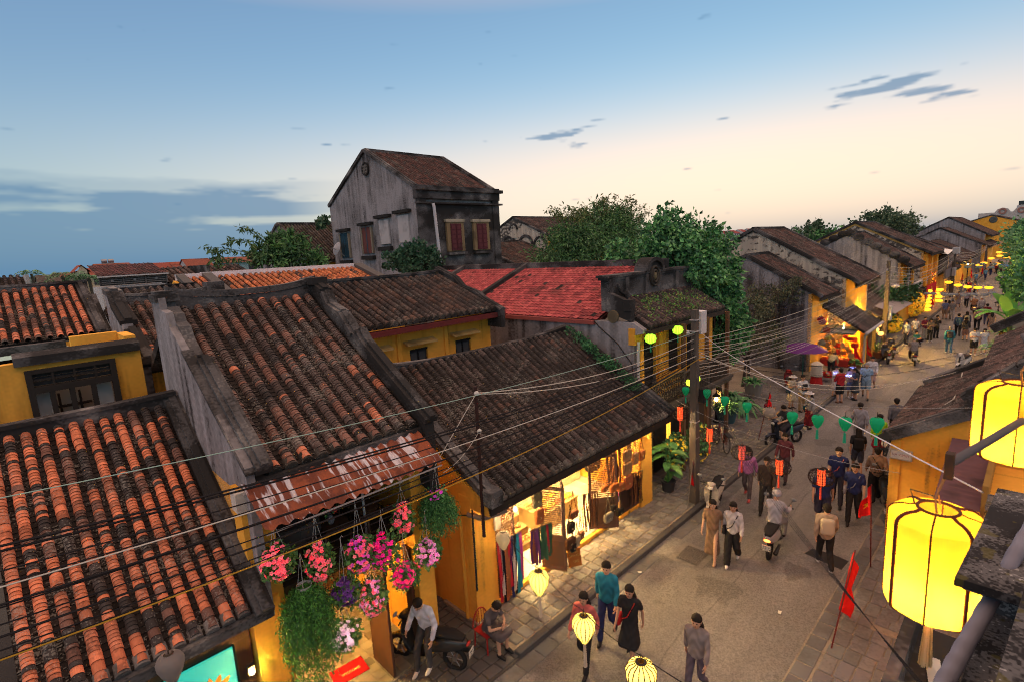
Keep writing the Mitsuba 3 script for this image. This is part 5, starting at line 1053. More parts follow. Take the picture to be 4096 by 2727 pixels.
def potted(name, label, x, y, z, h, pr_, pc, n, ll, cols, arch=0.5, wide=0.07, cat='potted plant', group=None, seed=0, taper=0.75):
    """pot with long arching leaves"""
    k = thing(name, label, cat, group); r = np.random.default_rng(seed + 31)
    pot = [(pr_ * taper, 0), (pr_, h * 0.9), (pr_ * 1.1, h * 0.92), (pr_ * 1.1, h), (pr_ * 0.92, h), (pr_ * 0.9, h * 0.85), (0, h * 0.85)]
    MB(pc).lathe(pot, 14, (x, y, z)).build(k, 'pot', 'vc', True)
    m = MB(); t = np.linspace(0, 1, 6)
    for i in range(n):
        a = r.uniform(0, 2 * PI); L = ll * r.uniform(0.6, 1.15); el = r.uniform(0.5, 1.4); d = np.array([math.cos(a), math.sin(a), 0]); sd = np.array([-d[1], d[0], 0])
        c = np.array([x, y, z + h * 0.85]) + d * pr_ * 0.3 * r.random() + np.outer(t * L * math.cos(el), d) + np.outer(t * L * math.sin(el) - arch * L * t**2, [0, 0, 1]); w = np.sin(t * PI * 0.9 + 0.15)[:, None] * wide * L
        v = np.vstack([c + sd * w, c - sd * w]); f = [[j, j + 1, 7 + j, 6 + j] for j in range(5)]; cc = np.array(cols[r.integers(len(cols))]) * r.uniform(0.7, 1.3)
        m.add(v, f, cc)
    m.build(k, 'leaves', 'leaf'); return k


CLAY, CEM, BLUE = (0.30, 0.12, 0.05), (0.22, 0.21, 0.19), (0.05, 0.11, 0.13)
potted('big_glazed_pot', 'palm like plant in a big blue green glazed pot behind the lamp post', 21.9, 9.3, 0.1, 0.62, 0.48, BLUE, 60, 1.1, VG, 0.6, 0.05, seed=1)
potted('square_cement_planter', 'bushy plant in a tall pale cement planter in the garden', 26.3, 9.8, 0.1, 0.8, 0.45, CEM, 70, 0.9, VG, 0.6, 0.06, seed=2)
potted('low_cement_planter', 'long leaved plant in a low cement planter between glazed pot and tall planter', 24.0, 10.0, 0.1, 0.55, 0.45, CEM, 70, 1.0, VG, 0.7, 0.06, seed=3)
potted('garden_fern', 'drooping fern at the foot of the hanging vine', 23.6, 9.3, 0.1, 0.4, 0.3, (0.08, 0.07, 0.06), 80, 1.2, VG, 0.8, 0.06, seed=4)
potted('snake_plant', 'spiky snake plant in a terracotta pot by the yellow stall house wall', 38.9, 6.98, 0.1, 0.42, 0.36, CLAY, 26, 0.95, [(0.06, 0.12, 0.04), (0.10, 0.16, 0.05)], 0.05, 0.04, seed=5)
potted('flag_base_bush', 'dark leafy bush at the foot of the two red flags', 35.4, 7.3, 0.1, 0.3, 0.25, CLAY, 60, 0.6, VG, 0.5, 0.12, seed=6)
k = potted('broad_leaf_plant', 'broad leaved green plant in a black pot beside the bag shop right pillar', 14.4, 7.95, 0.1, 0.38, 0.22, (0.05, 0.05, 0.055), 4, 0.5, [G3], 0.4, 0.2, seed=7)
m = MB(); r = np.random.default_rng(3)
for i in range(17):     # paddle leaves on stems
    a = r.uniform(0, 2 * PI); h = r.uniform(0.5, 1.75); L = r.uniform(0.4, 0.72); d = np.array([math.cos(a), math.sin(a), 0]); sd = np.array([-d[1], d[0], 0.0]); o = np.array([14.4, 7.95, 0.4]) + d * 0.06 * h + np.array([0, 0, h - 0.3]); t = np.linspace(0, 1, 8)
    m.tube([(14.4, 7.95, 0.4), o], 0.012, 4, G1); c = o + np.outer(t * L * 0.85, d) + np.outer(0.35 * L * t - 0.55 * L * t**2, [0, 0, 1]); w = (np.sin(t * PI) ** 0.7)[:, None] * 0.13; cc = np.array([G3, G4, G1][i % 3]) * r.uniform(0.8, 1.3)
    m.add(np.vstack([c + sd * w + [0, 0, 0.03], c, c - sd * w + [0, 0, 0.03]]), [[j, j + 1, 9 + j, 8 + j] for j in range(7)] + [[8 + j, 9 + j, 17 + j, 16 + j] for j in range(7)], cc)
m.build(k, 'paddle_leaves', 'leaf', True)


def flower_bush(name, label, ctr, rad, nl, nf, fc, leaf=0.09, fs=0.035, cols=VG, pot=None, cat='flowers', group=None, seed=0, long=0.0):
    k = thing(name, label, cat, group); r = np.random.default_rng(seed + 77); m = MB(); ctr = np.asarray(ctr, float); rad = np.asarray(rad, float)
    d = r.normal(size=(nl, 3)); d /= np.linalg.norm(d, axis=1, keepdims=True); p = ctr + d * rad * r.random((nl, 1)) ** 0.4
    if long: p[:, 2] -= long * r.random(nl) ** 1.3
    blades(m, p, d * 0.7, leaf, cols, 1, r, 0.3, 0.4); m.build(k, 'foliage', 'leaf')
    m = MB(); d = r.normal(size=(nf, 3)); d /= np.linalg.norm(d, axis=1, keepdims=True); d[:, 0] = -np.abs(d[:, 0]) * (r.random(nf) < 0.75) + d[:, 0] * 0.25; d[:, 1] = -np.abs(d[:, 1]); d /= np.linalg.norm(d, axis=1, keepdims=True)
    p = ctr + d * rad * 1.03; p[:, 2] -= rad[2] * 0.12
    for q, n_ in zip(p, d):
        n_ = unit(n_ + r.normal(0, 0.35, 3) + np.array([0, 0, 0.3])); a = unit(np.cross(n_, r.normal(size=3))); b = np.cross(n_, a); g = np.arange(10) * 2 * PI / 10; rr = fs * np.where(np.arange(10) % 2, 0.72, 1.05) * r.uniform(0.8, 1.25)
        v = np.vstack([q + n_ * 0.004, q + n_ * 0.014 + np.outer(rr * np.cos(g), a) + np.outer(rr * np.sin(g), b)]); c = np.array(fc[r.integers(len(fc))]) * r.uniform(0.75, 1.25)
        C = np.tile(c, (11, 1)); C[0] *= 0.4; m.add(v, [[0, 1 + j, 1 + (j + 1) % 10] for j in range(10)], C)
    m.build(k, 'blossoms', 'leaf')
    return k


PINK, MAG, PUR, DPUR, LIL, WHT = [(0.85, 0.13, 0.20), (0.9, 0.2, 0.25)], [(0.72, 0.02, 0.28), (0.62, 0.01, 0.22)], [(0.55, 0.05, 0.5), (0.62, 0.08, 0.42)], [(0.06, 0.02, 0.12), (0.1, 0.03, 0.18)], [(0.62, 0.22, 0.5), (0.75, 0.35, 0.6)], [(0.75, 0.55, 0.72), (0.8, 0.7, 0.78)]
hb = [('leftmost hanging basket of pink petunias under the rusty awning', (2.37, 7.75, 3.66), (0.25, 0.22, 0.27), PINK, 4.26), ('second hanging basket of pink petunias from the left', (2.98, 7.75, 3.36), (0.23, 0.22, 0.30), PINK, 4.10), ('hanging basket of mixed purple and pink petunias in the middle', (3.66, 7.72, 3.18), (0.27, 0.24, 0.30), PUR + PINK, 4.05),
      ('hanging basket of deep magenta petunias right of the middle', (4.08, 7.68, 3.05), (0.27, 0.24, 0.34), MAG, 3.68), ('high hanging basket of pink petunias near the right pillar', (4.58, 7.8, 3.42), (0.2, 0.2, 0.28), PINK, 3.96), ('round hanging basket of lilac petunias near the right pillar', (4.98, 7.7, 2.6), (0.25, 0.24, 0.24), LIL, 3.3),
      ('low hanging basket of dark violet petunias', (3.34, 7.72, 2.66), (0.24, 0.22, 0.22), DPUR, 3.5), ('low hanging basket of lilac pink petunias over the floor', (3.76, 7.66, 2.35), (0.24, 0.22, 0.32), LIL + PINK, 3.3), ('white and violet petunias in a low white pot', (3.22, 7.7, 1.92), (0.26, 0.24, 0.24), WHT, 2.6), ('hot pink petunias hanging beside the doorway', (4.42, 7.62, 2.45), (0.25, 0.22, 0.22), MAG + [(0.9, 0.06, 0.2)], 3.1)]
for i, (lb, c, rd, fc, hz) in enumerate(hb):
    k = flower_bush('hanging_petunias', lb, c, rd, 480, 78, fc, 0.075, 0.036, [(0.05, 0.12, 0.03), (0.03, 0.08, 0.025), (0.09, 0.16, 0.04)], cat='hanging flowers', group='hanging petunia baskets of the flower house', seed=i, long=0.12)
    MB((0.5, 0.47, 0.42)).lathe([(0.06, -0.12), (0.11, 0.04), (0.12, 0.05)], 10, np.array(c) + [0, 0, 0.08]).build(k, 'pot', 'vcp', True)
    m = MB((0.6, 0.6, 0.58))
    for a in (0, 2.1, 4.2): m.tube([np.array(c) + [0.11 * math.cos(a), 0.11 * math.sin(a), 0.13], (c[0], c[1], hz)], 0.004, 4)
    m.tube([(c[0], c[1], hz), (c[0], c[1], hz + 0.06), (c[0] + 0.03, c[1], hz + 0.09), (c[0] + 0.05, c[1], hz + 0.06)], 0.006, 4); m.build(k, 'hanger', 'vcp')


def trailing(name, label, c, rad, drop, n, cols, hz, seed):
    k = thing(name, label, 'hanging plant', 'trailing asparagus ferns of the flower house'); r = np.random.default_rng(seed); m = MB(); c = np.asarray(c, float)
    MB((0.55, 0.52, 0.48)).lathe([(0.07, -0.1), (0.11, 0.06), (0.12, 0.07)], 10, c).build(k, 'pot', 'vcp', True)
    for i in range(n):
        a = r.uniform(0, 2 * PI); R = rad * r.random() ** 0.5; L = drop * (0.35 + 0.65 * r.random()) * (1 - 0.25 * R / rad); t = np.linspace(0, 1, 9)
        q = c + np.stack([math.cos(a) * R * np.sin(t * PI / 2), math.sin(a) * R * np.sin(t * PI / 2), 0.16 * np.sin(t * PI * 0.6) * (1 - t) - L * t**1.5], 1); q[1:, :2] += r.normal(0, 0.015, (8, 2))
        for j in range(1, 9): blades(m, q[j] + r.normal(0, 0.03, (5, 3)), np.tile([0, 0, -0.5], (5, 1)), 0.07, cols, 1, r, 0.5, 0.12)
    m.build(k, 'strands', 'leaf'); h = MB((0.6, 0.6, 0.58))
    for a in (0, 2.1, 4.2): h.tube([c + [0.11 * math.cos(a), 0.11 * math.sin(a), 0.07], (c[0], c[1], hz)], 0.004, 4)
    h.build(k, 'hanger', 'vcp')


FG = [(0.035, 0.11, 0.02), (0.05, 0.15, 0.03), (0.02, 0.07, 0.02)]
trailing('trailing_fern', 'dark green trailing fern hanging in front of the left pillar', (2.68, 7.72, 3.0), 0.44, 1.75, 420, FG, 3.6, 1)
trailing('trailing_fern', 'green trailing fern hanging beside the alley on the right pillar', (5.30, 7.72, 3.52), 0.38, 0.85, 200, [(0.05, 0.14, 0.04), (0.03, 0.09, 0.03)], 4.1, 2)
flower_bush('violet_basket_flowers', 'few violet petunias on top of the fern basket at the alley', (5.26, 7.7, 3.64), (0.2, 0.18, 0.1), 90, 14, PUR, 0.06, 0.03, seed=40)
YEL = [(0.75, 0.5, 0.02), (0.8, 0.6, 0.05)]
flower_bush('yellow_flower_bush', 'yellow chrysanthemum bush behind the broad leaved plant', (15.5, 8.3, 1.1), (0.5, 0.4, 0.6), 800, 46, YEL, 0.09, 0.045, seed=50)
flower_bush('yellow_flower_bush', 'yellow chrysanthemum bush just right of the concrete utility pole', (17.0, 8.2, 1.0), (0.5, 0.4, 0.7), 800, 40, YEL, 0.09, 0.045, seed=51)
flower_bush('yellow_flower_bush', 'yellow flowers behind the far red flag at the lantern shop', (49.6, 8.0, 0.8), (1.3, 0.6, 0.7), 700, 120, YEL, 0.16, 0.09, seed=52)
flower_bush('yellow_blossom_tree', 'yellow blossom tree glowing beside the stacked yellow lanterns', (58.5, 8.0, 1.5), (2.2, 0.8, 1.1), 500, 420, YEL, 0.2, 0.09, cols=[GY, (0.2, 0.16, 0.04)], cat='tree', seed=53)
tree('street_corner_tree', 'dark round tree behind the far street lamp with yellow berries', 'tree', (53.5, 8.6, 0), [(53, 8.8, 3.0, 2, 1.2, .9), (55.5, 8.6, 2.5, 1.8, 1.2, .8), (51.5, 8.8, 2.6, 1.4, 1, .6)], 2600, 0.24, [(0.02, 0.055, 0.025), (0.03, 0.07, 0.03)], 0.1, 30)
tree('far_crown_tree', 'large dark tree standing above the far gables against the sky', 'tree', (84, 15, 0), [(84, 15, 8.7, 3.4, 2.6, 1.5), (80.5, 16.5, 8.5, 2.2, 2, 1.0), (87, 13.5, 8.4, 2.4, 2, 1.2), (84, 15.2, 9.9, 2, 1.6, .7), (82, 16, 9.3, 1.6, 1.3, .7), (86.5, 14, 9.3, 1.6, 1.3, .6)], 4200, 0.34, [(0.035, 0.06, 0.035), (0.025, 0.045, 0.03), (0.05, 0.075, 0.04)], 0.3, 31, shell=0.2)
tree('layered_tree', 'small tree with flat layered crown on the skyline between the gables', 'tree', (77, 21.5, 0), [(77, 21.5, 9.0, 1.9, 1.6, .18), (77, 21.5, 9.6, .7, .6, .12), (76.4, 21.9, 8.5, 2.4, 1.8, .25), (77.5, 21.3, 8.2, 2.2, 1.8, .3)], 1500, 0.28, [(0.03, 0.05, 0.03), (0.04, 0.065, 0.035)], 0.12, 32, up=0.5)
tree('skyline_bushes', 'green bushes below the layered tree on the skyline', 'bushes', (77, 22, 0), [(75, 22.5, 7.6, 3, 2, .7), (79, 20.5, 7.5, 3, 2, .7), (82, 19, 7.3, 2.5, 2, .6)], 1500, 0.35, VG, 0.1, 33)
for i, (b, bl, lb) in enumerate([((56, -0.5, 0), [(56, 0.3, 6.3, 4, 1.2, 1.1), (50, 0.2, 6.2, 2.5, .8, .9), (64, 0.6, 5.9, 5, 1.5, 1.2), (46, 0.0, 5.6, 2.4, .8, .9)], 'broad green tree overhanging the street from the right edge'), ((42, 0.0, 0), [(44, 0.55, 4.6, 2, .7, .9), (48, 0.8, 4.3, 2.4, .7, .9), (40, 0.4, 5.0, 1.6, .5, .7)], 'lower dark green tree behind the banana leaves at right')]):
    tree('right_street_tree', lb, 'tree', b, bl, 4500, 0.26, [(0.045, 0.12, 0.045), (0.03, 0.09, 0.04), (0.06, 0.15, 0.05)], 0.2, 34 + i, shell=0.5)
tree('far_street_tree', 'green tree crown above the far end of the street', 'tree', (110, 1.5, 0), [(110, 1.6, 6.3, 7, 2, 1.2), (98, 1.0, 6.4, 6, 1.6, 1.1), (122, 2.0, 5.6, 7, 2, 1.0)], 3500, 0.5, [(0.045, 0.12, 0.05), (0.03, 0.09, 0.04)], 0.25, 38, shell=0.5)
# banana plants on the right
bp_ = thing('banana_plant', 'tall banana plant with big upright leaves at the right edge', 'banana plant'); MB((0.12, 0.14, 0.05)).tube([(43.5, 1.15, 0), (43.5, 1.15, 2.4)], [0.16, 0.1], 8).build(bp_, 'stem', 'vc', True)
for i, (az_, el, L) in enumerate([(0.3, 1.35, 2.6), (2.6, 1.2, 2.4), (1.6, 0.75, 2.3), (3.5, 0.85, 2.2), (-1.0, 1.0, 2.2), (4.6, 0.6, 2.0), (0.9, 1.05, 2.4), (2.0, 0.5, 2.0)]):
    d = np.array([math.cos(az_), math.sin(az_), 0]); sd = np.array([-d[1], d[0], 0]); t = np.linspace(0, 1, 12); o = np.array([43.5, 1.15, 1.9 + 0.07 * i])
    c = o + np.outer(t * L * math.cos(el), d) + np.outer(t * L * math.sin(el) - 0.5 * L * t**2.5 * math.cos(el) * 1.2, [0, 0, 1]); w = (np.sin(np.clip(t * 1.1 - 0.1, 0, 1) * PI) ** 0.55)[:, None] * 0.34; m = MB(np.array((0.075, 0.19, 0.045)) * rng.uniform(0.8, 1.3)); up_ = np.array([0, 0, 0.1])
    m.add(np.vstack([c + sd * w + up_ * 0.8, c, c - sd * w + up_ * 0.8]), [[j, j + 1, 13 + j, 12 + j] for j in range(11)] + [[12 + j, 13 + j, 25 + j, 24 + j] for j in range(11)]); m.build(bp_, 'leaf', 'leaf', True)
for i, (x, y, h, n, L) in enumerate([(38.5, 1.2, 1.2, 70, 1.3), (41.0, 1.5, 0.9, 60, 1.2), (47.0, 1.4, 0.9, 60, 1.3), (35.5, 0.9, 1.6, 60, 1.2)]):
    potted('roadside_palm', ('feathery palm below the banana plant nearest the tile roof', 'second feathery palm under the banana plant', 'palm beyond the banana plant by the street', 'palm fronds just above the right tile roof')[i], x, y, 0.05, h, 0.35, (0.25, 0.16, 0.05), n, L, [(0.06, 0.16, 0.04), (0.10, 0.2, 0.05), (0.04, 0.1, 0.03)], 0.6, 0.06, seed=60 + i, cat='palm')
# coconut palms on the left skyline
for i, (x, y, z) in enumerate([(2.3, 60, 8.4), (4.25, 60, 8.1), (5.35, 60, 8.0), (6.0, 60, 7.75)]):
    k = thing('coconut_palm', ('coconut palm behind the left edge roof', 'coconut palm left of the cream house', 'coconut palm in front of the cream house', 'small coconut palm beside the white vent house')[i], 'palm tree', 'coconut palms on the left skyline'); MB((0.1, 0.09, 0.07)).tube([(x, y, 0), (x + 0.2, y, z * 0.5), (x, y, z)], [0.2, 0.14, 0.1], 6).build(k, 'trunk', 'vc'); m = MB(); r = np.random.default_rng(i)
    for q in range(16):
        a = q * 0.393 + r.normal(0, 0.1); d = np.array([math.cos(a), math.sin(a), 0]); sd = np.array([-d[1], d[0], 0]); t = np.linspace(0, 1, 8); el = r.uniform(0.2, 1.2); L = r.uniform(1.3, 1.8); c = np.array([x, y, z]) + np.outer(t * L * math.cos(el), d) + np.outer(t * L * math.sin(el) - 0.9 * L * t**2, [0, 0, 1])
        for j in range(1, 8):
            for s in (-1, 1):
                e = c[j] + sd * s * 0.38 * math.sin(j / 8 * PI) + d * 0.2 - [0, 0, 0.16]; m.add([c[j], c[j] + d * 0.12, e], [[0, 1, 2]], np.array((0.05, 0.12, 0.06)) * r.uniform(0.7, 1.3))
    m.build(k, 'fronds', 'leaf')
# ------------------------------------------------------------------ distant town
def small_house(lb, x0, x1, y0, y1, ze, zr, wall=(0.5, 0.45, 0.36), roof=(0.26, 0.075, 0.05), along='x', cat='house', group='distant houses on the skyline'):
    k = thing('distant_house', lb, cat, group); MB(wall).box((x0, y0, 0), (x1, y1, ze)).build(k, 'wall', 'vcp'); m = MB(roof)
    if along == 'x':
        ym = (y0 + y1) / 2; o = 0.3; V = [(x0 - .1, y0 - o, ze - .1), (x1 + .1, y0 - o, ze - .1), (x1 + .1, ym, zr), (x0 - .1, ym, zr), (x0 - .1, y1 + o, ze - .1), (x1 + .1, y1 + o, ze - .1)]; m.add(V, [[0, 1, 2, 3], [3, 2, 5, 4]]); g = [(x0, y0, ze), (x0, ym, zr - .1), (x0, y1, ze)]
    else:
        xm = (x0 + x1) / 2; o = 0.3; V = [(x0 - o, y0 - .1, ze - .1), (x0 - o, y1 + .1, ze - .1), (xm, y1 + .1, zr), (xm, y0 - .1, zr), (x1 + o, y0 - .1, ze - .1), (x1 + o, y1 + .1, ze - .1)]; m.add(V, [[0, 1, 2, 3], [3, 2, 5, 4]]); g = [(x0, y0, ze), (xm, y0, zr - .1), (x1, y0, ze)]
    m.build(k, 'roof', 'vc'); MB(wall).add(g, [[0, 1, 2]]).build(k, 'gable', 'vcp')
    w = MB((0.05, 0.055, 0.07)); n = max(1, int((x1 - x0) / 1.6))
    for i in range(n): a = x0 + (i + 0.5) * (x1 - x0) / n; w.box((a - .3, y0 - .05, ze - 1.1), (a + .3, y0, ze - .3))
    w.build(k, 'window', 'vcp')
    return k


CREAM, WHI, TEAL = (0.5, 0.45, 0.33), (0.5, 0.52, 0.55), (0.3, 0.48, 0.5)
small_house('cream house with red gable roof at the left skyline', 6.2, 7.0, 70, 74, 8.5, 9.12, CREAM, along='y'); small_house('cream house behind the palm with brown roof', 7.2, 8.0, 69, 74, 8.1, 8.75, CREAM); small_house('long red roofed house carrying two water tanks', 8.1, 11.2, 72, 76, 8.6, 9.2, CREAM, (0.26, 0.085, 0.055))
k = thing('water_tanks', 'pair of grey steel water tanks on a red roof at the left skyline', 'water tanks'); MB((0.33, 0.35, 0.38)).tube([(8.8, 74, 9.45), (9.3, 74, 9.45)], 0.22, 10).tube([(9.42, 74, 9.45), (9.9, 74, 9.45)], 0.22, 10).box((8.8, 73.8, 9.1), (9.9, 74.2, 9.25)).build(k, 'tanks', 'vcm', True)
small_house('low red roof left of the cream house', 4.6, 6.0, 72, 75, 8.1, 8.45, CREAM); small_house('brown shed roof between the palms', 3.0, 4.6, 68, 72, 7.7, 8.3, (0.2, 0.18, 0.16), (0.09, 0.07, 0.065))
small_house('small red roofed house with white verge right of the vent house', 11.2, 12.5, 60, 63, 8.3, 8.85, WHI, (0.26, 0.07, 0.05)); small_house('white gabled house with red roof in the middle of the left skyline', 12.7, 13.5, 60, 63, 8.4, 8.85, WHI, (0.27, 0.08, 0.055)); small_house('red roofed grey gabled house left of the bamboo sprigs', 13.4, 15.6, 58, 61, 8.35, 9.05, (0.4, 0.43, 0.46), (0.25, 0.08, 0.055))
small_house('pale teal house behind the bamboo sprigs', 16.6, 21.0, 60, 64, 8.6, 9.1, TEAL, (0.25, 0.09, 0.06)); small_house('white flat house right of the bamboo sprigs', 20.2, 24, 58, 62, 7.9, 8.3, WHI, (0.22, 0.09, 0.06))
for i in range(7): small_house('row house with red roof and white verge behind the vine tree, ' + ('first', 'second', 'third', 'fourth', 'fifth', 'sixth', 'seventh')[i] + ' from left', 196 + i * 6, 201.4 + i * 6, 92 - i * 1.2, 97 - i * 1.2, 9.6 + 0.2 * i, 10.9 + 0.2 * i, WHI, (0.24, 0.06, 0.06), group='red row houses on the skyline')
k = thing('white_vent_house', 'white house with black vent screens and dark red roof on the left', 'house')
MB((0.5, 0.5, 0.5)).box((3.4, 30.2, 3), (6.0, 33, 7.36)).box((3.4, 30.1, 7.36), (6.0, 33, 7.42)).build(k, 'wall', 'vcp')
m = MB((0.06, 0.06, 0.06)); m.box((3.38, 30.05, 7.48), (5.98, 30.3, 7.9)); m.build(k, 'vent_band', 'vcp'); m = MB((0.2, 0.2, 0.2))
for i in range(3):
    x = 3.45 + i * 0.86
    for j in range(4): m.box((x, 30.0, 7.54 + j * 0.085), (x + 0.76, 30.05, 7.575 + j * 0.085))
    m.box((x + 0.33, 29.98, 7.64), (x + 0.43, 30.04, 7.74), (0.3, 0.3, 0.3)).box((x + 0.78, 29.98, 7.48), (x + 0.84, 30.05, 7.9), (0.14, 0.14, 0.14))
m.build(k, 'vent_screen', 'vcp'); m = MB((0.05, 0.045, 0.04))
for i in range(5): m.box((3.5 + i * 0.5, 30.12, 7.2), (3.85 + i * 0.5, 30.2, 7.33))
m.build(k, 'upper_window', 'vcp'); L_ = math.hypot(3, 0.55)
rb = MB((0.1, 0.05, 0.05)).add([(3.3, 29.85, 7.9), (6.05, 29.85, 7.9), (5.75, 32.8, 8.42), (3.4, 32.8, 8.42)], [[0, 1, 2, 3]]).build(k, 'roof', 'vc')
flat_tiles(rb, 'tile', (3.3, 29.85, 7.92), (1, 0, 0), (0, 3 / L_, 0.55 / L_), (0, -0.55 / L_, 3 / L_), 14, 9, 0.19, 0.33, [(0.6, (0.13, 0.06, 0.06)), (0.4, (0.08, 0.05, 0.05))], 120)
MB((0.55, 0.56, 0.58)).box((3.3, 29.8, 7.86), (6.05, 29.9, 7.92)).build(k, 'gutter', 'vcp')
k = thing('dark_row_roof', 'long dark tile roof behind the small orange roof', 'roof'); barrel_roof(k, 5.9, 10.4, 30.0, 7.35, 33.5, 8.1, 0.26, 0.16, [(0.6, UMBER), (0.2, BROWN), (0.4, BLACK)], keep=0); MB().box((5.9, 33.4, 8.05), (10.4, 33.6, 8.16)).build(k, 'ridge', 'mould'); MB().box((7.75, 29.9, 7.4), (7.9, 33.5, 8.2)).build(k, 'divider', 'mould')
k = thing('far_left_roof', 'small dark tile roof at the far left edge below the sky', 'roof'); barrel_roof(k, -0.8, 0.85, 27.0, 7.6, 29.5, 8.1, 0.2, 0.12, [(0.4, UMBER), (0.6, BLACK)], keep=0); MB((0.4, 0.4, 0.4)).box((0.85, 26.9, 7.5), (0.95, 29.6, 8.16)).build(k, 'verge', 'vcp')
k = thing('hotel', 'distant white and pink hotel with rooftop sign at the right edge', 'hotel'); MB((0.52, 0.50, 0.48)).box((480, 8, 0), (560, 34, 15.5)).build(k, 'wall', 'vcp'); MB((0.45, 0.48, 0.55)).box((560, 4, 0), (600, 18, 21)).build(k, 'tower', 'vcp')
for y in (13, 22): MB((0.35, 0.18, 0.15)).lathe([(1.1, 0), (1.1, 0.5), (2.0, 0.5), (2.0, 0)], 14, (479.9, y, 16.0), R=roty(-PI / 2)).build(k, 'round_window', 'vcp'); MB((0.52, 0.5, 0.48)).slab([(y - 4, 15.4), (y + 4, 15.4), (y + 2.5, 17.6), (y, 18.4), (y - 2.5, 17.6)], 'yz', 480.0, 482).build(k, 'curved_gable', 'vcp')
MB((0.03, 0.05, 0.06)).box((556, 5, 21), (558, 17, 24)).build(k, 'sign_board', 'vcp'); scene[k + '__lit_windows'] = MB().box((559, 6, 19), (559.5, 16, 19.6)).ply('vcp', emitter=glow((0.09, 0.09, 0.08), 0.1))
k = thing('horizon_trees', 'low far tree line along the horizon', 'trees', kind='stuff'); m = MB(); r = np.random.default_rng(3); n = 34000; az_ = r.uniform(-0.1, 1.75, n); d = r.uniform(150, 420, n); tuft = 6.5 + 2.2 * np.array([_fb(a * 40, b / 60.0, 5, 3) for a, b in zip(az_, d)]); p = np.stack([d * np.cos(az_), d * np.sin(az_), tuft * r.uniform(0.75, 1.05, n)], 1); p = p[(p[:, 1] > 22)]
blades(m, p, np.tile([0, 0, 0.4], (len(p), 1)), 1.1, [(0.05, 0.08, 0.075), (0.06, 0.09, 0.08), (0.04, 0.065, 0.06)], 1, r, 0, 0.5); scene[k] = m.ply('leaf')
# roofs of the quarter between the skyline and the street
r = np.random.default_rng(44)
for i in range(26):
    a = r.uniform(0.35, 1.45); d = r.uniform(60, 130); x, y = d * math.cos(a), d * math.sin(a)
    if y < 24: continue
    w = r.uniform(5, 9); z = 8 - (1.2 + d * 0.006) + r.uniform(-0.3, 0.6)
    small_house('dark roofed house of the old quarter deep behind the front roofs', x, x + w, y, y + 6, z - 1.4, z, (0.3, 0.28, 0.25), ((0.07, 0.05, 0.045), (0.2, 0.08, 0.06))[i % 4 == 0], group='roofs of the old quarter')
# ------------------------------------------------------------------ poles and wires
def sagline(a, b, sag, n=26):
    a, b = np.asarray(a, float), np.asarray(b, float); t = np.linspace(0, 1, n)[:, None]; q = a + (b - a) * t; q[:, 2] -= (4 * sag * t * (1 - t))[:, 0]; return q


def pole(name, label, x, y, h, r=0.13):
    k = thing(name, label, 'utility pole'); c = (0.12, 0.1, 0.085)
    MB(c).box((x - r, y - r * 0.8, 0.05), (x + r, y + r * 0.8, h * 0.42)).box((x - r * 0.85, y - r * 0.7, h * 0.42), (x + r * 0.85, y + r * 0.7, h * 0.75)).box((x - r * 0.7, y - r * 0.6, h * 0.75), (x + r * 0.7, y + r * 0.6, h)).build(k, 'shaft', 'stone')
    m = MB((0.10, 0.09, 0.08))
    for s in (0.16, 0.3, 0.45, 0.58): m.box((x - r * 0.5, y - r * 0.84, h * s), (x + r * 0.5, y - r * 0.7, h * (s + 0.09)))
    m.build(k, 'recess', 'stone')
    m = MB((0.12, 0.11, 0.1)); m.box((x - 0.5, y - 0.05, h - 0.72), (x + 0.5, y + 0.05, h - 0.66)); m.build(k, 'cross_arm', 'vcp')
    for s in (-0.42, 0.1, 0.44): MB((0.6, 0.58, 0.55)).lathe([(0.02, 0), (0.05, 0.03), (0.05, 0.06), (0.03, 0.08), (0.05, 0.11), (0.0, 0.13)], 8, (x + s, y, h - 0.66)).build(k, 'insulator', 'vcg', True)
    return k


P1 = pole('utility_pole', 'square concrete utility pole with white meter box at the bag shop corner', 14.2, 6.97, 6.05)
MB((0.62, 0.62, 0.64)).box((14.36, 6.85, 5.32), (14.7, 7.08, 5.98)).build(P1, 'meter_box', 'vcp'); m = MB((0.45, 0.45, 0.45))
for z in (5.75, 5.42, 2.2, 2.7): m.box((14.08, 6.86, z), (14.32, 7.08, z + 0.025))
m.build(P1, 'strap', 'vcp'); MB((0.02, 0.02, 0.022)).box((14.24, 6.7, 3.3), (14.52, 6.9, 3.72)).build(P1, 'loudspeaker', 'vcp')
P2 = pole('utility_pole', 'second utility pole with white cabinet beside the stall house', 44.4, 7.6, 5.9, 0.17); MB((0.55, 0.57, 0.6)).box((44.5, 7.3, 1.7), (44.95, 7.5, 2.7)).build(P2, 'cabinet', 'vcp')
MB((0.6, 0.6, 0.62)).ell((44.8, 7.2, 4.1), (0.35, 0.25, 0.12)).build(P2, 'street_light', 'vcp', True)
P3 = pole('utility_pole', 'third utility pole with meter boxes in the middle of the street', 76.5, 7.1, 5.6, 0.2); MB((0.4, 0.42, 0.45)).box((76.2, 6.7, 5.0), (77.2, 7.3, 5.7)).box((75.4, 6.8, 2.6), (76.1, 7.1, 3.5)).build(P3, 'meter_box', 'vcp')
P4 = pole('utility_pole', 'fourth utility pole far down the street', 116, 6.8, 4.9, 0.22)
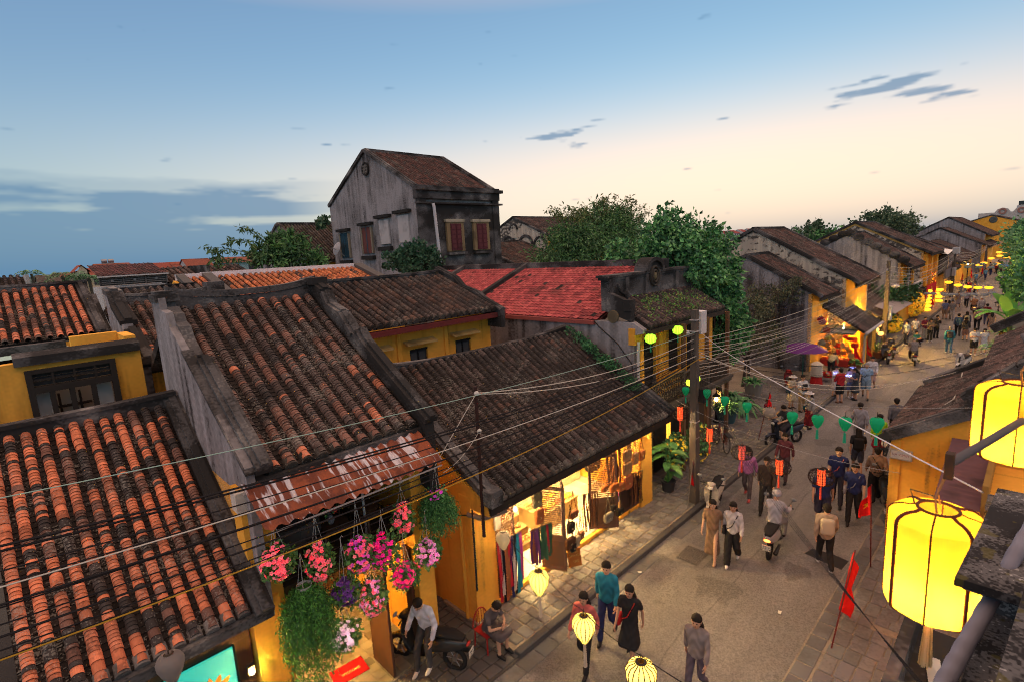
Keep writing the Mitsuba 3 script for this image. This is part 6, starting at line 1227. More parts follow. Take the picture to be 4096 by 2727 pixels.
k = thing('service_mast', 'thin dark steel mast with white insulators at the bag shop roof corner', 'mast'); MB((0.045, 0.022, 0.02)).tube([(6.28, 7.6, 2.3), (6.34, 7.62, 5.45)], 0.035, 6).build(k, 'mast', 'vcp'); MB((0.65, 0.64, 0.6)).ell((6.34, 7.6, 5.32), (0.05, 0.05, 0.05)).ell((6.33, 7.58, 4.55), (0.05, 0.05, 0.05)).build(k, 'insulator', 'vcp')
MB((0.025, 0.025, 0.028)).tube([(6.3, 7.95, 2.75), (6.29, 7.97, 0.9)], 0.022, 5).tube([(6.28, 8.1, 2.6), (6.2, 8.5, 2.5), (6.28, 9.4, 2.9)], 0.015, 4).build(k, 'cable_run', 'vcp')
k = thing('alley_drain_pipe', 'yellow drain pipe with elbow down the bag shop corner', 'pipe'); MB((0.36, 0.2, 0.05)).tube([(6.26, 8.32, 2.5), (6.26, 8.32, 0.1)], 0.045, 8).build(k, 'pipe', 'yplaster', True); MB((0.3, 0.24, 0.2)).tube([(6.3, 8.1, 2.62), (6.4, 7.75, 2.6), (6.85, 7.48, 2.7)], 0.06, 8).build(k, 'elbow', 'vc', True)
DKW, WHW, YLW, TLW = (0.012, 0.012, 0.016), (0.6, 0.58, 0.52), (0.45, 0.26, 0.03), (0.35, 0.55, 0.5)


def wire(label, lines, group=None):
    k = thing('overhead_wire', label, 'wire', group); m = MB()
    for a, b, sag, r, c in lines: m.tube(sagline(a, b, sag), r, 4, c, cap=False)
    m.build(k, 'strand', 'vcp'); return k


wire('thin pale teal wire crossing the left roofs highest of all', [((14.2, 6.9, 5.42), (-5, 6.9, 6.45), 0.35, 0.006, TLW)])
wire('white wire crossing the lower left roof between the black wires', [((14.2, 6.9, 4.72), (-5, 6.9, 5.5), 0.35, 0.009, WHW)])
wire('yellow wire, lowest of the wires across the lower left', [((14.2, 6.85, 4.62), (-5, 6.85, 4.85), 0.62, 0.010, YLW)])
for i, (z0, z1, s) in enumerate([(4.9, 6.0, 0.4), (4.86, 5.75, 0.42), (4.8, 5.6, 0.44), (4.75, 5.4, 0.46), (4.7, 5.3, 0.4), (4.68, 5.15, 0.5), (4.64, 5.05, 0.5), (4.6, 4.95, 0.6), (4.58, 4.8, 0.58), (5.1, 6.1, 0.5)]): wire('black wire strung from the concrete pole across the left house fronts', [((14.15, 6.95, z0), (-5, 6.8 + 0.05 * (i % 3), z1), s, 0.009 if i % 3 else 0.014, DKW)], 'black wires across the left house fronts')
wire('white wire from the steel mast sagging to the concrete pole, upper', [((6.34, 7.6, 5.32), (14.1, 6.95, 5.2), 0.28, 0.009, WHW)]); wire('white wire from the steel mast sagging to the concrete pole, lower', [((6.34, 7.6, 5.3), (14.1, 6.95, 4.95), 0.32, 0.009, WHW)])
wire('white stay wire from the steel mast down to the rusty awning corner', [((6.34, 7.6, 5.32), (5.3, 7.7, 4.15), 0, 0.008, WHW), ((6.33, 7.58, 4.55), (5.4, 7.6, 4.0), 0.1, 0.006, WHW)])
for i in range(14): wire('pale wire in the sagging bundle between the first and second pole', [((14.3, 6.95, 5.15 - 0.09 * i), (44.2, 7.5 - 0.05 * (i % 4), 5.4 - 0.16 * i), 0.5 + 0.13 * (i % 5), 0.008, [WHW, (0.3, 0.29, 0.27), (0.4, 0.38, 0.35)][i % 3])], 'wires between the first and second pole')
for i in range(10): wire('wire between the second and third pole', [((44.5, 7.5, 5.5 - 0.15 * i), (76.4, 7.1, 5.3 - 0.12 * i), 0.7 + 0.12 * (i % 4), 0.012, [WHW, (0.3, 0.29, 0.27)][i % 2])], 'wires between the second and third pole')
for i in range(8): wire('wire between the third and fourth pole', [((76.6, 7.1, 5.3 - 0.12 * i), (116, 6.8, 4.7 - 0.1 * i), 0.6 + 0.12 * (i % 4), 0.015, [WHW, (0.3, 0.29, 0.27)][i % 2])], 'wires between the third and fourth pole')
for i in range(6): wire('far wire beyond the fourth pole', [((116, 6.8, 4.7 - 0.1 * i), (170, 5.5, 6.4 - 0.1 * i), 0.8, 0.02, (0.3, 0.3, 0.3))], 'wires beyond the fourth pole')
wire('taut white cable from the concrete pole down past the yellow wall to the terrace', [((14.4, 6.9, 5.38), (2.72, 0.10, 6.93), 0.1, 0.0045, (0.7, 0.7, 0.72))])
for i in range(4): wire('black cable from the concrete pole to the gutter tray below the lanterns', [((14.15, 6.9, 4.55 - 0.07 * i), (3.1 + 0.05 * i, 0.25, 5.62 - 0.03 * i), 0.3 + 0.04 * i, 0.003, DKW)], 'black cables running down to the gutter tray')
for i, (z0, p, s, c) in enumerate([(4.8, (21.2, 2.2, 3.3), 0.8, WHW), (4.7, (21.2, 1.6, 3.5), 0.7, WHW), (4.9, (26, 1.0, 3.6), 0.7, DKW), (4.6, (27, 1.0, 3.3), 0.8, DKW)]): wire(('white wire sagging across the street to the right roof, nearer', 'white wire sagging across the street to the right roof, farther', 'upper dark wire across the street to the right roofs', 'lower dark wire across the street to the right roofs')[i], [((14.35, 6.9, z0), p, s, 0.008, c)])
wire('white wire lying over the right roof tiles', [((20.8, 1.5, 3.55), (17.0, 1.35, 3.65), 0.1, 0.012, WHW), ((17.0, 1.35, 3.65), (16.2, 2.1, 3.12), 0.05, 0.01, WHW)])
# ------------------------------------------------------------------ lanterns
HEART = [(0.0, 0.40), (0.06, 0.40), (0.065, 0.385), (0.13, 0.36), (0.16, 0.30), (0.155, 0.23), (0.12, 0.13), (0.075, 0.05), (0.05, 0.0), (0.0, 0.0)]
FLAT = [(0.0, 0.26), (0.12, 0.26), (0.26, 0.20), (0.31, 0.13), (0.26, 0.06), (0.12, 0.0), (0.0, 0.0)]
CYL = [(0.0, 0.44), (0.09, 0.44), (0.095, 0.43), (0.095, 0.01), (0.09, 0.0), (0.0, 0.0)]
BALL = [(0.0, 0.3), (0.07, 0.3), (0.15, 0.25), (0.18, 0.15), (0.15, 0.05), (0.07, 0.0), (0.0, 0.0)]


def lantern(name, label, p, prof, s, col, lit=None, tassel=None, ribs=12, ribc=None, group=None, n=24, drop=0.25, top=0.1, tl=0.16, cage=None, w=0.05):
    """p: centre. a ribbed cloth lantern with its ring, hook and tassel"""
    k = thing(name, label, 'lantern', group); pf = np.array(prof) * s; H = pf[:, 1].max(); o = np.array(p) - [0, 0, H / 2]; R_ = pf[:, 0].max()
    m = MB(col).lathe(pf[1:-1], n * 2 if ribs else n, o, lobes=ribs, lobe=-0.02)
    scene[k + '__shade'] = m.ply('cloth' if lit is None else 'vcp', True, **({} if lit is None else {'emitter': glow(lit, w)}))
    m = MB((0.05, 0.04, 0.03)); m.lathe([(pf[1, 0], H), (pf[1, 0] * 0.6, H + 0.012 * s)], 12, o).tube([o + [0, 0, H], o + [0, 0, H + top]], 0.006 * s + 0.002, 4); m.build(k, 'cap_ring', 'vcp')
    if ribc is not None:
        for i in range(ribs):
            a = 2 * PI * i / ribs; MB(ribc).tube(o + np.stack([pf[1:-1, 0] * 1.012 * math.cos(a), pf[1:-1, 0] * 1.012 * math.sin(a), pf[1:-1, 1]], 1), 0.006 * s, 4).build(k, 'rib', 'vcp')
    if tassel: MB(tassel).tube([o, o - [0, 0, 0.05]], 0.006).tube([o - [0, 0, 0.05], o - [0, 0, 0.07], o - [0, 0, 0.07 + tl]], [0.022, 0.02, 0.028], 6).build(k, 'tassel', 'vcp')
    if cage:
        m = MB((0.02, 0.018, 0.018)); g = np.linspace(0, PI, 13)
        for i in range(18):
            a = 2 * PI * i / 18; m.tube(o + [0, 0, H / 2] + np.stack([np.sin(g) * cage * math.cos(a), np.sin(g) * cage * math.sin(a), np.cos(g) * cage * 0.72], 1), 0.008, 4, cap=False)
        for z in (-0.5, -0.25, 0, 0.25, 0.5): g2 = np.linspace(0, 2 * PI, 25); rr = cage * math.sqrt(1 - (z / 0.72) ** 2 * 0.5); m.tube(o + [0, 0, H / 2] + np.stack([rr * np.cos(g2), rr * np.sin(g2), 0 * g2 + z * cage * 0.9], 1), 0.006, 4, cap=False)
        m.build(k, 'wire_cage', 'vcp')
    return k


GRN = (0.04, 0.66, 0.36)
gp_ = [(14.0, 7.15, 3.66), (13.72, 6.37, 3.77), (13.13, 5.61, 3.83), (12.51, 4.8, 3.96), (11.49, 3.47, 4.23), (11.02, 2.87, 4.4), (10.59, 2.31, 4.58), (10.17, 1.76, 4.79)]
od = ('first', 'second', 'third', 'fourth', 'fifth', 'sixth', 'seventh', 'last')
for i, p in enumerate(gp_): lantern('green_lantern', f'heart shaped green lantern, {od[i]} from the pole on the string across the street', p, HEART, 0.66, GRN, tassel=(0.02, 0.35, 0.2), ribs=16, group='green heart lanterns across the street')
wire('thin string carrying the green heart lanterns', [((14.2, 6.97, 4.1), (10.17, 1.76, 5.1), 0.25, 0.004, (0.3, 0.3, 0.3)), ((10.17, 1.76, 5.1), (8.5, -0.5, 6), 0.05, 0.004, (0.3, 0.3, 0.3))])
for i, p in enumerate([(14.0, 8.3, 5.14), (15.7, 8.3, 5.16), (17.15, 8.3, 5.24)]): lantern('lime_lantern', ('lit lime green round lantern, left one under the mossy roof eave', 'lit lime green round lantern, middle one under the mossy roof eave', 'lit lime green lantern half hidden behind the concrete pole')[i], p, BALL, 1.0, (0.35, 0.7, 0.05), lit=(0.075, 0.15, 0.006), ribs=20, ribc=(0.03, 0.12, 0.01), tassel=(0.02, 0.3, 0.16), top=0.2, tl=0.2)
for i, p in enumerate([(14.75, 7.4, 3.72), (15.2, 7.4, 3.75)]): lantern('lime_lantern', ('small lit yellow green lantern just left of the pole loudspeaker', 'small lit yellow green lantern just right of the pole loudspeaker')[i], p, BALL, 0.65, (0.4, 0.7, 0.05), lit=(0.13, 0.18, 0.006), ribs=12)
rp_ = [(14.21, 7.44, 2.87), (14.0, 6.41, 2.47), (13.79, 5.4, 2.24), (13.58, 4.37, 2.17), (13.37, 3.35, 2.25)]
for i, p in enumerate(rp_): lantern('red_lantern', f'lit red cylinder lantern in a black wire cage, {od[i]} from left', p, CYL, 0.92, (0.8, 0.1, 0.04), lit=(0.16, 0.013, 0.003) if i != 2 else (0.06, 0.008, 0.006), ribs=10, ribc=(0.25, 0.02, 0.01), tassel=(0.6, 0.06, 0.04), tl=0.3, cage=0.28 if i else 0.26, group='caged red lanterns across the street')
wire('thin string carrying the caged red lanterns', [((14.25, 7.6, 3.25), (13.05, 1.79, 2.9), 0.3, 0.004, (0.4, 0.4, 0.4))])
yp_ = [(5.01, 4.87, 3.16), (4.75, 3.84, 3.1), (4.19, 2.64, 3.48)]
for i, p in enumerate(yp_): lantern('yellow_drop_lantern', ('lit yellow drop lantern hanging over the shop pavement', 'lit yellow drop lantern in front of the kerb walkers', 'lit yellow drop lantern cut by the bottom edge')[i], p, HEART, 0.95 if i < 2 else 1.0, (0.9, 0.7, 0.2), lit=(0.22, 0.145, 0.022), ribs=16, ribc=(0.12, 0.06, 0.02), tassel=(0.55, 0.45, 0.35), tl=0.3, group='yellow drop lanterns on the front wire')
wire('dark string carrying the yellow drop lanterns over the pavement', [((6.8, 7.6, 2.35), (5.01, 4.87, 3.4), 0.15, 0.006, DKW), ((5.01, 4.87, 3.4), (4.75, 3.84, 3.36), 0.06, 0.006, DKW), ((4.75, 3.84, 3.36), (4.19, 2.64, 3.76), 0.06, 0.006, DKW), ((4.19, 2.64, 3.76), (3.2, 0.8, 4.8), 0.05, 0.006, DKW)])
lantern('white_lantern', 'white drop lantern with pleats at the left scarves of the bag shop', (6.8, 7.6, 1.98), HEART, 0.98, (0.68, 0.66, 0.58), ribs=14); lantern('white_lantern', 'white drop lantern under the corner tile house eave', (0.82, 7.42, 3.02), HEART, 1.0, (0.42, 0.40, 0.39), ribs=18, top=0.05)
lantern('white_lantern', 'white lantern on a red stick by the kerb flag', (20.74, 7.1, 1.25), BALL, 1.35, (0.62, 0.58, 0.55), ribs=14)
for i, (y, z) in enumerate([(5.92, 3.05), (5.23, 2.83), (4.54, 2.71), (3.84, 2.69), (3.13, 2.72)]): lantern('oval_yellow_lantern', f'lit oval yellow lantern, {od[i]} from left of the row across the street', (61.2 - 0.35 * i, y, z), FLAT, 0.98, (0.9, 0.5, 0.03), lit=(0.16, 0.075, 0.003), ribs=10, tassel=(0.5, 0.2, 0.05), group='oval yellow lanterns across the street', n=12)
wire('string carrying the row of oval yellow lanterns', [((61.8, 7.8, 3.9), (60, 2.2, 3.1), 0.35, 0.01, (0.2, 0.2, 0.2))])
for i, (x, y, z) in enumerate([(55.57, 6.72, 2.57), (55.44, 6.32, 2.58), (55.17, 5.51, 2.54), (55.03, 5.09, 2.57), (54.76, 4.27, 2.56), (54.6, 3.81, 2.66), (54.35, 3.05, 2.65), (54.21, 2.63, 2.82), (66.22, 8.5, 1.68), (66.09, 8.1, 1.68), (65.58, 6.73, 1.64), (65.25, 5.74, 1.58), (65.09, 5.26, 1.65), (64.77, 4.32, 1.61)]): lantern('oval_white_lantern', 'white unlit oval lantern in the low row across the street', (x, y, z), FLAT, 0.85, (0.5, 0.56, 0.64), ribs=10, tassel=(0.6, 0.6, 0.6), tl=0.35, group='white oval lanterns in the low row', n=12)
for i, (x, y, z) in enumerate([(98.13, 8.0, 2.77), (97.73, 7.19, 2.67), (97.33, 6.0, 2.65), (96.91, 4.72, 2.63), (96.53, 3.59, 2.74), (87.59, 6.77, 2.84), (87.22, 5.65, 2.82), (86.84, 4.52, 2.82), (86.48, 3.44, 2.94)]): lantern('oval_white_lantern', 'white unlit oval lantern in the far rows across the street', (x, y, z), FLAT, 1.15, (0.36, 0.46, 0.5), ribs=8, group='white oval lanterns in the far rows', n=10)
for i, (x, y, z) in enumerate([(147.4, 4.93, 2.62), (146.8, 4.17, 2.49), (146.4, 3.69, 2.39), (147, 4.5, 3.19), (122.9, 5.47, 2.6), (122.4, 4.9, 2.52), (121.9, 4.32, 2.31), (121.5, 3.77, 2.27), (120.6, 2.76, 2.36), (123.8, 6.53, 2.16), (110, 6.6, 2.1), (108, 7.0, 1.9), (112, 5.2, 1.8), (128, 5.8, 3.0), (130, 5.0, 2.9)]): lantern('far_lantern', 'glowing orange lantern far down the street', (x, y, z), FLAT, 1.5, (0.9, 0.4, 0.03), lit=(0.18, 0.065, 0.005), ribs=0, group='glowing lanterns far down the street', n=8)
for i, (x, y, z) in enumerate([(40.2, 7.6, 2.3), (41.5, 7.7, 1.9), (42.6, 7.8, 1.75), (41.0, 7.5, 1.5), (42.3, 7.7, 1.35), (43.0, 7.9, 1.2), (43.6, 7.8, 1.5), (43.2, 7.6, 0.95)]): lantern('glass_ball_lantern', 'glowing round glass lantern in the cluster beyond the stall roof', (x, y, z), BALL, 1.0, (0.9, 0.5, 0.2), lit=(0.22, 0.09, 0.02), ribs=8, group='glass ball lanterns beyond the stall roof', n=10)
for i, (x, y, z, c) in enumerate([(33.9, 8.9, 3.1, (0.35, 0.03, 0.06)), (34.2, 8.9, 2.9, (0.45, 0.15, 0.17)), (34.0, 8.6, 2.45, (0.35, 0.07, 0.03)), (33.2, 8.6, 1.85, (0.35, 0.34, 0.25)), (34.4, 8.6, 1.95, (0.28, 0.33, 0.12))]): lantern('silk_lantern', ('dark red silk lantern highest under the red canopy', 'pinkish silk lantern under the red canopy', 'rusty red silk lantern above the stall awning', 'pale round silk lantern above the stall awning', 'olive round silk lantern above the stall awning')[i], (x, y, z), BALL, 1.1, c, ribs=12)
for j, (x, zs) in enumerate([(63.3, (1.9, 1.54, 1.19, 0.83, 0.46, 0.11)), (71.4, (1.3, 0.91, 0.53, 0.13))]):
    for i, z in enumerate(zs): lantern('stacked_lantern', ('lit yellow lantern in the left vertical stack by the red flag', 'lit yellow lantern in the right vertical stack by the red flag')[j], (x, 7.6, z + 0.15), FLAT, 1.2, (0.9, 0.5, 0.03), lit=(0.17, 0.08, 0.004), ribs=8, group=('left stack of yellow lanterns', 'right stack of yellow lanterns')[j], n=12)
MB((0.4, 0.15, 0.02)).box((62.6, 7.75, 0), (64.4, 7.85, 2.4)).build(None, 'lantern_backboard', 'vcp'); labels['lantern_backboard'] = {'label': 'orange board behind the left vertical stack of yellow lanterns', 'category': 'board'}
# the two big lanterns at the right
def big_lantern(label, c, R, H, wires_to, ribw, tassel=True, rot=0.3):
    k = thing('big_yellow_lantern', label, 'lantern', 'big yellow lanterns at the right edge'); c = np.array(c); g = np.linspace(0, PI / 2, 7); rc = R * 0.42
    pf = [(R * 0.42, H / 2)] + [(R - rc + rc * math.sin(a), H / 2 - 0.01 - rc * 0.62 * (1 - math.cos(a))) for a in g] + [(R, z) for z in np.linspace(H / 2 - rc * 0.7, -H / 2 + rc * 0.6, 6)] + [(R - rc + rc * math.cos(a), -H / 2 + rc * 0.55 * (1 - math.sin(a))) for a in g[1:]] + [(R * 0.15, -H / 2)]
    MB((0.94, 0.64, 0.07)).lathe(pf, 40, c, lobes=8, lobe=0.012).build(k, 'cloth', 'cloth', True)
    pa = np.array(pf)
    for i in range(8):
        a = 2 * PI * i / 8 + rot * 0; MB((0.10, 0.028, 0.018)).tube(c + np.stack([pa[:, 0] * 1.018 * math.cos(a), pa[:, 0] * 1.018 * math.sin(a), pa[:, 1]], 1), ribw * (1.6 if i % 2 else 0.7), 6).build(k, 'rib', 'vcp', True)
    g2 = np.linspace(0, 2 * PI, 33); MB((0.10, 0.04, 0.02)).tube(c + np.stack([R * 0.42 * np.cos(g2), R * 0.42 * np.sin(g2), 0 * g2 + H / 2], 1), ribw * 1.4, 6).build(k, 'top_ring', 'vcp', True)
    scene[k + '__bulb'] = MB().ell(c + [0, 0, -H * 0.27], (0.035, 0.035, 0.045)).ply('vcp', True, emitter=glow((BIG, BIG * 0.62, BIG * 0.25), 4))
    m = MB((0.35, 0.18, 0.07))
    for s in (-1, 1): m.tube([c + [R * 0.3 * s, 0, H / 2], c + [R * 0.2 * s, 0.01, H / 2 + 0.06], np.array(wires_to) + [0, 0.004 * s, 0]], 0.0035, 4)
    m.tube([c + [0.0, 0.08, H / 2], c + [0.02, 0.1, H / 2 + 0.05], c + [0.05, 0.02, H / 2 + 0.03]], 0.003, 4, (0.05, 0.04, 0.04)); m.build(k, 'hanging_wires', 'vcp')
    if tassel:
        b = c - [0, 0, H / 2]; m = MB((0.55, 0.42, 0.22)); m.tube([b, b - [0, 0, 0.03]], 0.018, 8, (0.2, 0.06, 0.03)); r = np.random.default_rng(2)
        for i in range(60): a = r.uniform(0, 2 * PI); q = r.random() ** 0.5; m.tube([b - [0, 0, 0.03] + [0.012 * q * math.cos(a), 0.012 * q * math.sin(a), 0], b - [0, 0, 0.26 + 0.02 * r.random()] + [0.026 * q * math.cos(a), 0.026 * q * math.sin(a), 0]], 0.0028, 3, np.array((0.6, 0.45, 0.24)) * r.uniform(0.7, 1.2))
        m.build(k, 'tassel', 'vcp')


BIG = 30.0
big_lantern('big glowing yellow lantern with a pale tassel, lower one', (2.66, 0.228, 6.605), 0.168, 0.47, (2.76, 0.21, 7.0), 0.0045)
big_lantern('big glowing yellow lantern, upper one cut by the right edge', (3.92, 0.03, 6.915), 0.19, 0.44, (4.0, 0.0, 7.27), 0.0045, False)
# ------------------------------------------------------------------ street lamps
def street_lamp(label, x, y, z, lit, wall=False, s=1.0):
    k = thing('street_lamp', label, 'street lamp'); c = (0.018, 0.02, 0.02)
    if wall: MB(c).tube([(x + 0.5 * s, y, z - 0.3 * s), (x + 0.3 * s, y, z - 0.42 * s), (x, y, z - 0.3 * s), (x, y, z - 0.16 * s)], 0.025 * s, 6).tube([(x + 0.5 * s, y, z - 0.1), (x + 0.2 * s, y, z - 0.3 * s)], 0.015 * s).build(k, 'bracket', 'vcp')
    else: MB(c).lathe([(0.14, 0), (0.14, 0.1), (0.06, 0.25), (0.045, z - 0.25), (0.07, z - 0.18), (0.05, z - 0.15)], 10, (x, y, 0.05)).build(k, 'post', 'vcp', True)
    MB(c).lathe([(0.0, 0.36), (0.02, 0.33), (0.05, 0.28), (0.17, 0.16), (0.16, 0.14)], 8, (x, y, z), sx=s, sy=s).lathe([(0.09, -0.16), (0.07, -0.13), (0.0, -0.16)], 8, (x, y, z)).build(k, 'hood', 'vcp')
    for a in np.arange(6) * PI / 3: MB(c).tube([(x + 0.15 * s * math.cos(a), y + 0.15 * s * math.sin(a), z + 0.15), (x + 0.085 * s * math.cos(a), y + 0.085 * s * math.sin(a), z - 0.14)], 0.008).build(k, 'frame_bar', 'vcp')
    g = MB((0.7, 0.6, 0.4)).ell((x, y, z), (0.07, 0.07, 0.09))
    scene[k + '__globe'] = g.ply('vcp', True, emitter=glow(lit, 2)) if lit else g.ply('vcp', True)


street_lamp('lit globe street lamp on an iron post behind the concrete pole', 21.6, 9.6, 1.15, (60, 33, 8)); street_lamp('unlit black wall lantern on the right yellow house corner', 15.2, 2.45, 2.75, None, True); street_lamp('unlit black wall lantern by the banana plants', 49.6, 2.0, 2.4, None, True, 1.5)
street_lamp('bright street lamp before the lantern shop', 53.7, 8.3, 1.95, (160, 82, 14), s=1.4); street_lamp('warm lamp between the stacked lanterns', 67, 7.9, 2.6, (90, 48, 9), s=1.4); street_lamp('warm lamp far beyond the third pole', 95, 7.3, 2.8, (150, 80, 16), s=1.5); street_lamp('bright lamp by the third pole', 80, 7.6, 2.4, (120, 70, 16), s=1.5)
# ------------------------------------------------------------------ flags
def flag(label, base, top, w, h, seed, pole_c=(0.13, 0.02, 0.02), star=True, droop=0.5, dirn=(1, 0, 0), polr=0.014):
    k = thing('red_flag', label, 'flag', None); base, top = np.array(base, float), np.array(top, float); MB(pole_c).tube([base, top], polr, 6).build(k, 'pole', 'vcp')
    r = np.random.default_rng(seed); nu, nv = 14, 18; d = unit(dirn); ax = unit(top - base); U, V = np.meshgrid(np.linspace(0, 1, nu), np.linspace(0, 1, nv), indexing='ij'); side = unit(np.cross(d, [0, 0, 1.0]))
    P = top - V[..., None] * h * ax + (U * (1 - droop * 0.45))[..., None] * w * d * (0.35 + 0.65 * V[..., None]) - (droop * U**1.2 * (1.1 - 0.3 * V))[..., None] * h * np.array([0, 0, 0.75]) + (0.05 * w * np.sin(U * 9 + V * 3 + seed) * (0.3 + U))[..., None] * side * 2
    i, j = np.meshgrid(np.arange(nu - 1), np.arange(nv - 1), indexing='ij'); q = (i * nv + j).ravel(); MB((0.72, 0.012, 0.015)).add(P.reshape(-1, 3), np.stack([q, q + nv, q + nv + 1, q + 1], 1)).build(k, 'cloth', 'vcp', True)
    if star:
        g = PI / 2 + np.arange(10) * PI / 5; rr = np.where(np.arange(10) % 2, 0.09, 0.22); us, vs = 0.5 + rr * np.cos(g) * 1.0, 0.5 - rr * np.sin(g)
        def at(u, v): a, b = u * (nu - 1), v * (nv - 1); a0, b0 = int(min(a, nu - 2)), int(min(b, nv - 2)); fa, fb = a - a0, b - b0; return P[a0, b0] * (1 - fa) * (1 - fb) + P[a0 + 1, b0] * fa * (1 - fb) + P[a0, b0 + 1] * (1 - fa) * fb + P[a0 + 1, b0 + 1] * fa * fb
        for s in (0.006, -0.006):
            v = [at(0.5, 0.5) + side * s] + [at(a, b) + side * s for a, b in zip(us, vs)]; MB((0.8, 0.55, 0.03)).add(v, [[0, 1 + t, 1 + (t + 1) % 10] for t in range(10)]).build(k, 'star', 'vcp')
    return k


flag('red flag on a thin pole leaning beside the concrete utility pole', (13.72, 6.95, 0.1), (14.1, 6.95, 1.66), 0.62, 0.85, 1, (0.2, 0.18, 0.16), False, 0.75); flag('red star flag on the right pavement by the yellow house', (13.93, 2.35, 0.03), (13.4, 2.35, 2.35), 0.7, 0.85, 2, star=True, droop=0.7, dirn=(0.3, 0.3, 0))
flag('red flag on a tilted pole low on the right pavement', (10.47, 2.31, 0.03), (11.95, 2.3, 1.42), 0.95, 1.15, 3, star=False, droop=0.95, dirn=(0.8, 0.1, 0)); flag('red flag behind the white stick lantern', (20.5, 7.4, 0.1), (21.2, 7.25, 1.95), 0.5, 0.8, 4, droop=0.7)
flag('red star flag at the stall downpipe, left one', (35.0, 7.3, 0.1), (34.9, 7.4, 1.75), 0.8, 0.9, 5, droop=0.8, dirn=(0.2, -1, 0)); flag('red star flag at the stall downpipe, right one', (36.2, 6.95, 0.1), (36.0, 7.0, 1.75), 0.8, 0.9, 6, droop=0.85, dirn=(0.7, -0.6, 0)); flag('red flag at the second pole', (48.6, 7.7, 0.1), (49.5, 7.7, 1.6), 0.8, 0.9, 7, droop=0.9)
k = thing('star_banner', 'red banner with a yellow star above the stacked lanterns', 'banner'); MB((0.6, 0.015, 0.02)).box((62.0, 7.55, 1.35), (68.2, 7.6, 2.6)).build(k, 'cloth', 'vcp'); g = PI / 2 + np.arange(10) * PI / 5; rr = np.where(np.arange(10) % 2, 0.16, 0.42); MB((0.85, 0.6, 0.04)).slab([(65 + 1.6 * a * math.cos(b), 2.0 + a * math.sin(b)) for a, b in zip(rr, g)], 'xz', 7.52, 7.549).build(k, 'star', 'vcp')
for i, (x, y) in enumerate([(90, 7.4), (64.5, 7.4), (99, 7.2), (108, 6.6)]): flag(('red flag by the blue door', 'red flag hanging between the lantern stacks', 'red flag far beyond the blue door', 'farthest red flag in the street')[i], (x, y, 0.1), (x + 0.4, y, 2.0), 0.9, 1.1, 8 + i, droop=0.8)
# ------------------------------------------------------------------ bag shop goods
def shutter(house, a, b, z0, z1, c=(0.055, 0.032, 0.024), t=0.04):
    """louvred leaf standing from plan point a to plan point b"""
    a, b = np.array([*a, 0.0]), np.array([*b, 0.0]); L = np.linalg.norm(b - a); d = (b - a) / L; n = np.array([-d[1], d[0], 0]); R = np.stack([d, n, [0, 0, 1.0]], 1); H = z1 - z0; o = a + [0, 0, z0]; m = MB(c)
    for q in ((0, 0.07), (L - 0.07, L)): m.box((q[0], -t / 2, 0), (q[1], t / 2, H), None, R, o)
    for q in ((0, 0.1), (H * 0.36, H * 0.42), (H * 0.42, H * 0.43), (H - 0.08, H)): m.box((0, -t / 2 + 0.001, q[0]), (L, t / 2 - 0.001, q[1]), None, R, o)
    m.box((0.05, -0.008, 0.05), (L - 0.05, 0.008, H * 0.4), np.array(c) * 0.8, R, o); k = m.build(house, 'shutter_leaf', 'vc')
    for s in np.arange(H * 0.45, H - 0.1, 0.055): MB(np.array(c) * 1.5).box((0.07, -0.018, 0), (L - 0.07, -0.006, 0.034), None, R @ rotx(0.5), o + [0, 0, s]).build(k, 'slat', 'vc')


shutter(I, (7.0, 8.12), (7.62, 8.12), 0.25, 2.35, (0.14, 0.085, 0.06)); shutter(I, (8.6, 8.2), (8.86, 7.62), 0.2, 2.38, (0.10, 0.065, 0.05)); shutter(I, (9.4, 8.2), (9.0, 7.78), 0.2, 2.35, (0.05, 0.03, 0.024)); shutter(I, (10.75, 8.35), (11.4, 7.85), 0.2, 2.38, (0.09, 0.055, 0.045)); shutter(I, (11.4, 7.85), (11.62, 8.2), 0.2, 2.35); shutter(I, (12.4, 8.1), (12.98, 8.1), 0.25, 2.42, (0.11, 0.065, 0.05)); shutter(I, (11.9, 8.12), (12.4, 8.12), 0.25, 2.42, (0.07, 0.04, 0.03))
def hang_strips(name, label, cat, a, b, z, L, n, cols, w=0.05, group=None, seed=0, part='strip', wav=0.02, bsdf='vcp'):
    k = thing(name, label, cat, group); r = np.random.default_rng(seed + 5); a, b = np.array(a, float), np.array(b, float); MB((0.12, 0.08, 0.05)).tube([a, b], 0.012, 5).build(k, 'rail', 'vcp'); d = unit(b - a); s = np.array([-d[1], d[0], 0])
    for i in range(n):
        q = a + (b - a) * (i + 0.5) / n; l = L * r.uniform(0.82, 1.08); t = np.linspace(0, 1, 7); c = np.array(cols[r.integers(len(cols))]) * r.uniform(0.8, 1.2); off = np.outer(wav * np.sin(t * 5 + r.uniform(0, 6)) + r.normal(0, 0.01), s) - np.outer(t * l, [0, 0, 1.0]); v = np.vstack([q + off + d * w * 0.5, q + off + s * 0.012, q + off - d * w * 0.5]); f = [[j, j + 1, 8 + j, 7 + j] for j in range(6)] + [[7 + j, 8 + j, 15 + j, 14 + j] for j in range(6)]
        MB(c).add(v, f).build(k, part, bsdf, True)
    return k


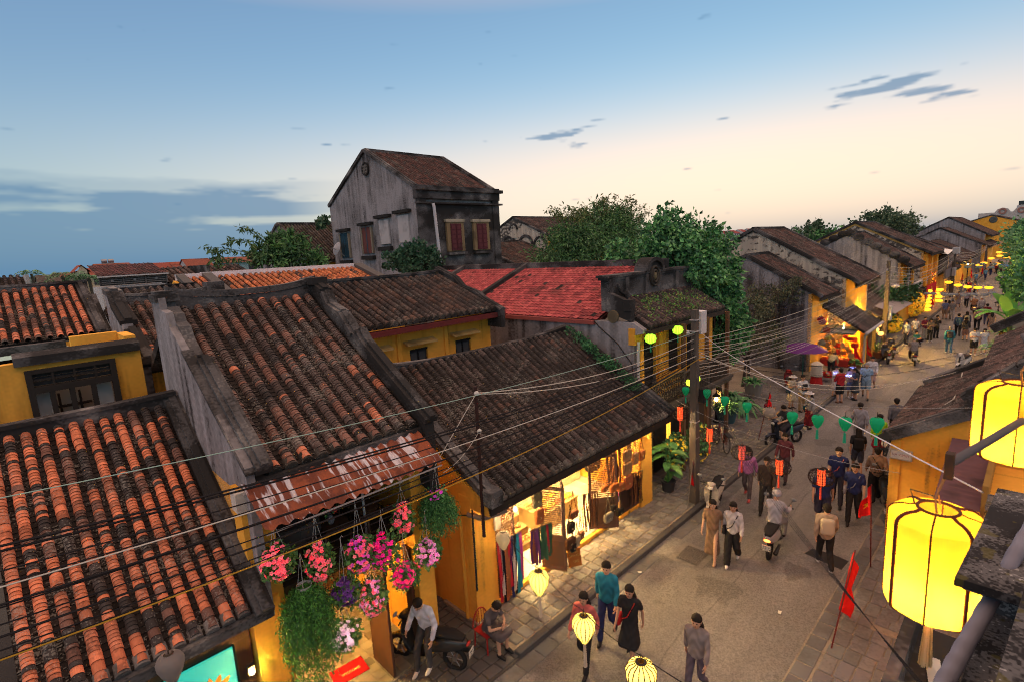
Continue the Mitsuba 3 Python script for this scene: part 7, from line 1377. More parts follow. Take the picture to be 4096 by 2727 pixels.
SCF = [(0.5, 0.02, 0.04), (0.02, 0.02, 0.03), (0.02, 0.25, 0.38), (0.45, 0.3, 0.3), (0.35, 0.04, 0.2), (0.3, 0.1, 0.04), (0.55, 0.45, 0.42), (0.03, 0.03, 0.12)]
hang_strips('scarf_rail', 'plain scarves in red, blue and black on the rail at the left doorway', 'scarves', (6.96, 7.96, 1.72), (7.62, 7.9, 1.72), 0, 1.45, 12, SCF, 0.085, part='scarf'); hang_strips('scarf_rail', 'patterned red and violet scarves on the second rail', 'scarves', (7.86, 7.86, 1.62), (8.62, 7.86, 1.52), 0, 0.92, 13, [(0.5, 0.03, 0.06), (0.12, 0.04, 0.14), (0.45, 0.4, 0.36), (0.04, 0.12, 0.07), (0.3, 0.1, 0.05)], 0.085, part='scarf', seed=3)
BLT = [(0.05, 0.02, 0.012), (0.12, 0.045, 0.02), (0.025, 0.015, 0.012), (0.2, 0.08, 0.03)]
hang_strips('belt_rail', 'brown and black leather belts hanging left of the middle shutter', 'belts', (9.86, 7.86, 1.75), (10.48, 7.86, 1.62), 0, 1.0, 14, BLT, 0.04, part='belt', seed=4); hang_strips('belt_rail', 'dark leather belts hanging low beside the right pillar', 'belts', (12.3, 7.98, 1.42), (12.9, 7.98, 1.34), 0, 0.95, 14, BLT, 0.045, part='belt', seed=5); hang_strips('belt_rail', 'black and orange straps hung high behind the tan bags', 'belts', (11.2, 8.05, 2.45), (11.8, 8.05, 2.45), 0, 1.1, 10, BLT + [(0.35, 0.1, 0.03)], 0.05, part='strap', seed=6)
def bag(label, p, w, h, d, c, strap=0.4, flap=True, round_=False, group=None, tilt=0.0, front=(0, -1)):
    k = thing('leather_bag', label, 'bag', group); R = rotz(math.atan2(front[1], front[0]) + PI / 2) @ roty(tilt); o = np.array(p, float); m = MB(c); g = np.linspace(0, 2 * PI, 21)
    def se(sx, sz, n): return [(sx * np.sign(math.cos(a)) * abs(math.cos(a)) ** n, sz * np.sign(math.sin(a)) * abs(math.sin(a)) ** n) for a in g[:-1]]
    e = 1.0 if round_ else 0.35; v = np.array([(x * s, y, z * s) for y, s in ((-d / 2, 0.9), (-d * 0.3, 1.0), (d * 0.3, 1.0), (d / 2, 0.9)) for x, z in se(w / 2, h / 2, e)]); n = 20; f = [[q * n + i, q * n + (i + 1) % n, (q + 1) * n + (i + 1) % n, (q + 1) * n + i] for q in range(3) for i in range(n)]
    f += [[0, i + 1, i, i] for i in range(1, n - 1)] + [[3 * n, 3 * n + i, 3 * n + i + 1, 3 * n + i + 1] for i in range(1, n - 1)]; m.add(v @ R.T + o, f); m.build(k, 'body', 'vcp')
    if flap: MB(np.array(c) * 0.75).box((-w * 0.46, -d / 2 - 0.014, -h * 0.08), (w * 0.46, -d / 2 - 0.002, h * 0.46), None, R, o).box((-0.015, -d / 2 - 0.024, -h * 0.14), (0.015, -d / 2 - 0.013, 0), (0.4, 0.33, 0.15), R, o).build(k, 'flap', 'vcp')
    t = np.linspace(-1, 1, 9); MB(np.array(c) * 0.6).tube(np.stack([t * w * 0.42 * (1 - 0.75 * (1 - np.abs(t))), 0 * t, h * 0.42 + strap * (1 - np.abs(t) ** 1.3)], 1) @ R.T + o, 0.009, 5).build(k, 'strap', 'vcp'); return k


TAN, CAM, ORG, DBR, BLK, GRY = (0.36, 0.2, 0.09), (0.28, 0.15, 0.07), (0.36, 0.11, 0.03), (0.09, 0.04, 0.02), (0.02, 0.018, 0.018), (0.2, 0.19, 0.15)
for lb, p, w, h, c, st in [('tan tote bag, upper one of two beside the right shutter', (11.99, 7.9, 2.12), .36, .34, TAN, .36), ('tan tote bag, lower one of two beside the right shutter', (11.97, 7.88, 1.74), .38, .36, TAN, .1), ('orange tote bag below the two tan totes', (11.99, 7.88, 1.32), .36, .4, (0.38, 0.12, 0.05), .15), ('brown bucket bag on the right shutter', (12.48, 7.95, 1.85), .26, .36, CAM, .42), ('small orange brown bag nearest the right pillar', (12.84, 7.95, 1.84), .26, .3, ORG, .42), ('orange satchel hung left on the middle shutter', (10.66, 7.75, 1.66), .26, .16, ORG, .5), ('orange saddle bag with flap in the middle of the shutter', (11.05, 7.72, 1.55), .34, .22, ORG, .55), ('rust coloured saddle bag right on the shutter', (11.42, 7.74, 1.42), .32, .22, (0.4, 0.13, 0.04), .5), ('taupe saddle bag low on the black shutter', (10.76, 7.72, .8), .34, .26, GRY, .55), ('black purse low on the black shutter', (11.3, 7.72, .74), .28, .2, BLK, .5), ('small black purse between taupe bag and black purse', (11.02, 7.76, .92), .2, .22, BLK, .5), ('dark brown saddle bag at the lower left of the folded shutters', (8.98, 7.6, .92), .34, .26, DBR, .5), ('brown satchel hung high on the folded shutter', (9.3, 7.72, 1.5), .3, .2, (0.25, 0.08, 0.03), .55), ('beige pouch above the sale board', (9.28, 7.62, .82), .16, .3, (0.4, 0.32, 0.2), .4), ('brown pouch right of the beige pouch', (9.5, 7.68, .85), .2, .22, (0.22, 0.09, 0.04), .5), ('black pouch left of the beige pouch', (9.08, 7.6, .75), .16, .22, BLK, .4), ('black shoulder bag above the sale board', (9.1, 7.66, 1.25), .24, .26, BLK, .5), ('orange backpack on the left shutter group', (8.3, 7.95, 1.78), .26, .36, (0.3, 0.09, 0.03), .3), ('olive grey backpack above the orange backpack', (8.28, 7.98, 2.2), .3, .38, (0.11, 0.1, 0.06), .15)]:
    bag(lb, p, w, h, .09, c, st)
for i, (x, y, z) in enumerate([(11.5, 10.2, 1.4), (12.2, 10.3, 1.6), (10.7, 10.6, 1.45), (12.6, 9.6, 1.2)]): bag(('yellow brown travel bag on the back shelf', 'tan backpack on the back shelf right', 'dark travel bag on the back shelf', 'black leather backpack inside right')[i], (x, y, z), .55, .4, .25, [(0.4, 0.24, 0.06), TAN, DBR, BLK][i], .25)
sh_ = 0
def shoe_mesh(m, p, a, c, s=1.0):
    R = rotz(a); m.add((np.array([[x, y, z] for x, y in ((-.13, -.03), (.06, -.045), (.13, 0), (.06, .045), (-.13, .03)) for z in (0, 0.02)]) * s) @ R.T + p, [[0, 2, 4, 4], [0, 4, 6, 6], [0, 6, 8, 8], [1, 5, 3, 3], [1, 7, 5, 5], [1, 9, 7, 7], [0, 1, 3, 2], [2, 3, 5, 4], [4, 5, 7, 6], [6, 7, 9, 8], [8, 9, 1, 0]], (0.45, 0.3, 0.14)); m.ell(np.array(p) + R @ np.array([0.04, 0, 0.035]) * s, (0.055 * s, 0.05 * s, 0.03 * s), c, R, 5); m.ell(np.array(p) + R @ np.array([-0.08, 0, 0.03]) * s, (0.03 * s, 0.04 * s, 0.025 * s), c, R, 5)


def shoe_pair(k, x, y, z, c):
    for s in (-0.05, 0.05): m = MB(); shoe_mesh(m, (x + s, y, z), -PI / 2 - s, c); m.build(k, 'shoe', 'vcp')


rk = thing('shoe_rack', 'stepped wooden rack crowded with leather sandals inside the left doorway', 'rack'); 
for i in range(5): MB((0.3, 0.19, 0.08)).box((7.5, 9.0 + i * 0.34, 0.24), (9.3, 9.34 + i * 0.34, 0.42 + i * 0.2)).build(rk, 'step', 'vc')
r = np.random.default_rng(9)
SHC = [(0.03, 0.02, 0.015), (0.12, 0.05, 0.02), (0.3, 0.14, 0.05), (0.2, 0.1, 0.04)]
for i in range(5):
    for x in np.arange(7.6, 9.25, 0.24):
        k = thing('sandals', 'pair of leather sandals on the stepped rack', 'sandals', 'sandals on the stepped rack'); c = SHC[r.integers(4)]; y = 9.17 + i * 0.34; z = 0.425 + i * 0.2; shoe_pair(k, x, y, z, c)
rk2 = thing('shoe_rack', 'low rack with yellow and tan shoes in the middle of the shop', 'rack'); MB((0.4, 0.28, 0.12)).box((9.7, 9.2, 0.24), (11.3, 10.1, 0.75)).build(rk2, 'top', 'vc')
rk3 = thing('shoe_rack', 'long white shelf of brown shoes at the back wall of the shop', 'rack'); MB((0.5, 0.45, 0.35)).box((10.2, 10.6, 0.24), (13.2, 11.4, 0.9)).box((10.2, 11.0, 0.9), (13.2, 11.4, 1.25)).build(rk3, 'top', 'vc')
for j, (x0, x1, y, z, n, cc) in enumerate([(9.78, 11.2, 9.4, 0.755, 8, [(0.6, 0.45, 0.04), (0.4, 0.3, 0.05), (0.45, 0.12, 0.05)]), (9.78, 11.2, 9.8, 0.755, 8, [(0.6, 0.45, 0.04), (0.3, 0.16, 0.06)]), (10.3, 13.1, 10.8, 0.905, 13, SHC), (10.3, 13.1, 11.2, 1.255, 13, SHC)]):
    for x in np.linspace(x0, x1, n): k = thing('shoes', ('pair of yellow or tan shoes on the low rack', 'pair of brown shoes on the long white shelf')[j > 1], 'shoes', ('shoes on the low rack', 'shoes on the long shelf')[j > 1]); shoe_pair(k, x, y, z, cc[r.integers(len(cc))])
k = thing('sale_board', 'small orange wooden sale board leaning at the shop step', 'sign board'); R = rotz(-0.5) @ rotx(-0.25); MB((0.33, 0.12, 0.025)).box((-0.17, -0.012, -0.22), (0.17, 0.012, 0.22), None, R, (9.2, 7.66, 0.40)).build(k, 'board', 'vcp')
for t_, z, s in (('LEATHER BAG', 0.12, 0.034), ('100% SILK', 0.03, 0.045), ('SALE', -0.12, 0.05)):
    tm = meshkit.text_mesh(t_, s); v = np.array(tm.vertices); v[:, 0] -= v[:, 0].mean(); MB((0.6, 0.42, 0.12)).add(np.stack([v[:, 0] * 0.9, -0.014 - v[:, 2], v[:, 1] + z], 1) @ R.T + [9.2, 7.66, 0.40], np.array(tm.faces)).build(k, 'lettering', 'vcp')
k = thing('wool_crate', 'wooden crate of blue and pink yarn by the right doorway', 'crate'); c_ = MB((0.35, 0.24, 0.1))
for (a, b) in (((12.1, 8.25), (12.7, 8.28)), ((12.1, 8.62), (12.7, 8.65)), ((12.1, 8.25), (12.13, 8.65)), ((12.67, 8.25), (12.7, 8.65))): c_.box((*a, 0.25), (*b, 0.5))
c_.box((12.1, 8.25, 0.24), (12.7, 8.65, 0.27)).build(k, 'crate', 'vc')
for i in range(9): MB([(0.06, 0.1, 0.45), (0.5, 0.06, 0.25), (0.15, 0.05, 0.35)][i % 3]).ell((12.22 + 0.17 * (i % 3), 8.36 + 0.1 * (i // 3), 0.53 + 0.05 * (i % 2)), (0.09, 0.07, 0.06), n=6).build(k, 'yarn', 'vcp', True)
# welcome mat
k = thing('welcome_mat', 'red doormat reading welcome on the tiled floor of the flower house', 'doormat'); a = math.atan2(9.14 - 9.2, 4.02 - 3.41); R = rotz(-0.1); MB((0.62, 0.012, 0.018)).box((-0.33, -0.22, 0), (0.33, 0.22, 0.014), None, R, (3.74, 8.95, 0.064)).build(k, 'mat', 'vcp')
tm = meshkit.text_mesh('WELCOME', 0.062, 0.002, True); v = np.array(tm.vertices); v[:, 0] -= v[:, 0].mean(); v[:, 1] -= 0.06; MB((0.7, 0.55, 0.2)).add(np.stack([v[:, 0] * 0.85, v[:, 1], v[:, 2] + 0.0145], 1) @ R.T + [3.74, 8.95, 0.064], np.array(tm.faces)).build(k, 'lettering', 'vcp')
# dark terrace furniture seen under the awning
k = thing('balcony_table', 'dark round table with a cloth on the shaded balcony', 'table'); MB((0.07, 0.06, 0.055)).lathe([(0.0, 0.72), (0.5, 0.72), (0.5, 0.69), (0.05, 0.66), (0.05, 0.05), (0.25, 0)], 18, (3.0, 9.0, 2.88)).build(k, 'top', 'vcp'); MB((0.09, 0.085, 0.08)).lathe([(0.0, 0.735), (0.52, 0.735), (0.54, 0.45)], 20, (3.0, 9.0, 2.88), lobes=8, lobe=0.03).build(k, 'cloth', 'vcp')
for i, (x, y) in enumerate([(2.7, 8.55), (3.7, 8.75), (4.4, 8.9)]):
    k = thing('rattan_chair', ('rattan chair at the left end of the shaded balcony', 'rattan chair in the middle of the shaded balcony', 'rattan chair at the right end of the shaded balcony')[i], 'chair'); g = np.linspace(-0.3, PI + 0.3, 14); c = (0.09, 0.055, 0.03); MB(c).tube(np.stack([x + 0.3 * np.cos(g), y + 0.25 * np.sin(g), 3.55 + 0.12 * np.sin(g)], 1), 0.025, 5).build(k, 'back_rail', 'vcp'); MB(c).lathe([(0.0, 0.44), (0.26, 0.44), (0.27, 0.38)], 12, (x, y, 2.88)).build(k, 'seat', 'vcp')
    for s in (-1, 1):
        for q in (-1, 1): MB(c).tube([(x + 0.2 * s, y + 0.2 * q, 2.88), (x + 0.22 * s, y + 0.2 * q, 3.55 if q > 0 else 3.3)], 0.018, 5).build(k, 'leg', 'vcp')
k = thing('balcony_flower_vase', 'small vase with red flowers on the shaded balcony table', 'vase'); MB((0.2, 0.2, 0.22)).lathe([(0.04, 0), (0.07, 0.08), (0.03, 0.16), (0.04, 0.18)], 10, (3.55, 8.5, 3.45)).build(k, 'vase', 'vcp', True); m = MB(); leaf_cloud(m, (3.55, 8.5, 3.72), (0.12, 0.1, 0.1), 50, 0.06, [(0.3, 0.03, 0.02), G1], seed=5); m.build(k, 'flowers', 'leaf')
# ------------------------------------------------------------------ stall goods, umbrella, stools, crates
r = np.random.default_rng(17)
STC = [(0.4, 0.28, 0.12), (0.5, 0.38, 0.2), (0.5, 0.04, 0.03), (0.3, 0.15, 0.05), (0.55, 0.45, 0.3), (0.12, 0.06, 0.03)]
for row, (z, n) in enumerate([(1.7, 9), (1.25, 9), (0.8, 8), (0.45, 6)]):
    for i in range(n): bag('bag hanging in the lit open stall', (36.0 - 0.12 * row + r.normal(0, .06), 7.6 + i * 2.4 / n + r.normal(0, .06), z + r.normal(0, .08)), r.uniform(.22, .4), r.uniform(.2, .36), .12, STC[r.integers(6)], r.uniform(.15, .4), False, r.random() < .4, 'bags hanging in the lit open stall', front=(-1, 0))
k = thing('stall_counter', 'low counter with red cloth in front of the open stall', 'counter'); MB((0.3, 0.03, 0.025)).box((35.2, 7.7, 0.1), (36.0, 9.6, 0.5)).build(k, 'cloth', 'vcp')
k = thing('purple_umbrella', 'open purple parasol on a green pole beside the dark garden', 'parasol'); c = np.array((31.6, 9.1, 1.72)); g = np.arange(8) * PI / 4; V = [c + [0, 0, 0.38]] + [c + [1.25 * math.cos(a), 1.25 * math.sin(a), -0.05] for a in g] + [c + [0.7 * math.cos(a), 0.7 * math.sin(a), 0.22] for a in g]
m = MB((0.13, 0.035, 0.2)).add(V, [[0, 9 + i, 9 + (i + 1) % 8, 9 + (i + 1) % 8] for i in range(8)] + [[9 + i, 1 + i, 1 + (i + 1) % 8, 9 + (i + 1) % 8] for i in range(8)]); m.build(k, 'canopy', 'vcp'); MB((0.02, 0.14, 0.11)).tube([(31.6, 9.1, 0.1), (31.6, 9.1, 2.05)], 0.025, 6).build(k, 'pole', 'vcp')
k = thing('hat_stack', 'tall stack of pale conical hats on a red stool by the kerb', 'hat stack')
for i in range(6): MB((0.55, 0.5, 0.42)).lathe([(0.30, 0), (0.31, 0.02), (0.16, 0.14), (0.0, 0.2)], 16, (30.5, 8.1, 0.55 + i * 0.12)).build(k, 'hat', 'vcp', True)
k = thing('red_stool', 'red plastic stool under the hat stack', 'stool'); MB((0.4, 0.02, 0.02)).lathe([(0.0, 0.45), (0.24, 0.45), (0.26, 0.4), (0.32, 0)], 8, (30.5, 8.1, 0.1)).build(k, 'seat', 'vcp')
k = thing('red_basket', 'red basket of trinkets on the pavement beside the hats', 'basket'); MB((0.45, 0.03, 0.02)).lathe([(0.3, 0.3), (0.34, 0.5), (0.36, 0.5), (0.3, 0.28), (0.0, 0.28)], 14, (31.3, 7.75, 0.1)).build(k, 'basket', 'vcp'); m = MB()
for i in range(14): m.ell((31.3 + r.normal(0, .12), 7.75 + r.normal(0, .12), 0.55), (.07, .05, .03), [(0.1, 0.2, 0.4), (0.5, 0.4, 0.1), (0.5, 0.1, 0.1)][i % 3], n=5)
m.build(k, 'trinkets', 'vcp')
k = thing('vendor_crate', 'white foam crate with snacks beside the kerb flag', 'crate'); MB((0.55, 0.53, 0.5)).box((23.1, 7.35, 0.1), (23.6, 7.7, 0.42)).build(k, 'crate', 'vcp'); MB((0.5, 0.28, 0.08)).box((23.15, 7.4, 0.42), (23.55, 7.65, 0.47)).build(k, 'snacks', 'vcp')
k = thing('red_chair', 'red plastic chair under the seated woman at the alley corner', 'chair'); c = (0.42, 0.02, 0.02); x, y = 6.05, 7.42; MB(c).box((x - 0.2, y - 0.2, 0.4), (x + 0.2, y + 0.2, 0.43)).build(k, 'seat', 'vcg')
for a in (-0.18, 0.18):
    for b in (-0.18, 0.18): MB(c).tube([(x + a * 1.1, y + b * 1.1, 0.04), (x + a, y + b, 0.4)], 0.016, 5).build(k, 'leg', 'vcg')
g = np.linspace(0, PI, 12); MB(c).tube(np.stack([x + 0.2 * np.cos(g), 0 * g + y + 0.22, 0.43 + 0.36 * np.sin(g)], 1), 0.014, 5).build(k, 'back_frame', 'vcg')
for q in (-0.1, -0.03, 0.04, 0.11): MB(c).tube([(x + q, y + 0.21, 0.43), (x + q, y + 0.22, 0.76)], 0.01, 4).build(k, 'back_slat', 'vcg')
for i, (x, y) in enumerate([(8.0, 6.5), (7.6, 6.1), (10.2, 6.42), (10.9, 3.4)]):
    k = thing('paper_scrap', ('white paper scrap in the left gutter', 'white paper scrap on the asphalt near the kerb end', 'paper scrap in the gutter before the drain cover', 'small paper scrap in the middle of the street')[i], 'litter'); m = MB((0.6, 0.6, 0.55)); m.box((-0.05, -0.03, 0), (0.05, 0.03, 0.006), None, rotz(i * 1.1), (x, y, 0.02)); m.build(k, 'paper', 'vcp')
# ------------------------------------------------------------------ vehicles
def scooter(label, x, y, hd, col, seat=(0.02, 0.02, 0.022), lean=0.0, lit_tail=False, z=0.0, plate=True, box=None):
    """motor scooter; hd is the heading angle; the origin lies between the wheels on the ground"""
    k = thing('scooter', label, 'scooter'); R = rotz(hd) @ rotx(lean); o = np.array((x, y, z))
    def W(m): m.V = [v @ R.T + o for v in m.V]; return m
    def wheel(cx):
        t = np.linspace(0, 2 * PI, 25); w = MB((0.02, 0.02, 0.021)).tube(np.stack([cx + 0.22 * np.cos(t), 0 * t, 0.26 + 0.22 * np.sin(t)], 1), 0.045, 8, cap=False); wk = W(w).build(k, 'wheel', 'vcp', True)
        m = MB((0.3, 0.3, 0.31)); m.lathe([(0.0, 0.03), (0.05, 0.035), (0.05, -0.035), (0.0, -0.03)], 10, (cx, 0, 0.26), R=rotx(PI / 2))
        for q in range(6): a = q * PI / 3; m.tube([(cx, 0, 0.26), (cx + 0.2 * math.cos(a), 0, 0.26 + 0.2 * math.sin(a))], 0.012, 4)
        W(m).build(wk, 'rim', 'vcm')
    wheel(-0.62); wheel(0.62)
    def loft(secs, c, name, bsdf='vcg'):
        n = 12; g = np.linspace(0, 2 * PI, n + 1)[:-1]; v = []
        for cx, cz, hw, hh in secs: v += [(cx, hw * np.sign(math.cos(a)) * abs(math.cos(a)) ** 0.7, cz + hh * np.sign(math.sin(a)) * abs(math.sin(a)) ** 0.7) for a in g]
        f = [[q * n + i, q * n + (i + 1) % n, (q + 1) * n + (i + 1) % n, (q + 1) * n + i] for q in range(len(secs) - 1) for i in range(n)]; e = (len(secs) - 1) * n
        f += [[0, i, i + 1, i + 1] for i in range(1, n - 1)] + [[e, e + i + 1, e + i, e + i] for i in range(1, n - 1)]; return W(MB(c).add(v, f)).build(k, name, bsdf, True)
    loft([(-0.92, 0.66, 0.05, 0.06), (-0.8, 0.64, 0.12, 0.12), (-0.5, 0.6, 0.17, 0.17), (-0.2, 0.52, 0.16, 0.16), (0.0, 0.38, 0.13, 0.07)], col, 'rear_body'); loft([(-0.05, 0.3, 0.15, 0.05), (0.15, 0.27, 0.16, 0.05), (0.36, 0.3, 0.14, 0.06)], np.array(col) * 0.5, 'footboard'); loft([(0.30, 0.3, 0.14, 0.1), (0.40, 0.55, 0.2, 0.16), (0.43, 0.78, 0.21, 0.14), (0.40, 0.98, 0.12, 0.06)], col, 'front_shield')
    loft([(0.3, 0.98, 0.09, 0.05), (0.42, 1.02, 0.13, 0.07), (0.52, 0.98, 0.08, 0.05)], col, 'handlebar_cowl'); loft([(0.42, 0.5, 0.07, 0.03), (0.62, 0.53, 0.08, 0.03), (0.82, 0.44, 0.06, 0.03)], col, 'front_fender'); loft([(-0.86, 0.76, 0.08, 0.03), (-0.6, 0.80, 0.14, 0.05), (-0.3, 0.78, 0.15, 0.05), (0.0, 0.74, 0.11, 0.04), (0.08, 0.70, 0.06, 0.03)], seat, 'seat', 'vcp')
    W(MB((0.03, 0.03, 0.03)).tube([(0.36, -0.34, 1.02), (0.42, 0, 1.0), (0.36, 0.34, 1.02)], 0.016, 6).tube([(0.45, 0, 0.9), (0.62, 0, 0.27)], 0.03, 6).tube([(0.40, 0, 1.0), (0.45, 0, 0.88)], 0.03, 6)).build(k, 'handlebar', 'vcm', True); W(MB((0.06, 0.06, 0.06)).tube([(-0.35, -0.17, 0.3), (-0.9, -0.19, 0.36)], [0.035, 0.055], 8)).build(k, 'exhaust', 'vcm', True)
    for s in (-1, 1): W(MB((0.05, 0.05, 0.055)).tube([(0.40, 0.2 * s, 1.02), (0.42, 0.3 * s, 1.2)], 0.008).ell((0.42, 0.33 * s, 1.24), (0.02, 0.07, 0.045), (0.2, 0.22, 0.25))).build(k, 'mirror', 'vcg', True)
    W(MB((0.6, 0.6, 0.58)).ell((0.54, 0, 0.94), (0.04, 0.09, 0.05))).build(k, 'headlight', 'vcg', True); tl = W(MB((0.5, 0.02, 0.015)).ell((-0.94, 0, 0.66), (0.03, 0.08, 0.035)))
    if lit_tail: scene[numbered(k + '__tail_light')] = tl.ply('vcg', True, emitter=glow((1.2, 0.12, 0.02), 0.2))
    else: tl.build(k, 'tail_light', 'vcg', True)
    if plate:
        pk = W(MB((0.6, 0.58, 0.5)).box((-1.0, -0.1, 0.42), (-0.985, 0.1, 0.56))).build(k, 'number_plate', 'vcp')
        for t_, dz in (('59-U1', 0.50), ('252.78', 0.435)):
            tm = meshkit.text_mesh(t_, 0.045); v = np.array(tm.vertices); v[:, 0] -= v[:, 0].mean(); W(MB((0.03, 0.03, 0.03)).add(np.stack([-1.001 - v[:, 2], -v[:, 0], v[:, 1] + dz], 1), np.array(tm.faces))).build(pk, 'lettering', 'vcp')
    if box: W(MB(box).box((-0.75, -0.18, 0.86), (-0.4, 0.18, 1.12))).build(k, 'load', 'vcp')
    return k


scooter('black scooter parked at the flower house with a man sitting on it', 4.95, 8.02, math.atan2(0.9, -0.42), (0.03, 0.03, 0.033)); scooter('cream and black scooter parked at the kerb beside the concrete pole', 14.3, 6.38, 0.2 + PI, (0.5, 0.46, 0.38)); scooter('dark blue scooter parked on the kerb by the green lanterns', 20.9, 6.6, PI - 0.5, (0.02, 0.03, 0.06)); scooter('red scooter in the dark garden behind the pedestrians', 28.6, 8.9, 0.3, (0.25, 0.02, 0.02))
scooter('dark scooter parked by the kerb beside the stall house, nearer one', 38.3, 6.4, 0.35, (0.06, 0.05, 0.05)); scooter('black scooter parked by the kerb beside the stall house, farther one', 40.4, 6.45, 0.3, (0.03, 0.03, 0.035)); scooter('white scooter parked on the right side of the street', 37.9, 2.75, 2.9, (0.6, 0.6, 0.6)); scooter('grey scooter with glowing tail light ridden up the street', 13.4, 4.35, 0.12, (0.3, 0.3, 0.33), lit_tail=True); scooter('dark scooter ridden down the middle of the street', 38.6, 5.05, 0.2, (0.05, 0.05, 0.06)); scooter('scooter with lit tail lamp far up the street', 63.5, 4.2, 0.1, (0.2, 0.15, 0.12), lit_tail=True); scooter('black scooter behind the wall lamp at the right corner', 17.2, 2.62, 0.2, (0.03, 0.03, 0.03))
k = thing('bicycle', 'red bicycle leaning on the pavement left of the kerb', 'bicycle'); R = rotz(math.atan2(8.6 - 7.75, 19.3 - 18.4)) @ rotx(0.12); o = np.array((18.85, 8.2, 0.1))
def Wb(m): m.V = [v @ R.T + o for v in m.V]; return m
for cx in (-0.52, 0.52):
    t = np.linspace(0, 2 * PI, 29); wk = Wb(MB((0.03, 0.03, 0.03)).tube(np.stack([cx + 0.32 * np.cos(t), 0 * t, 0.34 + 0.32 * np.sin(t)], 1), 0.017, 6, cap=False)).build(k, 'wheel', 'vcp', True); m = MB((0.3, 0.3, 0.3))
    for q in range(12): a = q * PI / 6; m.tube([(cx, 0, 0.34), (cx + 0.31 * math.cos(a), 0, 0.34 + 0.31 * math.sin(a))], 0.004, 3)
    Wb(m).build(wk, 'spokes', 'vcm')
Wb(MB((0.2, 0.03, 0.035)).tube([(0.52, 0, 0.34), (0.36, 0, 0.85)], 0.016, 6).tube([(0.38, 0, 0.8), (-0.08, 0, 0.36), (-0.2, 0, 0.82)], 0.016, 6).tube([(-0.52, 0, 0.34), (-0.08, 0, 0.34)], 0.014, 6).tube([(-0.52, 0, 0.34), (-0.18, 0, 0.72)], 0.012, 6)).build(k, 'frame', 'vcg', True); Wb(MB((0.03, 0.03, 0.03)).ell((-0.22, 0, 0.9), (0.13, 0.08, 0.04))).build(k, 'saddle', 'vcp', True); Wb(MB((0.3, 0.3, 0.3)).tube([(0.28, -0.26, 1.0), (0.36, 0, 0.98), (0.28, 0.26, 1.0)], 0.012, 5)).build(k, 'handlebar', 'vcm', True); Wb(MB((0.04, 0.04, 0.04)).box((-0.8, -0.1, 0.7), (-0.35, 0.1, 0.74))).build(k, 'carrier', 'vcp')
# ------------------------------------------------------------------ people
SPH = {}


def msph(r, n=10):
    q = (round(r, 4), n)
    if q not in SPH: SPH[q] = m3.Manifold.sphere(r, n)
    return SPH[q]


def bone(a, b, ra, rb, n=10): return m3.Manifold.batch_hull([msph(ra, n).translate(list(map(float, a))), msph(rb, n).translate(list(map(float, b)))])


def smooth_m(parts, edge=0.035, it=6, lam=0.5):
    m = m3.Manifold.batch_boolean(parts, m3.OpType.Add)
    if edge: m = m.refine_to_length(edge)
    me = m.to_mesh(); t = trimesh.Trimesh(np.array(me.vert_properties[:, :3]), np.array(me.tri_verts), process=False)
    if it: trimesh.smoothing.filter_taubin(t, lamb=lam, nu=lam + 0.03, iterations=it)
    return np.array(t.vertices), np.array(t.faces)


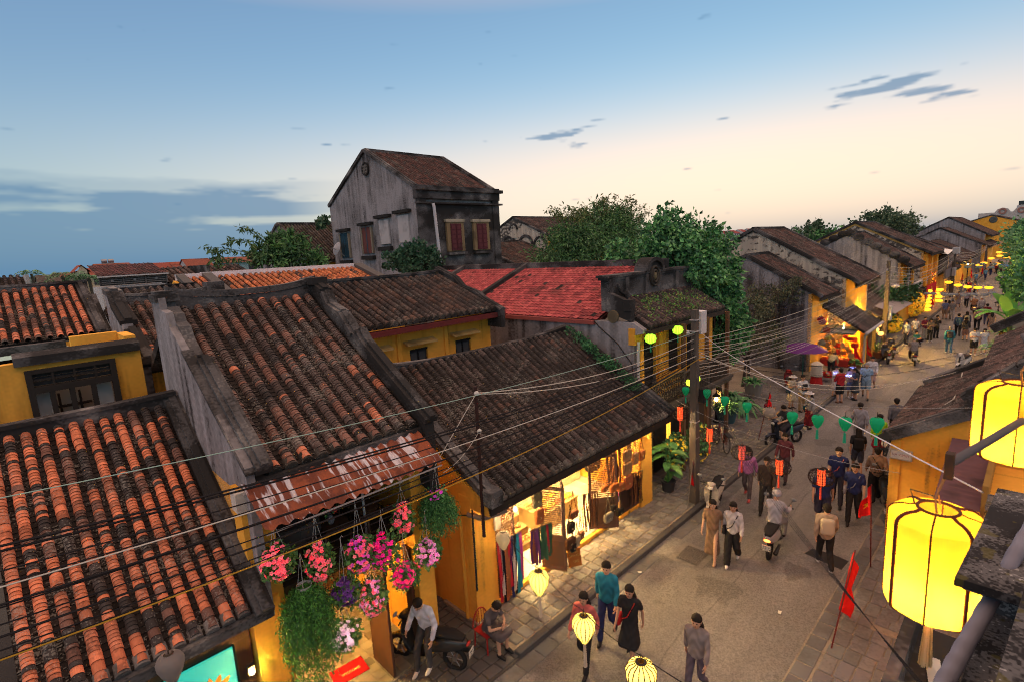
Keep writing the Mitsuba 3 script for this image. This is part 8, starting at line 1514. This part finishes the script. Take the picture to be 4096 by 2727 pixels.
def joints(pose):
    """metres for a 1.66 m figure facing +x, feet on z=0; s=+1 is its left"""
    J = {'pel': (0, 0, .90), 'wst': (0, 0, 1.04), 'chs': (0, 0, 1.24), 'nck': (0, 0, 1.40), 'hed': (.02, 0, 1.555)}
    for s, q in ((1, 'L'), (-1, 'R')):
        J.update({'sh' + q: (0, .165 * s, 1.345), 'el' + q: (-.03, .215 * s, 1.09), 'wr' + q: (.06, .225 * s, .86), 'hp' + q: (0, .085 * s, .88), 'kn' + q: (.02, .095 * s, .48), 'an' + q: (-.01, .1 * s, .075)})
    J = {k: np.array(v, float) for k, v in J.items()}
    if pose.startswith('walk'):
        f = 1 if pose == 'walk' else -1
        a, b = ('L', 'R') if f > 0 else ('R', 'L'); J['kn' + a] += (.13, 0, .02); J['an' + a] += (.26, 0, .01); J['kn' + b] += (.02, 0, .0); J['an' + b] += (-.24, 0, .06); J['el' + b] += (.09, 0, .01); J['wr' + b] += (.16, 0, .05); J['el' + a] += (-.08, 0, .0); J['wr' + a] += (-.16, 0, .02)
    if pose in ('phone', 'camera'):
        for s, q in ((1, 'L'), (-1, 'R')): J['el' + q] = np.array((.06, .22 * s, 1.10)); J['wr' + q] = np.array((.27, .07 * s, 1.16 if pose == 'phone' else 1.34))
        J['hed'] += (.04, 0, -.015)
    if pose == 'cross':
        for s, q in ((1, 'L'), (-1, 'R')): J['el' + q] = np.array((.06, .23 * s, 1.08)); J['wr' + q] = np.array((.2, -.04 * s, 1.1))
    if pose in ('sit', 'ride', 'perch'):
        dz = {'sit': -.42, 'ride': -.06, 'perch': -.02}[pose]
        for k in J:
            if k[:2] not in ('kn', 'an'): J[k] = J[k] + (0, 0, dz)
        up = [k for k in J if k[:2] in ('ch', 'nc', 'he', 'sh', 'el', 'wr', 'ws')]; a = {'sit': .35, 'ride': .12, 'perch': .28}[pose]; c = J['pel'].copy()
        for k in up: J[k] = c + roty(a) @ (J[k] - c)
        J['hed'] += (.05, 0, -.02)
        for s, q in ((1, 'L'), (-1, 'R')):
            if pose == 'sit': J['kn' + q] = np.array((.40, .13 * s, .50)); J['an' + q] = np.array((.40, .12 * s, .075)); J['el' + q] = J['sh' + q] + (.12, .06 * s, -.26); J['wr' + q] = np.array((.42, .05 * s, .66))
            if pose == 'ride': J['kn' + q] = np.array((.40, .17 * s, .70)); J['an' + q] = np.array((.34, .16 * s, .34)); J['el' + q] = J['sh' + q] + (.16, .08 * s, -.22); J['wr' + q] = np.array((.50, .26 * s, 1.02))
        if pose == 'perch':
            J['knL'] = np.array((.36, .20, .78)); J['anL'] = np.array((.44, .26, .36)); J['knR'] = np.array((.30, -.08, .56)); J['anR'] = np.array((.34, -.10, .10)); J['elL'] = J['shL'] + (.05, .12, -.26); J['wrL'] = np.array((.36, .30, .86)); J['elR'] = J['shR'] + (.04, -.1, -.26); J['wrR'] = J['elR'] + (.24, .06, -.05)
    if pose == 'bend':
        c = J['pel'].copy()
        for k in J:
            if k[:2] in ('ch', 'nc', 'he', 'sh', 'el', 'wr', 'ws'): J[k] = c + roty(1.15) @ (J[k] - c)
        for s, q in ((1, 'L'), (-1, 'R')): J['el' + q] = J['sh' + q] + (.1, .03 * s, -.24); J['wr' + q] = J['el' + q] + (.12, -.03 * s, -.2)
    if pose == 'squat':
        for k in J:
            if k[:2] not in ('kn', 'an'): J[k] = J[k] + (-.05, 0, -.62)
        for s, q in ((1, 'L'), (-1, 'R')): J['kn' + q] = np.array((.32, .15 * s, .5)); J['an' + q] = np.array((.08, .12 * s, .075)); J['el' + q] = J['sh' + q] + (.14, .03 * s, -.22); J['wr' + q] = np.array((.36, .08 * s, .6))
    return J


PT = {}


def person_parts(pose, build='m'):
    if (pose, build) in PT: return PT[(pose, build)]
    J = joints(pose); w = 1.0 if build == 'm' else 0.88; P = {}; hd = unit(J['hed'] - J['nck']); fw = unit(np.array([1.0, 0, 0]) - hd * hd[0]); H = J['hed']
    sk = [bone(J['nck'] - hd * .02, H - hd * .05, .052, .056), bone(H + hd * .035 - fw * .012, H - hd * .04 + fw * .02, .088, .072, 14), bone(H - hd * .06 + fw * .045, H - hd * .075 + fw * .055, .03, .028), bone(H + fw * .085 + hd * .01, H + fw * .104 - hd * .018, .010, .015, 8), bone(J['chs'], J['nck'], .09 * w, .055)]
    for s in (-1, 1): e = np.cross(hd, fw) * s; sk.append(bone(H + e * .082 + hd * .012, H + e * .084 - hd * .02, .014, .011, 8))
    for s, q in ((1, 'L'), (-1, 'R')):
        sk += [bone(J['sh' + q], J['el' + q], .046 * w, .036 * w), bone(J['el' + q], J['wr' + q], .036 * w, .025)]
        d = unit(J['wr' + q] - J['el' + q]); up = unit(np.cross(d, [0, 1.0, 0])) if abs(d[1]) < .9 else np.array([0, 0, 1.0]); lat = unit(np.cross(up, d)); c = J['wr' + q]
        sk.append(m3.Manifold.batch_hull([msph(.018, 8).translate(list(c + d * .01)), msph(.016, 8).translate(list(c + d * .075 + up * .028)), msph(.016, 8).translate(list(c + d * .07 - up * .03))]))
        for i, (o, l) in enumerate(((.030, .062), (.011, .074), (-.009, .068), (-.028, .052))):
            a = c + d * .078 + up * o; b = a + d * l * .55 + lat * s * -.010; e = b + d * l * .38 + lat * s * -.024; sk += [bone(a, b, .0095, .0088, 6), bone(b, e, .0088, .0075, 6)]
        a = c + d * .025 + up * .03; b = a + d * .03 + up * .028 - lat * s * .012; sk += [bone(a, b, .011, .010, 6), bone(b, b + d * .032 + up * .006 - lat * s * .012, .010, .008, 6)]
        sk += [bone(J['hp' + q], J['kn' + q], .078 * w, .052 * w), bone(J['kn' + q], (J['kn' + q] * .6 + J['an' + q] * .4), .050 * w, .052 * w), bone((J['kn' + q] * .6 + J['an' + q] * .4), J['an' + q], .052 * w, .034), bone(J['an' + q], J['an' + q] + (.12, 0, -.045), .034, .022)]
    sk.append(bone(J['pel'], J['wst'], .11 * w, .10 * w)); P['body'] = smooth_m(sk, .03, 3)
    def wide(j, r, hw): return [msph(r, 12).translate(list(J[j] + np.array([0, s * hw, 0]))) for s in (-1, 1)]
    def torso(e, low='pel'): return [m3.Manifold.batch_hull(wide('wst', .085 * w + e, .055) + wide('chs', .105 * w + e, .065)), m3.Manifold.batch_hull(wide('chs', .100 * w + e, .065) + [msph(.05 + e, 10).translate(list(J['shL'] - (0, .012, .0))), msph(.05 + e, 10).translate(list(J['shR'] + (0, .012, 0)))] + [msph(.045 + e, 10).translate(list(J['nck'] - (0, 0, .02)))]), m3.Manifold.batch_hull(wide(low, .10 * w + e, .05) + wide('wst', .087 * w + e, .055))]
    sl = lambda f, e: [x for q in 'LR' for x in ([bone(J['sh' + q], J['sh' + q] * (1 - f) + J['el' + q] * f, .05 * w + e, .045 * w + e)] if f <= 1 else [bone(J['sh' + q], J['el' + q], .05 * w + e, .042 * w + e), bone(J['el' + q], J['el' + q] * .12 + J['wr' + q] * .88, .042 * w + e, .032 + e)])]
    P['tee'] = smooth_m(torso(.022) + sl(.72, .018), .04, 5); P['shirt'] = smooth_m(torso(.024) + sl(2, .016), .04, 5)
    def legs(e, f, wd=1.0):
        o = [m3.Manifold.batch_hull(wide('pel', .098 * w + e, .055) + [msph(.085 * w + e, 10).translate(list(J['hp' + q])) for q in 'LR'])]
        for q in 'LR':
            o.append(bone(J['hp' + q], J['kn' + q] if f >= 1 else J['hp' + q] * (1 - f) + J['kn' + q] * f, .088 * w + e, .06 * w * wd + e))
            if f > 1: o.append(bone(J['kn' + q], J['an' + q] + (0, 0, .02), .06 * w * wd + e, .044 * wd + e))
        return o
    P['trousers'] = smooth_m(legs(.015, 2), .045, 5); P['wide_trousers'] = smooth_m(legs(.02, 2, 1.5), .045, 5); P['shorts'] = smooth_m(legs(.022, .92, 1.3), .045, 4)
    def hem(z, r): c = (J['knL'] + J['knR']) / 2; a = (J['anL'] + J['anR']) / 2; t = c if z > .45 else c * .35 + a * .65; return [msph(r, 10).translate(list(t + np.array([q * .07, s * .12, 0]))) for s in (-1, 1) for q in (-1, 1)]
    P['skirt'] = smooth_m([m3.Manifold.batch_hull(wide('pel', .105 * w, .05) + hem(.5, .085))], .05, 3); P['long_skirt'] = smooth_m([m3.Manifold.batch_hull(wide('pel', .105 * w, .05) + hem(.3, .07))], .05, 3); P['dress'] = smooth_m(torso(.022) + sl(.5, .02) + [m3.Manifold.batch_hull(wide('pel', .11 * w, .05) + hem(.5, .09))], .045, 4)
    for q in 'LR': P['shoe' + q] = smooth_m([m3.Manifold.batch_hull([msph(.036, 8).translate(list(J['an' + q] + (-.03, 0, -.035))), msph(.036, 8).translate(list(J['an' + q] + (.10, .012, -.038))), msph(.028, 8).translate(list(J['an' + q] + (.145, 0, -.045))), msph(.036, 8).translate(list(J['an' + q] + (0, 0, .0)))])], .03, 2)
    cap = m3.Manifold.batch_hull([msph(.098, 14).translate(list(H + hd * .04 - fw * .022)), msph(.07, 12).translate(list(H - fw * .045 - hd * .03))]); face = m3.Manifold.batch_hull([msph(.075, 12).translate(list(H + fw * .085 - hd * .05)), msph(.06, 12).translate(list(H + fw * .12 + hd * .0))]); P['hair'] = smooth_m([cap - face], .025, 2)
    P['long_hair'] = smooth_m([cap - face, m3.Manifold.batch_hull([msph(.085, 12).translate(list(H - fw * .03)), msph(.06, 10).translate(list(J['nck'] - fw * .09 - hd * .02 + np.array([0, .05, 0]))), msph(.06, 10).translate(list(J['nck'] - fw * .09 - hd * .02 - np.array([0, .05, 0]))), msph(.045, 10).translate(list(J['chs'] - fw * .14))]) - face], .03, 2)
    b = MB(); [b.ell(H + fw * .078 + np.cross(hd, fw) * s * .032 + hd * .012, (.012, .012, .008), n=5) for s in (-1, 1)]; P['eyes'] = b.arrays()[:2]
    b = MB(); b.ell(H + fw * .088 - hd * .048, (.008, .024, .007), n=5); P['mouth'] = b.arrays()[:2]
    b = MB(); b.lathe([(0.19, .035), (.195, .045), (.1, .07), (.095, .13), (0, .145)], 16, H + (0, 0, -.01)); P['hat'] = b.arrays()[:2]
    b = MB(); b.lathe([(0.10, .02), (.104, .06), (.08, .115), (0, .13)], 14, H + (0, 0, 0)).box((.06, -.07, .03), (.19, .07, .042), o=H); P['cap'] = b.arrays()[:2]
    b = MB(); b.lathe([(0.105, -.02), (.115, .04), (.09, .11), (0, .135)], 14, H); P['helmet'] = b.arrays()[:2]
    P['backpack'] = smooth_m([m3.Manifold.batch_hull([msph(.06, 10).translate(list(J['chs'] + np.array([-.17, s * .09, z]))) for s in (-1, 1) for z in (.08, -.2)])], .05, 2); P['chestbag'] = smooth_m([m3.Manifold.batch_hull([msph(.05, 10).translate(list(J['chs'] + np.array([.15, s * .07, z]))) for s in (-1, 1) for z in (.02, -.2)])], .05, 2)
    b = MB(); b.tube([J['shL'] + (.08, -.04, .03), J['wst'] + (.13, -.02, .02), J['pel'] + (.04, -.19, .0)], .012, 5).tube([J['shL'] + (-.06, -.04, .05), J['chs'] + (-.15, 0, -.05), J['pel'] + (-.02, -.19, 0)], .012, 5); v_ = smooth_m([m3.Manifold.batch_hull([msph(.04, 8).translate(list(J['pel'] + np.array([x, -.21, z]))) for x in (-.08, .09) for z in (-.08, .06)])], .05, 1); b.add(*v_); P['bag'] = b.arrays()[:2]
    c = (J['wrL'] + J['wrR']) / 2 if pose == 'phone' else J['wrR'] + unit(J['wrR'] - J['elR']) * .08; b = MB(); b.box((-.008, -.04, -.06), (.008, .04, .07), None, roty(.8), c + np.array([.05, 0, .03])); P['phone'] = b.arrays()[:2]
    PT[(pose, build)] = P; return P


SKIN = [(0.52, 0.30, 0.20), (0.58, 0.36, 0.25), (0.45, 0.25, 0.16)]
HAIR = (0.018, 0.014, 0.012)


def person(label, x, y, hd, pose, wear, h=1.66, build='m', z=0.0, skin=0, group=None):
    """wear: list of (part, colour)"""
    P = person_parts(pose, build); k = thing('person', label, 'person', group); s = h / 1.66; R = rotz(hd)
    for n, c in [('body', SKIN[skin % 3]), ('eyes', (0.015, 0.012, 0.01)), ('mouth', (0.28, 0.08, 0.07))] + [w_ for w in wear for w_ in ([('shoeL', w[1]), ('shoeR', w[1])] if w[0] == 'shoes' else [w])]:
        v, f = P[n]; v = (v * s) @ R.T + [x, y, z]; nm = {'tee': 't_shirt', 'chestbag': 'chest_bag', 'hat': 'sun_hat', 'bag': 'shoulder_bag', 'shoeL': 'shoe', 'shoeR': 'shoe'}.get(n, n)
        col = np.tile(np.asarray(c, float), (len(v), 1))
        if n in ('tee', 'shirt', 'dress', 'skirt', 'long_skirt', 'trousers', 'wide_trousers', 'shorts'): col = col * (1 + 0.18 * np.sin(v[:, 2] * 31 + 7 * v[:, 0] + 3 * np.sin(v[:, 1] * 23)))[:, None]
        put(k, nm, cply((v, f), 'vcp', True, color=col))
    return k


BK, WT, NV, GY_, TN, MR, TL, LB, OL = (0.02, 0.02, 0.022), (0.62, 0.62, 0.64), (0.02, 0.03, 0.11), (0.2, 0.2, 0.22), (0.34, 0.24, 0.13), (0.16, 0.02, 0.04), (0.03, 0.2, 0.27), (0.2, 0.32, 0.5), (0.12, 0.11, 0.07)
H_ = ('hair', HAIR); LH = ('long_hair', HAIR); SB, SW = ('shoes', BK), ('shoes', WT)
person('man in white shirt and dark trousers sitting on the black scooter with his phone', 4.98, 7.98, PI + 0.45, 'perch', [('shirt', (0.55, 0.58, 0.68)), ('trousers', (0.05, 0.05, 0.055)), H_, ('shoes', (0.6, 0.58, 0.55)), ('phone', BK)], 1.66)
person('woman in patterned dark dress sitting on the red chair reading', 6.05, 7.40, -PI / 2 + 0.1, 'sit', [('dress', (0.10, 0.085, 0.09)), H_, SB, ('phone', (0.5, 0.45, 0.4))], 1.6, 'f', 0.03)
ps = [('walker in a pink blouse at the kerb behind the yellow drop lantern', 6.95, 5.6, 3.4, 'walk', [('shirt', (0.55, 0.13, 0.12)), ('trousers', BK), LH, SB], 1.6, 'f'), ('walker in a teal shirt beside the kerb at the bottom of the street', 7.9, 5.75, 3.5, 'walk2', [('shirt', (0.02, 0.2, 0.3)), ('trousers', NV), H_, SB], 1.7, 'm'), ('woman in black with a red bag walking beside the pink blouse', 7.66, 5.05, 3.4, 'walk', [('dress', BK), LH, SB, ('bag', (0.5, 0.02, 0.02))], 1.62, 'f'), ('walker in grey and brown at the bottom edge of the street', 7.75, 3.75, 3.3, 'walk2', [('shirt', (0.24, 0.2, 0.2)), ('trousers', (0.1, 0.08, 0.11)), LH, SB], 1.6, 'f'),
      ('woman in long brown patterned dress near the drain cover', 11.9, 5.35, 3.4, 'walk', [('tee', (0.22, 0.14, 0.09)), ('long_skirt', (0.2, 0.13, 0.085)), LH, ('shoes', (0.4, 0.25, 0.18))], 1.6, 'f'), ('woman in white sleeves and wide black trousers with white shoes', 12.05, 4.9, 3.4, 'walk2', [('shirt', (0.5, 0.48, 0.5)), ('wide_trousers', BK), LH, SW, ('bag', BK)], 1.62, 'f'), ('rider in grey on the scooter with the glowing tail light', 13.25, 4.33, 0.12, 'ride', [('shirt', (0.42, 0.42, 0.46)), ('trousers', GY_), ('helmet', (0.35, 0.35, 0.4)), SB], 1.68, 'm'),
      ('walker with pale backpack and white shoes near the tar patch', 13.2, 3.15, 0.4, 'walk', [('shirt', (0.36, 0.27, 0.2)), ('trousers', BK), H_, SW, ('backpack', (0.5, 0.42, 0.32))], 1.68, 'm'), ('woman in violet pink top walking by the kerb scooter', 15.7, 5.95, 3.3, 'walk', [('shirt', (0.42, 0.16, 0.4)), ('trousers', (0.12, 0.1, 0.11)), LH, ('shoes', (0.5, 0.1, 0.1))], 1.62, 'f'), ('walker in dark clothes under the caged lantern', 15.15, 5.2, 3.3, 'walk2', [('shirt', (0.05, 0.035, 0.03)), ('trousers', BK), H_, SB], 1.7, 'm'), ('walker in maroon behind the violet pink top', 17.6, 5.5, 3.2, 'walk', [('shirt', (0.14, 0.04, 0.05)), ('trousers', (0.08, 0.05, 0.06)), LH, SB], 1.64, 'f'),
      ('man in navy t-shirt leftmost of the navy family', 15.2, 3.75, 3.4, 'walk', [('tee', NV), ('shorts', (0.03, 0.03, 0.06)), H_, SB], 1.74, 'm'), ('man in navy t-shirt right of the navy family', 16.05, 3.2, 3.3, 'walk2', [('tee', NV), ('trousers', BK), H_, SB, ('bag', (0.3, 0.28, 0.3))], 1.72, 'm'), ('tall man in navy shirt with red white emblem behind the navy family', 16.9, 3.8, 3.3, 'walk', [('tee', NV), ('trousers', (0.03, 0.03, 0.05)), H_, SB, ('bag', (0.5, 0.1, 0.1))], 1.78, 'm'),
      ('woman in black top and denim shorts seen from behind', 19.5, 3.85, 0.3, 'walk', [('tee', BK), ('shorts', (0.05, 0.06, 0.1)), LH, SB, ('backpack', BK)], 1.62, 'f'), ('man with tan shirt and black trousers seen from behind under the green lantern', 17.75, 3.0, 0.3, 'walk2', [('shirt', (0.26, 0.17, 0.12)), ('wide_trousers', BK), H_, SB, ('bag', BK)], 1.7, 'm'), ('person in lime green top and red skirt under the last green lantern', 21.3, 3.6, 0.3, 'walk', [('shirt', (0.32, 0.6, 0.03)), ('skirt', (0.35, 0.03, 0.05)), H_, SB], 1.66, 'f'), ('walker in pale grey blue left of the lime green top', 22.3, 4.4, 0.3, 'walk2', [('shirt', (0.27, 0.27, 0.33)), ('trousers', GY_), H_, SB], 1.7, 'm'), ('walker in grey behind the lime green top', 23.6, 3.5, 0.3, 'walk', [('shirt', (0.13, 0.13, 0.16)), ('trousers', BK), H_, SB], 1.7, 'm'),
      ('rider resting on the dark blue scooter at the kerb', 21.0, 6.55, PI - 0.5, 'ride', [('tee', (0.05, 0.06, 0.07)), ('shorts', (0.04, 0.04, 0.05)), H_, SB], 1.66, 'm'), ('woman in cream dress and white sun hat on the pavement', 25.4, 7.75, -2.0, 'phone', [('dress', (0.5, 0.44, 0.32)), ('hat', (0.55, 0.55, 0.55)), LH, SB, ('bag', (0.03, 0.06, 0.1))], 1.6, 'f'), ('man in white shirt and tan trousers with a black chest bag', 25.1, 7.2, -2.2, 'cross', [('tee', (0.5, 0.52, 0.56)), ('trousers', TN), H_, SB, ('chestbag', BK)], 1.72, 'm'), ('woman in maroon long skirt, striped top and white hat at the kerb', 23.3, 6.4, 2.6, 'stand', [('shirt', (0.3, 0.3, 0.31)), ('long_skirt', (0.16, 0.015, 0.025)), ('hat', (0.62, 0.6, 0.62)), LH, SB, ('bag', (0.02, 0.09, 0.11))], 1.6, 'f'), ('child sitting in dark clothes behind the red kerb flag', 23.6, 8.15, -1.8, 'squat', [('tee', MR), ('trousers', BK), H_, SB], 1.3, 'f'),
      ('man in red jumper and black shorts with his back to us', 27.8, 6.35, 0.9, 'cross', [('shirt', (0.36, 0.02, 0.03)), ('shorts', BK), H_, ('shoes', (0.14, 0.07, 0.05))], 1.7, 'm'), ('girl in lilac top and denim skirt wearing a glowing hair band', 29.0, 6.2, -2.4, 'phone', [('tee', (0.33, 0.27, 0.36)), ('skirt', (0.09, 0.13, 0.25)), LH, SW], 1.58, 'f'), ('girl in dark dress with long hair holding a light wand', 28.7, 5.92, 2.2, 'phone', [('dress', (0.045, 0.055, 0.07)), LH, SB], 1.6, 'f'), ('girl in white blouse behind the man in red jumper', 28.5, 6.75, -2.0, 'camera', [('shirt', (0.5, 0.48, 0.52)), ('skirt', (0.45, 0.42, 0.45)), LH, SB], 1.56, 'f'), ('tall man in pale blue shirt and shorts with a strap', 29.2, 5.6, 3.3, 'walk', [('tee', (0.24, 0.38, 0.55)), ('shorts', (0.16, 0.24, 0.33)), ('hair', (0.3, 0.28, 0.27)), SB, ('bag', (0.05, 0.06, 0.1))], 1.78, 'm'), ('walker in white shirt beside the kerb behind the pale blue shirt', 31.2, 5.75, 3.2, 'walk2', [('shirt', (0.55, 0.54, 0.6)), ('shorts', (0.45, 0.3, 0.27)), H_, SB], 1.7, 'f'),
      ('vendor in cream shirt bending over the stall counter', 32.6, 7.95, 0.0, 'bend', [('shirt', (0.5, 0.42, 0.22)), ('trousers', BK), H_, SB], 1.66, 'm'), ('man in light blue shirt standing at the kerb by the parked scooters', 44.6, 6.35, 2.4, 'stand', [('tee', (0.25, 0.34, 0.5)), ('trousers', (0.02, 0.025, 0.06)), H_, SW], 1.72, 'm'), ('woman in white t-shirt right of the light blue shirt', 47.0, 6.2, -2.6, 'stand', [('tee', (0.55, 0.55, 0.6)), ('trousers', GY_), H_, SB], 1.64, 'f'), ('woman in teal top sitting in front of the white t-shirt', 44.6, 5.75, -2.4, 'squat', [('tee', (0.03, 0.14, 0.13)), ('trousers', BK), H_, SB], 1.62, 'f'), ('person in maroon polo and beige trousers in the kerb group', 47.4, 5.7, -2.5, 'cross', [('tee', MR), ('trousers', (0.4, 0.36, 0.3)), H_, SB], 1.66, 'm'), ('person in brown jacket looking at the phone in the kerb group', 46.6, 5.3, -2.5, 'phone', [('shirt', (0.17, 0.13, 0.1)), ('trousers', BK), LH, SW], 1.68, 'f'), ('man in black with camera, rightmost of the kerb group', 48.3, 5.15, -2.5, 'camera', [('shirt', (0.06, 0.055, 0.055)), ('trousers', BK), H_, SB], 1.7, 'm'),
      ('rider of the dark scooter in the middle of the street', 38.4, 5.05, 0.2, 'ride', [('shirt', (0.22, 0.2, 0.2)), ('trousers', BK), ('helmet', (0.2, 0.2, 0.22)), SB], 1.66, 'm'), ('man in teal jacket and blue jeans with dark backpack seen from behind', 42.7, 3.85, 0.15, 'walk', [('shirt', (0.03, 0.2, 0.28)), ('trousers', (0.05, 0.13, 0.26)), ('hair', (0.2, 0.2, 0.2)), SW, ('backpack', (0.05, 0.045, 0.05))], 1.74, 'm'), ('person in white printed t-shirt and black shorts by the white scooter', 42.9, 2.68, -2.8, 'phone', [('tee', (0.62, 0.62, 0.64)), ('shorts', BK), H_, SW], 1.7, 'm'), ('woman in long white t-shirt by the right roof', 43.5, 2.25, -2.8, 'stand', [('dress', (0.6, 0.6, 0.66)), LH, SW], 1.58, 'f'),
      ('man in peach shirt with bag strap seen from behind', 53.2, 3.25, 0.1, 'walk', [('tee', (0.42, 0.26, 0.19)), ('trousers', BK), H_, SB, ('bag', BK)], 1.74, 'm'), ('man in maroon shirt and dark jeans seen from behind', 56.2, 2.9, 0.1, 'walk2', [('tee', (0.13, 0.015, 0.025)), ('trousers', (0.05, 0.05, 0.09)), H_, SB, ('bag', BK)], 1.74, 'm'), ('person with blue backpack walking up the street', 49.6, 4.05, 0.1, 'walk', [('shirt', (0.09, 0.12, 0.18)), ('trousers', BK), H_, SB, ('backpack', (0.05, 0.1, 0.16))], 1.7, 'm'), ('person with a straw hat on the back walking up the street', 51.6, 3.75, 0.1, 'walk2', [('shirt', (0.06, 0.06, 0.09)), ('skirt', (0.2, 0.1, 0.09)), LH, SB, ('backpack', (0.5, 0.42, 0.25))], 1.62, 'f'), ('dark dressed walker in front of the straw hat', 48.0, 3.5, 0.1, 'walk', [('shirt', (0.05, 0.05, 0.06)), ('skirt', (0.16, 0.09, 0.09)), LH, SB], 1.64, 'f'), ('walker in brown at the right edge under the palms', 52.3, 2.4, 0.2, 'walk2', [('dress', (0.25, 0.17, 0.14)), LH, SB], 1.62, 'f'),
      ('walker in blue top left of the far trio', 58.6, 5.75, 0.1, 'walk', [('tee', (0.13, 0.15, 0.3)), ('shorts', (0.25, 0.18, 0.15)), H_, SB], 1.7, 'm'), ('walker in dark red top in the middle of the far trio', 59.1, 5.55, 0.1, 'walk2', [('tee', (0.25, 0.03, 0.06)), ('shorts', GY_), LH, SB], 1.64, 'f'), ('walker in grey top right of the far trio', 58.4, 5.25, 3.2, 'walk', [('tee', (0.16, 0.15, 0.17)), ('trousers', (0.3, 0.28, 0.3)), H_, SB], 1.7, 'm'), ('distant walker in lilac shirt and dark trousers', 68.1, 5.1, 3.1, 'walk', [('tee', (0.33, 0.3, 0.38)), ('trousers', BK), H_, SB], 1.7, 'm'), ('distant woman carrying a yellow bag', 67.4, 5.65, 3.1, 'walk2', [('tee', (0.2, 0.19, 0.24)), ('skirt', (0.2, 0.2, 0.26)), LH, SB, ('bag', (0.5, 0.35, 0.03))], 1.62, 'f'), ('rider on the far scooter with the lit tail lamp', 63.3, 4.2, 0.1, 'ride', [('shirt', (0.3, 0.16, 0.1)), ('trousers', BK), ('helmet', WT), SB], 1.66, 'm'), ('passenger in white cap walking beside the far scooter', 61.8, 3.6, 0.1, 'walk', [('shirt', (0.33, 0.3, 0.36)), ('trousers', GY_), ('cap', WT), SB], 1.7, 'm')]
for i, (lb, x, y, hd, po, wr, h, b) in enumerate(ps): person(lb, x, y, hd, po, wr, h, b, 0.1 if y > 6.72 and 'vendor' not in lb else (0.1 if 'vendor' in lb else 0.0), i)
r = np.random.default_rng(21)
for i in range(26):
    x = r.uniform(74, 135); y = r.uniform(3.0, 6.8); c = [(0.1, 0.25, 0.45), BK, (0.4, 0.38, 0.42), (0.3, 0.03, 0.04), (0.2, 0.2, 0.25), (0.35, 0.25, 0.18)][r.integers(6)]; person('tiny figure in the far crowd at the end of the street', x, y, r.uniform(0, 6), ('walk', 'walk2', 'stand')[i % 3], [('tee', c), ('trousers', [BK, NV, GY_][i % 3]), H_, SB], 1.68, 'm', 0.0, i, 'far crowd at the end of the street')
k = thing('market_cart', 'far street cart under a blue canopy in the crowd', 'cart'); MB((0.06, 0.22, 0.42)).add([(101, 3.0, 2.0), (104, 3.0, 2.0), (104, 4.6, 2.25), (101, 4.6, 2.25)], [[0, 1, 2, 3]]).build(k, 'canopy', 'vcp'); MB((0.1, 0.1, 0.1)).box((101.2, 3.2, 0.4), (103.8, 4.4, 0.9)).tube([(101.3, 3.3, 0), (101.3, 3.3, 2)], 0.03).tube([(103.7, 4.3, 0), (103.7, 4.3, 2.2)], 0.03).build(k, 'body', 'vcp')
for lb, p in (('blue glowing hair band on the girl in lilac', (28.95, 6.13, 1.55)), ('blue glowing light wands held between the girls', (28.6, 6.2, 1.2)), ('blue glowing light bracelet beside the red jumper', (28.4, 6.72, 1.32))):
    k = thing('light_toy', lb, 'light toy'); m = MB((0.3, 0.35, 0.9)); g = np.linspace(0, 2 * PI, 13)[:-1]
    for a in g: m.ell(np.array(p) + [0.11 * math.cos(a), 0.11 * math.sin(a), 0.02 * math.sin(3 * a)], (0.016, 0.016, 0.016), n=4)
    scene[k + '__leds'] = m.ply('vcp', emitter=glow((0.35, 0.4, 1.3), 0.2)); MB((0.1, 0.1, 0.2)).tube(np.array(p) + np.stack([0.11 * np.cos(g), 0.11 * np.sin(g), 0 * g], 1), 0.006, 4).build(k, 'band', 'vcp')
